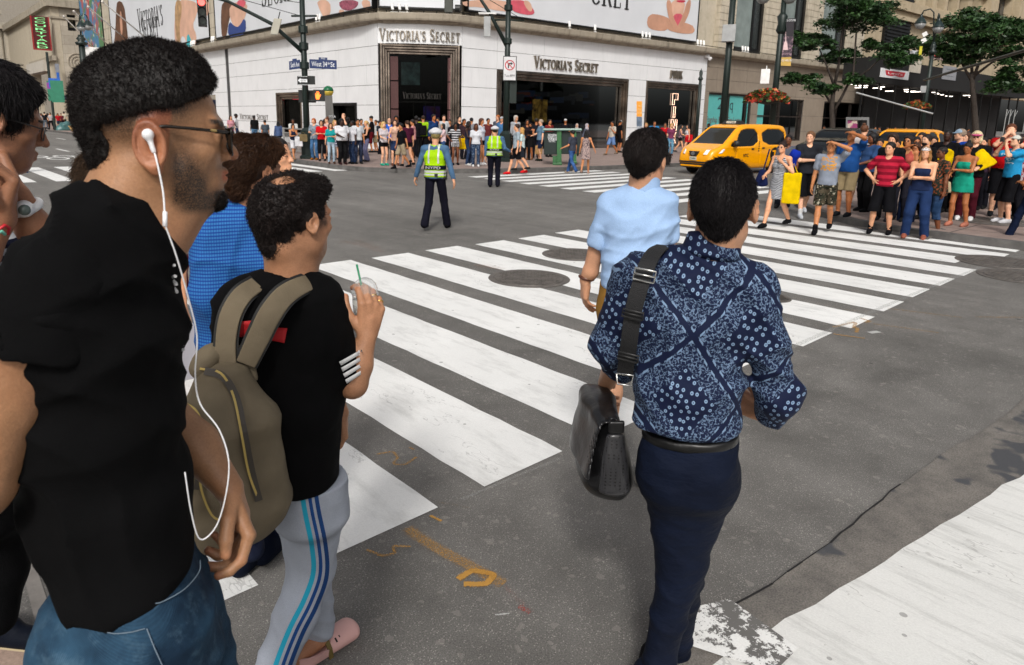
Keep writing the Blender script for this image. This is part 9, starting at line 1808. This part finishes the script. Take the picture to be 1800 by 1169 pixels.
# ------------------------------------------------------------ C: balding man with backpack and iced drink
def pants_mat():
 t=NT('grey_track_pants');co=t.coord();n=t.noise(co,6,4);b=t.scale((.36,.39,.45),t.remap(n,.3,.7,.9,1.08));fine=t.noise(co,400,2,.8);b=t.scale(b,t.remap(fine,.3,.7,.9,1.1));a=t.attr('band')
 for lo,hi,c in((-.026,-.012,(.02,.34,.50)),(-.004,.006,(.012,.06,.22)),(.014,.026,(.012,.05,.17))):b=t.mix(t.math('MULTIPLY',t.math('GREATER_THAN',a,lo),t.math('LESS_THAN',a,hi)),b,c)
 t.P(Base_Color=b,Roughness=.85);t.b.inputs['Specular IOR Level'].default_value=.2;t.bump(fine,.2,.002);return t.m
def build_c():
 f=FG(520,380,1.96,'balding person in black t-shirt and striped grey track pants holding an iced drink',turn=rad(42));p=f.p;S=skin_mat('skin_cup',(.42,.205,.11),.5,beard=(.02,.012,.009));MH=f.M(yaw=rad(14),pitch=rad(-5));c=p(522,385)
 s=SD();w=sd_head(s,c,MH,.240,fine=True,jaw=1.08);q=.24/.235;s.cone(w(0,-.035,-.04),p(508,485),.062,.066,.02);s.cone(w(0,.02,-.085),p(525,480,.02),.05,.055,.03);s.ell(w(0,-.06,-.075),(.045,.03,.03),MH,.03);
 sh=p(562,535,.03);el=p(620,674,-.02);wr=p(645,592,.0);s.cone(sh,el,.050,.042,.02);m_=el*.6+wr*.4;s.cone(el,m_,.042,.041,.02);s.cone(m_,wr,.040,.028,.02)
 cc=p(640,530,.052)
 dh=nrm(f.u*.9+f.r*.16+f.n*.05);ch=sd_hand(s,wr,dh,nrm(f.n*.95-f.r*.3),nrm(-f.r-f.n*.3),1.08,curl=[.9,.95,.95,.95],spread=.5,grip=.1,fat=1.12)
 w2=p(598,725,.20);s.cone(p(560,640,.2),w2,.04,.028,.02);sd_hand(s,w2,nrm(p(606,765,.22)-w2),-f.r,f.n,1.0,curl=.6);s.chain([p(508,490),p(515,600),p(518,720)],[.06,.075,.075]);s.chain([p(510,498),sh],[.055,.048]);s.chain([p(515,560),p(540,600,.12),p(560,640,.2)],[.06,.05,.04]);V,Q=s.mesh(.0042)
 L=(V-c)@MH.T/q;x,y,z=np.abs(L[:,0]),L[:,1],L[:,2];sm=lambda v,a,b:np.clip((v-a)/(b-a),0,1);bd=np.zeros(len(L));bd+=sm(x,.05,.06)*sm(y,.0,.02)*(1-sm(y,.05,.06))*(1-sm(z,.0,.02))*sm(z,-.03,-.01)*.8;bd=np.maximum(bd,(1-sm(z,-.07,-.05))*sm(y,.02,.05)*.25)
 bd[np.linalg.norm(V-c,axis=1)>.17]=0;kn=[c_[0][1]for c_ in ch[:4]]+[c_[0][-1]for c_ in ch];fl=np.clip(1-np.min([np.linalg.norm(V-t_,axis=1)for t_ in kn],0)/.014,0,1)*.7
 f.mesh('body',(V,Q),0,S,attrs={'beard':bd,'flush':fl});BV=(V,Q)
 s=SD();s.ell(w(0,-.022,.034),np.array([.0775,.103,.088])*q+.008,MH,.02);s.ell(w(0,.050,.088),np.array([.056,.040,.032])*q,MH,.03);s.cut(w(0,.080,.05),nrm(MH[1]-MH[2]*.1),.01);s.cut(w(0,.036,.02),nrm(MH[1]-MH[2]*.55),.008);s.cut(w(0,-.03,-.070),nrm(-MH[2]+MH[1]*.3),.01);s.chain([w(0,-.072,.0),w(0,-.064,-.060)],[.056*q,.046*q],.03);s.ell(w(.018,-.072,.136),np.array([.056,.050,.045])*q,MH,.016,True)
 for sx in(-1,1):s.ell(w(sx*.098,.014,-.014),np.array([.026,.028,.034])*q,MH,.01,True);s.chain([w(sx*.077,.028,.03),w(sx*.077,.024,-.01)],[.007,.004],.006)
 s.disp(lambda P:.0045*_n3(P,85)+.002*_n3(P,170));hv=s.mesh(.005);bald=w(.022,-.068,.110);ho=f.mesh('hair',hv,0,hair_mat((.010,.007,.007)))
 strands('hair_strand',hv,ho,strand_mat((.016,.011,.010)),13000,.013,lambda P:P-bald,curl=.75,radius=.0008,seed=13,lift=.5,jit=.8,keep=lambda P:(np.linalg.norm(P-bald,axis=1)>.036)&earfree(w)(P))
 strands('thin_hair_strand',BV,ho,strand_mat((.03,.018,.012)),900,.016,lambda P:P-bald+MH[0]*.02,curl=.4,radius=.0005,seed=14,lift=.25,jit=.6,keep=lambda P:np.linalg.norm(P-bald,axis=1)<.062)
 T=black_tee('black_tee_two');s=SD();kw=dict(side=nrm(f.r*.9-f.n*.3),k=.045,sq=2.4)
 s.ecap(p(508,590),p(512,520),(.150,.13),(.125,.105),**kw);s.ecap(p(514,700),p(508,590),(.140,.145),(.150,.135),**kw);s.ecap(p(516,835),p(514,700),(.130,.135),(.142,.150),end=.3,**kw)
 s.cone(p(510,498),p(440,535,-.05),.062,.075,.05);s.cone(p(515,498),p(558,528,.04),.058,.068,.04);s.cone(sh,p(600,645,-.01),.068,.062,.03);s.cone(p(425,540,-.08),p(415,660,-.05),.075,.065,.03);s.cone(p(500,440),p(508,500),.066,.068,.006,True)
 s.disp(folds(f.u*.7+f.r*.8,24,.009,f.u-f.r*.9,28,.007));s.cut(p(550,845),-f.u,.004);tv=s.mesh(.0065);to=f.mesh('t_shirt',tv,0,T)
 s=SD();s.torus(p(510,484),f.u+f.n*.05,.068,.006,.004,f.r,ry=.066);f.mesh('collar',s,.0045,T)
 def onV(px,py,V_,d=.003):
  r=wray(px,py);t_=(V_-CAM)@r;dd=np.linalg.norm(V_-CAM-t_[:,None]*r,axis=1);m=dd<.009;return CAM+r*(t_[m].min()-d)if m.any()else p(px,py,-.15)
 def decal(name,corners,m,V_,nx=10,ny=4,d=.003):
  mb=MB();(a,b,c_,e)=[np.array(v,float)for v in corners];G=[[onV(*((a*(1-u)+b*u)*(1-v)+(e*(1-u)+c_*u)*v),V_,d)for u in np.linspace(0,1,nx+1)]for v in np.linspace(0,1,ny+1)]
  idx=lambda i,j:i*(nx+1)+j;mb.add([q_ for r_ in G for q_ in r_],[(idx(i,j),idx(i,j+1),idx(i+1,j+1),idx(i+1,j))for i in range(ny)for j in range(nx)]);o=mb.build(name,m,to,True);sol=o.modifiers.new('s','SOLIDIFY');sol.thickness=.0015;return o
 R_=mat('red_print',(.45,.008,.012),.7);decal('red_bar',[(408,572),(505,577),(500,603),(470,597)],R_,tv[0]);decal('red_bar',[(408,566),(450,563),(440,592),(415,592)],R_,tv[0],d=.005)
 Wp=mat('white_print',(.75,.75,.75),.7)
 for k in range(4):y0=636+k*10.5;decal('sleeve_bar',[(596+k*3.5,y0),(632+k*2.0,y0-20+k*.5),(634+k*1.5,y0-14+k*.5),(599+k*3.5,y0+6.5)],Wp,tv[0],6,2)
 decal('sleeve_star',[(630,616),(636,615),(637,625),(631,625)],Wp,tv[0],3,3)
 J=pants_mat();s=SD();a0=p(545,850,.02);s.ecap(p(545,900),p(545,835),(.115,.125),(.110,.115),side=f.r,k=.04);kn_=p(548,1000,.06);an_=p(487,1150,-.04);s.cone(p(552,890,.02),kn_,.092,.070,.04);s.cone(kn_,p(520,1080,.0),.070,.062,.03);s.cone(p(520,1080,.0),p(478,1180,-.05),.062,.056,.03);k2=p(545,1010,.16);s.cone(p(530,890,.1),k2,.085,.066,.04);s.cone(k2,p(560,1100,.18),.066,.055,.03)
 s.disp(folds(f.u+f.r*.2,42,.007,f.u*.8-f.r,30,.006));s.cut(p(545,838),f.u,.003);V,Q=s.mesh(.006)
 sp_=[p(540,850),p(548,900),p(560,960),p(562,1010),p(545,1060),p(520,1110),p(497,1169),p(480,1230)];P2=np.array([proj(v)[:2]for v in spline(sp_,10)]);pv=M3.T@(V-CAM).T;PX=np.stack([PCX+FPX*pv[0]/-pv[2],PCY-FPX*pv[1]/-pv[2]],1)
 d2=((PX[:,None,:]-P2[None])**2).sum(2);i=d2.argmin(1);tg=np.gradient(P2,axis=0);tg/=np.linalg.norm(tg,axis=1)[:,None];df=PX-P2[i];sg_=tg[i][:,0]*df[:,1]-tg[i][:,1]*df[:,0];band=-sg_*1.62e-3
 f.mesh('track_pants',(V,Q),0,J,attrs={'band':band})
 Pk=mat('clog_pink',(.62,.36,.33),.55);b0=gp(572,1138,.03);fr=nrm(gp(618,1100,.03)-gp(520,1165,.03));s=SD();s.ecap(b0-fr*.10+[0,0,.01],b0+fr*.10+[0,0,.012],(.042,.030),(.052,.034),side=np.cross(fr,f.u),k=.01,end=1.0);s.cone(b0-fr*.03+[0,0,.05],b0-fr*.10+[0,0,.075],.040,.052,.01,True);s.cut(b0-[0,0,.026],-f.u);s.disp(lambda P:.001*_n3(P,60));cl=s.mesh(.0042);cg=f.mesh('clog',cl,0,Pk)
 s=SD();s.cone(b0-fr*.02+[0,0,.045],b0-fr*.13+[0,0,.04],.028,.030,.01);f.mesh('foot',s,.005,S)
 sd_=np.cross(fr,f.u);mb=MB();pts=[b0-fr*.02+sd_*.046+[0,0,.02],b0-fr*.08+sd_*.05+[0,0,.035],b0-fr*.15+[0,0,.04],b0-fr*.08-sd_*.05+[0,0,.035],b0-fr*.02-sd_*.046+[0,0,.02]];rb=ribbon(spline(pts,6),[sd_*math.cos(t)-fr*math.sin(t)for t in np.linspace(0,math.pi,25)],.016,.002);rb.build('heel_strap',Pk,cg);rb=ribbon([b0-fr*.01+sd_*.048+[0,0,-.01],b0-fr*.012+sd_*.044+[0,0,.025],b0-fr*.01+sd_*.02+[0,0,.048]],[sd_,sd_+f.u,f.u],.016,.0025);rb.build('olive_band',mat('clog_olive',(.13,.09,.02),.6),cg)
 mb=MB()
 for k in range(5):q_=b0+fr*(.022+k*.017)+sd_*(.040-k*.003);mb.tube([q_+[0,0,.030-k*.001],q_-sd_*.012+[0,0,.040-k*.0015]],.0032,6)
 mb.build('vent_slot',M_blk,cg)
 b1=gp(600,1085,.03)+f.n*.25;s=SD();s.ecap(b1-fr*.1,b1+fr*.1,(.042,.03),(.05,.034),side=sd_,k=.01,end=1.0);s.cut(b1-[0,0,.026],-f.u);
 mb=MB();g1,g2=ch[3][0],ch[2][0]
 for(a,b__)in((g1[0],g1[1]),(g2[0],g2[1])):
  cc_=(a*.35+b__*.65);ax=nrm(b__-a);F_=frame_of(ax,f.r);mb.tube([cc_+(F_[0]*math.cos(t)+F_[1]*math.sin(t))*.0105 for t in np.linspace(0,math.tau,14)],.0022,6)
 mb.build('ring',mat('ring_gold',(.85,.55,.15),.25,.95),f.root,True)
 cup=empty('iced_drink_cup',cc-f.u*.07,'clear plastic cup with dome lid and green straw held up in one hand','cup');tl=nrm(f.u+f.r*.10);F_=frame_of(tl,f.r)
 def lat(prof,nm,m,par=cup):mb=MB();mb.lathe((0,0,0),prof,28);mb.v=[tuple(cc+F_[0]*a+F_[1]*b+F_[2]*c_)for a,b,c_ in mb.v];return mb.build(nm,m,par,True)
 t=NT('clear_plastic');t.P(Base_Color=(.86,.88,.88),Roughness=.12,Transmission_Weight=.75,IOR=1.05,Alpha=.6);CP=t.m
 lat([(.026,-.055),(.028,-.05),(.038,.020),(.0395,.022),(.0395,.026),(.038,.026),(.036,.02),(.027,-.048)],'cup_body',CP);lat([(.0405,.022),(.042,.026),(.0395,.030),(.037,.045),(.030,.060),(.018,.070),(.008,.074),(.008,.0735)],'dome_lid',CP);lat([(.0255,-.05),(.0345,.005),(.001,.006)],'milky_drink',mat('drink_milk',(.62,.62,.58),.4))
 a,b=onray(627,465,cc),onray(640,522,cc);mb=MB();mb.tube([a,b,b+(b-a)*.5],.0032,8);mb.build('straw',mat('straw_green',(.0,.22,.09),.35),cup,True)
 return f
def build_pack(f):
 p=f.p;r=empty('backpack',p(410,975,-.16),'taupe backpack with yellow zips worn over the black t-shirt','backpack')
 t=NT('pack_canvas');co=t.coord();b=t.scale((.165,.132,.086),t.remap(t.noise(co,7,4),.3,.7,.82,1.15));t.P(Base_Color=b,Roughness=.8);t.b.inputs['Specular IOR Level'].default_value=.25;t.bump(t.math('ADD',t.noise(co,450,2),t.math('MULTIPLY',t.noise(co,20,3),3)),.3,.005);K=t.m
 kw=dict(side=nrm(f.r+f.n*.25),k=.04,sq=2.5);s=SD();s.ecap(p(412,880,-.20),p(398,740,-.20),(.148,.105),(.125,.105),**kw);s.ecap(p(398,740,-.20),p(390,660,-.18),(.125,.105),(.065,.075),**kw);s.ell(p(412,905,-.20),(.145,.10,.085),k=.05);s.ell(p(355,800,-.28),(.07,.06,.13),k=.05)
 s.disp(folds(f.u*.4+f.r,18,.008,f.u-f.r*.4,22,.006));pv=s.mesh(.0065);mesh_obj('main_bag',pv,K,r,frame='world')
 V_=pv[0]
 def on(px,py,d=.004):rr=wray(px,py);t_=(V_-CAM)@rr;dd=np.linalg.norm(V_-CAM-t_[:,None]*rr,axis=1);m=dd<.010;return CAM+rr*(t_[m].min()-d)if m.any()else p(px,py,-.3)
 Y=mat('zip_yellow',(.50,.36,.10),.6);D=mat('zip_brown',(.055,.045,.035),.6)
 for nm,pts,w_,m in(('zip_band',[(360,652),(392,662),(415,700),(428,760),(442,830),(455,880)],.019,D),('zip_piping',[(352,648),(388,656),(410,695),(424,760),(437,830),(452,872)],.0055,Y),('zip_band',[(322,715),(340,730),(352,760),(355,800),(345,860)],.012,D),('zip_piping',[(325,708),(345,722),(358,755),(360,800),(352,850),(372,905),(400,918)],.005,Y)):
  P_=spline([on(*q)for q in pts],5);ribbon(P_,[nrm(CAM-v)for v in P_],w_,.0022).build(nm,m,r)
 s=SD();s.chain(spline([p(352,650,-.20),p(372,625,-.17),p(410,622,-.12),p(432,650,-.12)],3),[.024]*10,.02);s.disp(lambda P:.003*_n3(P,40));mesh_obj('top_handle',s.mesh(.006),K,r,frame='world')
 Bk=mat('strap_black',(.01,.01,.01),.7)
 for pts,w0,nm in(([(556,494,-.02),(530,502,-.095),(500,520,-.15),(475,552,-.18),(455,592,-.19),(432,640,-.19)],[.045,.05,.056,.058,.056,.05],'shoulder_strap'),([(452,500,-.10),(425,520,-.15),(405,555,-.17),(397,600,-.18),(398,645,-.19)],[.045,.05,.052,.05,.05],'shoulder_strap')):
  P_=spline([p(a,b,c)for a,b,c in pts],5);ww=np.interp(np.linspace(0,1,len(P_)),np.linspace(0,1,len(w0)),w0);ribbon(P_,[nrm(-f.n+f.u*.5*(1-i/len(P_)))for i in range(len(P_))],list(ww),.006).build(nm,K,r,bevel=.003);ribbon([v+f.n*.006 for v in P_],[nrm(-f.n+f.u*.4)for v in P_],list(ww+.012),.004).build('strap_edge',Bk,r)
 P_=spline([p(395,575,-.178),p(398,610,-.188),p(400,650,-.195)],4);s=SD();s.ecap(p(420,668,-.165),p(418,612,-.15),(.050,.018),(.036,.014),side=f.r,k=.01,end=.6);mesh_obj('back_panel',s.mesh(.006),K,r,frame='world')
 P_=spline([p(445,850,-.17),p(480,860,-.15),p(500,855,-.12),p(512,790,-.13),p(535,690,-.12)],5);ribbon(P_,[nrm(-f.n+f.r*.3)]*len(P_),.028,.003).build('hip_strap',Bk,r);s=SD();s.ecap(p(465,880,-.14),p(495,870,-.10),(.05,.012),(.015,.010),side=f.u,k=.01,end=.8);mesh_obj('side_wing',s.mesh(.006),K,r,frame='world')
# ------------------------------------------------------------ B: left edge, hand on the chin
def build_b():
 f=FG(5,215,1.72,'person with glasses and white watch resting a fist on the chin at the left edge',turn=rad(78));p=f.p;S=skin_mat('skin_edge',(.30,.135,.072),.5);MH=f.M(yaw=rad(6),pitch=rad(-16));c=p(-8,214)
 s=SD();w=sd_head(s,c,MH,.240,fine=True,nose=1.1);q=.24/.235;s.cone(w(0,-.03,-.04),p(-45,380),.06,.065,.02)
 w1=p(32,345,-.10);s.cone(p(92,450,-.05),p(60,400,-.08),.044,.040,.02);s.cone(p(60,400,-.08),w1,.038,.028,.02);s.cone(p(92,450,-.05),p(30,560,.0),.044,.05,.02);sd_hand(s,w1,nrm(p(10,300,-.06)-w1),nrm(-f.r+f.u*.2),nrm(f.u-f.n*.5),1.02,curl=1.35,grip=.6)
 w2=p(2,385,-.16);sd_hand(s,w2,nrm(f.u*.8+f.r*.3),nrm(-f.r),nrm(-f.n),1.02,curl=1.3,grip=.7);s.cone(w2,p(-40,450,-.16),.03,.042,.02);s.chain([p(-45,390),p(-48,480),p(-55,600)],[.06,.07,.07]);s.chain([p(-45,430),p(10,475,-.02),p(30,560)],[.05,.045,.045]);s.cone(p(-45,440),p(-40,450,-.16),.05,.042);f.mesh('body',s,.0045,S)
 s=SD();s.ell(w(0,-.020,.042),np.array([.0775,.100,.086])*q+.015,MH,.02);s.cut(w(0,.062,.05),nrm(MH[1]-MH[2]*.35),.01);s.cut(w(0,-.02,-.035),-MH[2]+MH[1]*.2,.01)
 for sx in(-1,1):s.ell(w(sx*.094,.014,-.012),(.026,.030,.034),MH,.01,True)
 s.disp(lambda P:.003*_n3(P,70));hv=s.mesh(.0055);ho=f.mesh('hair',hv,0,hair_mat((.007,.006,.006)));top=w(0,-.03,.13);strands('hair_strand',hv,ho,strand_mat((.010,.009,.009)),8000,.028,lambda P:P-top,curl=.12,radius=.0009,seed=15,lift=.2)
 mb=MB()
 for sx in(1,-1):
  lc=w(sx*.031,.100,-.001);pts=[lc+(MH[0]*sx*a+MH[2]*b_-MH[1]*abs(a)*.25)for a,b_ in((-.022,.014),(.0,.016),(.024,.014),(.026,-.006),(.014,-.016),(-.012,-.016),(-.022,-.004))];mb.tube(spline(pts+[pts[0]],4),.0017,6);mb.tube(spline([w(sx*.056,.090,.008),w(sx*.080,.055,.010),w(sx*.084,-.01,.012)],4),.0017,6)
 mb.tube([w(-.009,.104,.008),w(.009,.104,.008)],.0017,6);mb.build('spectacles',M_blk,f.root,True)
 s=SD();s.cone(w(.014,.090,.026),w(.046,.079,.026),.0045,.003,.002);s.cone(w(-.014,.090,.026),w(-.046,.079,.026),.0045,.003,.002);f.mesh('eyebrow',s,.003,hair_mat(K_BLACKHAIR));s=SD();s.ell(w(.031,.083,.003),(.009,.006,.004),MH);f.mesh('eye',s,.0025,mat('eye_dark',(.02,.014,.012),.5,var=0))
 Wm=mat('watch_white',(.75,.75,.75),.3,var=0);wc=w1+nrm(p(60,400,-.08)-w1)*.030;ax=nrm(p(60,400,-.08)-w1);s=SD();s.torus(wc,ax,.034,.010,.003,f.r);s.cone(wc-f.n*.036,wc-f.n*.046,.021,.019,.004);f.mesh('watch',s,.0035,Wm);s=SD();s.cone(wc-f.n*.047,wc-f.n*.0535,.0155,.0145,.001);f.mesh('watch_face',s,.0028,mat('watch_grey',(.10,.13,.12),.2))
 mb=MB();mb.tube([p(-2,404,-.205),p(8,396,-.20),p(16,400,-.185),p(14,412,-.18)],.004,6);mb.build('red_wristband',mat('band_red',(.55,.02,.03),.5),f.root,True);mb=MB();mb.tube([p(-6,412,-.205),p(2,406,-.205),p(9,412,-.195)],.004,6);mb.build('mint_wristband',mat('band_mint',(.2,.6,.45),.5),f.root,True)
 s=SD();kw=dict(side=f.r,k=.04);s.ecap(p(-60,600),p(-45,450),(.12,.16),(.11,.16),**kw);s.ecap(p(-50,780),p(-60,600),(.11,.15),(.12,.16),**kw);s.cone(p(-40,440),p(10,470,-.02),.07,.075,.04);s.cone(p(10,470,-.02),p(20,540,-.02),.07,.065,.03);s.disp(folds(f.u,22,.006,f.r,20,.005));f.mesh('t_shirt',s,.009,cloth('c0c4cc','hstripe',c2='12162a',sc=.28))
 s=SD();s.ecap(p(-40,900),p(-45,760),(.12,.14),(.11,.13),side=f.r,k=.04);s.cone(p(-20,880),p(0,1000,.0),.085,.065,.03);s.cone(p(0,1000,.0),p(-5,1085,-.0),.062,.05,.03);s.cone(p(-60,880,.1),p(-90,1100,.2),.085,.055,.03);f.mesh('trousers',s,.009,cloth('08080a'))
 b0=gp(30,1118,.045);fr=nrm(gp(72,1118,0)-gp(-20,1105,0));s=SD();s.cone(b0-fr*.12,b0+fr*.08,.045,.038,.02);s.cone(b0-fr*.10+[0,0,.04],b0-fr*.02+[0,0,.035],.045,.034,.02);s.cut(b0-[0,0,.026],-f.u);f.mesh('shoe',s,.006,cloth('0c121e',rough=.6));s=SD();s.ecap(b0-fr*.12-[0,0,.032],b0+fr*.085-[0,0,.032],(.050,.014),(.043,.014),side=np.cross(fr,f.u),k=.01);s.cut(b0-[0,0,.0445],-f.u);f.mesh('shoe_sole',s,.005,mat('sole_tan',(.45,.36,.22),.7))
# ------------------------------------------------------------ G, H, K and the walker behind
def simple_fg():
 f=FG(280,300,4.55,'person in navy top and maroon shorts half hidden behind the profile with earphones',turn=rad(20));p=f.p;S=skin('w');MH=f.M();c=p(282,285)
 s=SD();w=sd_head(s,c,MH,.23);s.cone(w(0,-.03,-.04),p(284,330),.05,.055,.02);s.cone(p(298,505),p(318,565,0),.082,.062,.03);s.cone(p(318,565),p(335,605,.0),.062,.050,.02);s.cone(p(335,605),p(352,612,.05),.05,.04,.02);s.cone(p(285,505),p(290,590,.1),.08,.055,.03);s.cone(p(290,590,.1),p(292,660,.12),.052,.036,.02);s.cone(p(303,380),p(318,470,-.08),.042,.034,.02);s.cone(p(318,470,-.08),p(322,540,-.12),.034,.026,.02);sd_hand(s,p(322,540,-.12),-f.u,-f.r,f.n,.95,curl=1.2);f.mesh('body',s,.010,S)
 s=SD();s.cone(p(335,600),p(348,598,.0),.052,.046,.02);s=SD();s.ell(w(0,-.02,.04),np.array([.085,.11,.10]),MH,.02);s.cut(w(0,.05,.04),MH[1]);f.mesh('hair',s,.01,hair_mat((.03,.018,.012)))
 s=SD();s.ecap(p(285,430),p(286,360),(.135,.10),(.135,.09),side=f.r,k=.04);s.cone(p(284,350),p(302,372),.06,.06,.03);s.cone(p(302,372),p(306,425),.062,.055,.03);s.disp(folds(f.u,20,.006,f.r,20,.005));f.mesh('t_shirt',s,.011,cloth('1f3a6a'))
 s=SD();s.ecap(p(290,465),p(286,430),(.150,.12),(.135,.11),side=f.r,k=.03);s.cone(p(298,465),p(306,512),.105,.098,.03);s.cone(p(284,465),p(286,510,.1),.10,.09,.03);s.disp(folds(f.u*.3+f.r,24,.008,f.u,20,.004));f.mesh('shorts',s,.010,cloth('6a1428'))
 s=SD();b0=gp(356,632,.05);fr=nrm(f.r*.6+f.n*.8);s.cone(b0-fr*.06,b0+fr*.15,.042,.032,.02);s.cut(b0-[0,0,.045],-f.u);f.mesh('shoe',s,.008,cloth('1c1410'));
 s=SD();s.box(p(319,620,-.55),(.085,.035,.175),np.array([nrm(f.r+f.n*.25),nrm(f.n-f.r*.25),f.u]),rnd=.012);s.disp(lambda P:.003*_n3(P,14));e=empty('shopping_bag',p(320,682,-.55),'plain white paper shopping bag between the black t-shirt and the taupe backpack','bag');mesh_obj('bag_body',s.mesh(.007),mat('paper_white',(.72,.70,.76),.6),e,frame='world');mb=MB();mb.tube(spline([p(306,572,-.57),p(312,552,-.56),p(322,556,-.56),p(330,572,-.55)],4),.003,6);mb.build('handle',mat('paper_tan',(.45,.33,.2),.7),e)
 f=FG(172,300,3.3,'person with wavy dark brown hair hidden behind the neck of the profile',turn=rad(0));p=f.p;MH=f.M();c=p(172,318);s=SD();w=sd_head(s,c,MH,.225);s.cone(w(0,-.03,-.04),p(172,385),.05,.055,.02);f.mesh('body',s,.010,skin('o'))
 s=SD();s.ell(w(0,-.015,.03),np.array([.095,.112,.108]),MH,.02);s.cut(w(0,.07,.0),MH[1]);s.chain([w(0,-.06,.0),w(0,-.07,-.10)],[.08,.065],.03);s.disp(lambda P:.007*_n3(P,40));hv=s.mesh(.007);ho=f.mesh('hair',hv,0,hair_mat((.045,.025,.014)));strands('hair_strand',hv,ho,strand_mat((.06,.034,.018)),5000,.05,-f.u,curl=.3,radius=.0012,seed=21,lift=.25)
 s=SD();s.ecap(p(172,560),p(172,400),(.15,.11),(.14,.10),side=f.r,k=.04);s.cone(p(172,390),p(130,410),.06,.06,.03);s.cone(p(172,390),p(214,410),.06,.06,.03);s.cone(p(130,410),p(125,520),.06,.05,.03);s.cone(p(214,410),p(218,520),.06,.05,.03);f.mesh('jumper',s,.012,cloth('20242c'));s=SD()
 for sx in(-1,1):s.cone(p(172+sx*22,560),p(172+sx*22,720),.085,.055,.03)
 b_=[p(172+sx*22,720)*[1,1,0]+[0,0,.08]for sx in(-1,1)]
 for i,sx in enumerate((-1,1)):s.cone(p(172+sx*22,720),b_[i],.055,.045,.02)
 f.mesh('trousers',s,.012,cloth('1a1c24'))
 f=FG(492,275,4.35,'person in green and yellow top with bare shoulders, face turned toward the right',turn=rad(125));p=f.p;S=skin('w');MH=f.M(yaw=rad(-5),pitch=rad(2));c=p(487,276);s=SD();w=sd_head(s,c,MH,.228,fine=True,jaw=.92);s.cone(w(0,-.03,-.04),p(483,322),.045,.05,.02);s.cone(p(483,325),p(455,335),.05,.05,.03);s.cone(p(483,325),p(512,338),.05,.05,.03);s.ecap(p(484,400),p(484,335),(.13,.09),(.13,.08),side=f.r,k=.03);s.cone(p(512,338),p(522,420),.045,.038,.02);s.cone(p(455,335),p(448,420),.045,.038,.02);s.cone(p(448,420),p(448,470),.036,.026,.02);s.cone(p(522,420),p(522,470),.036,.026,.02);sd_hand(s,p(448,470),-f.u,f.r,f.n,.9);sd_hand(s,p(522,470),-f.u,-f.r,f.n,.9)
 for sx in(-1,1):s.cone(p(484+sx*20,520),p(484+sx*18,620),.07,.045,.03);s.cone(p(484+sx*18,620),p(484+sx*16,660)*[1,1,0]+[0,0,.07],.045,.03,.02)
 f.mesh('body',s,.0075,S);mb=MB()
 for sx in(-1,1):mb.tube([w(sx*.022,.086,.005),w(sx*.040,.080,.005)],.0038,6);mb.tube([w(sx*.016,.088,.026),w(sx*.044,.080,.027)],.0026,6)
 mb.build('eyes',mat('eye_dark',(.02,.014,.012),.5,var=0),f.root);s=SD();s.ell(w(0,-.02,.04),np.array([.080,.104,.092]),MH,.02);s.cut(w(0,.05,.05),nrm(MH[1]-MH[2]*.5),.01);s.cut(w(0,0,-.05),-MH[2]);s.chain([w(0,-.10,-.0),w(0,-.11,-.06)],[.045,.03],.02);s.disp(lambda P:.002*_n3(P,80));f.mesh('hair',s,.007,hair_mat((.012,.009,.009)))
 s=SD();s.ecap(p(484,460),p(484,350),(.145,.105),(.138,.092),side=f.r,k=.03);s.cut(p(484,336),f.u,.003);s.chain([p(466,342,-.09),p(470,320,-.04)],[.014,.014],.01);s.chain([p(503,342,-.09),p(499,320,-.04)],[.014,.014],.01);f.mesh('tank_top',s,.008,cloth('0c5a4c','vstripe',c2='b89a20',sc=3.0));s=SD();s.ecap(p(484,530),p(484,455),(.15,.12),(.14,.11),side=f.r,k=.03);
 f.mesh('shorts',s,.01,cloth('20242c'))
 g=gp(40,304,0);crowd(20,304,201,85,'person in pale shorts and blue canvas shoes hidden behind the spectacled profile','w',('short','4a3424'),('tee','6a7a8a'),('shorts','b0a890'),'1f4a7a',legs='walk',z=0,h=.02)
build_a();ff=build_f();build_f_bag(ff);build_e();build_d();fc=build_c();build_pack(fc);build_b();simple_fg()
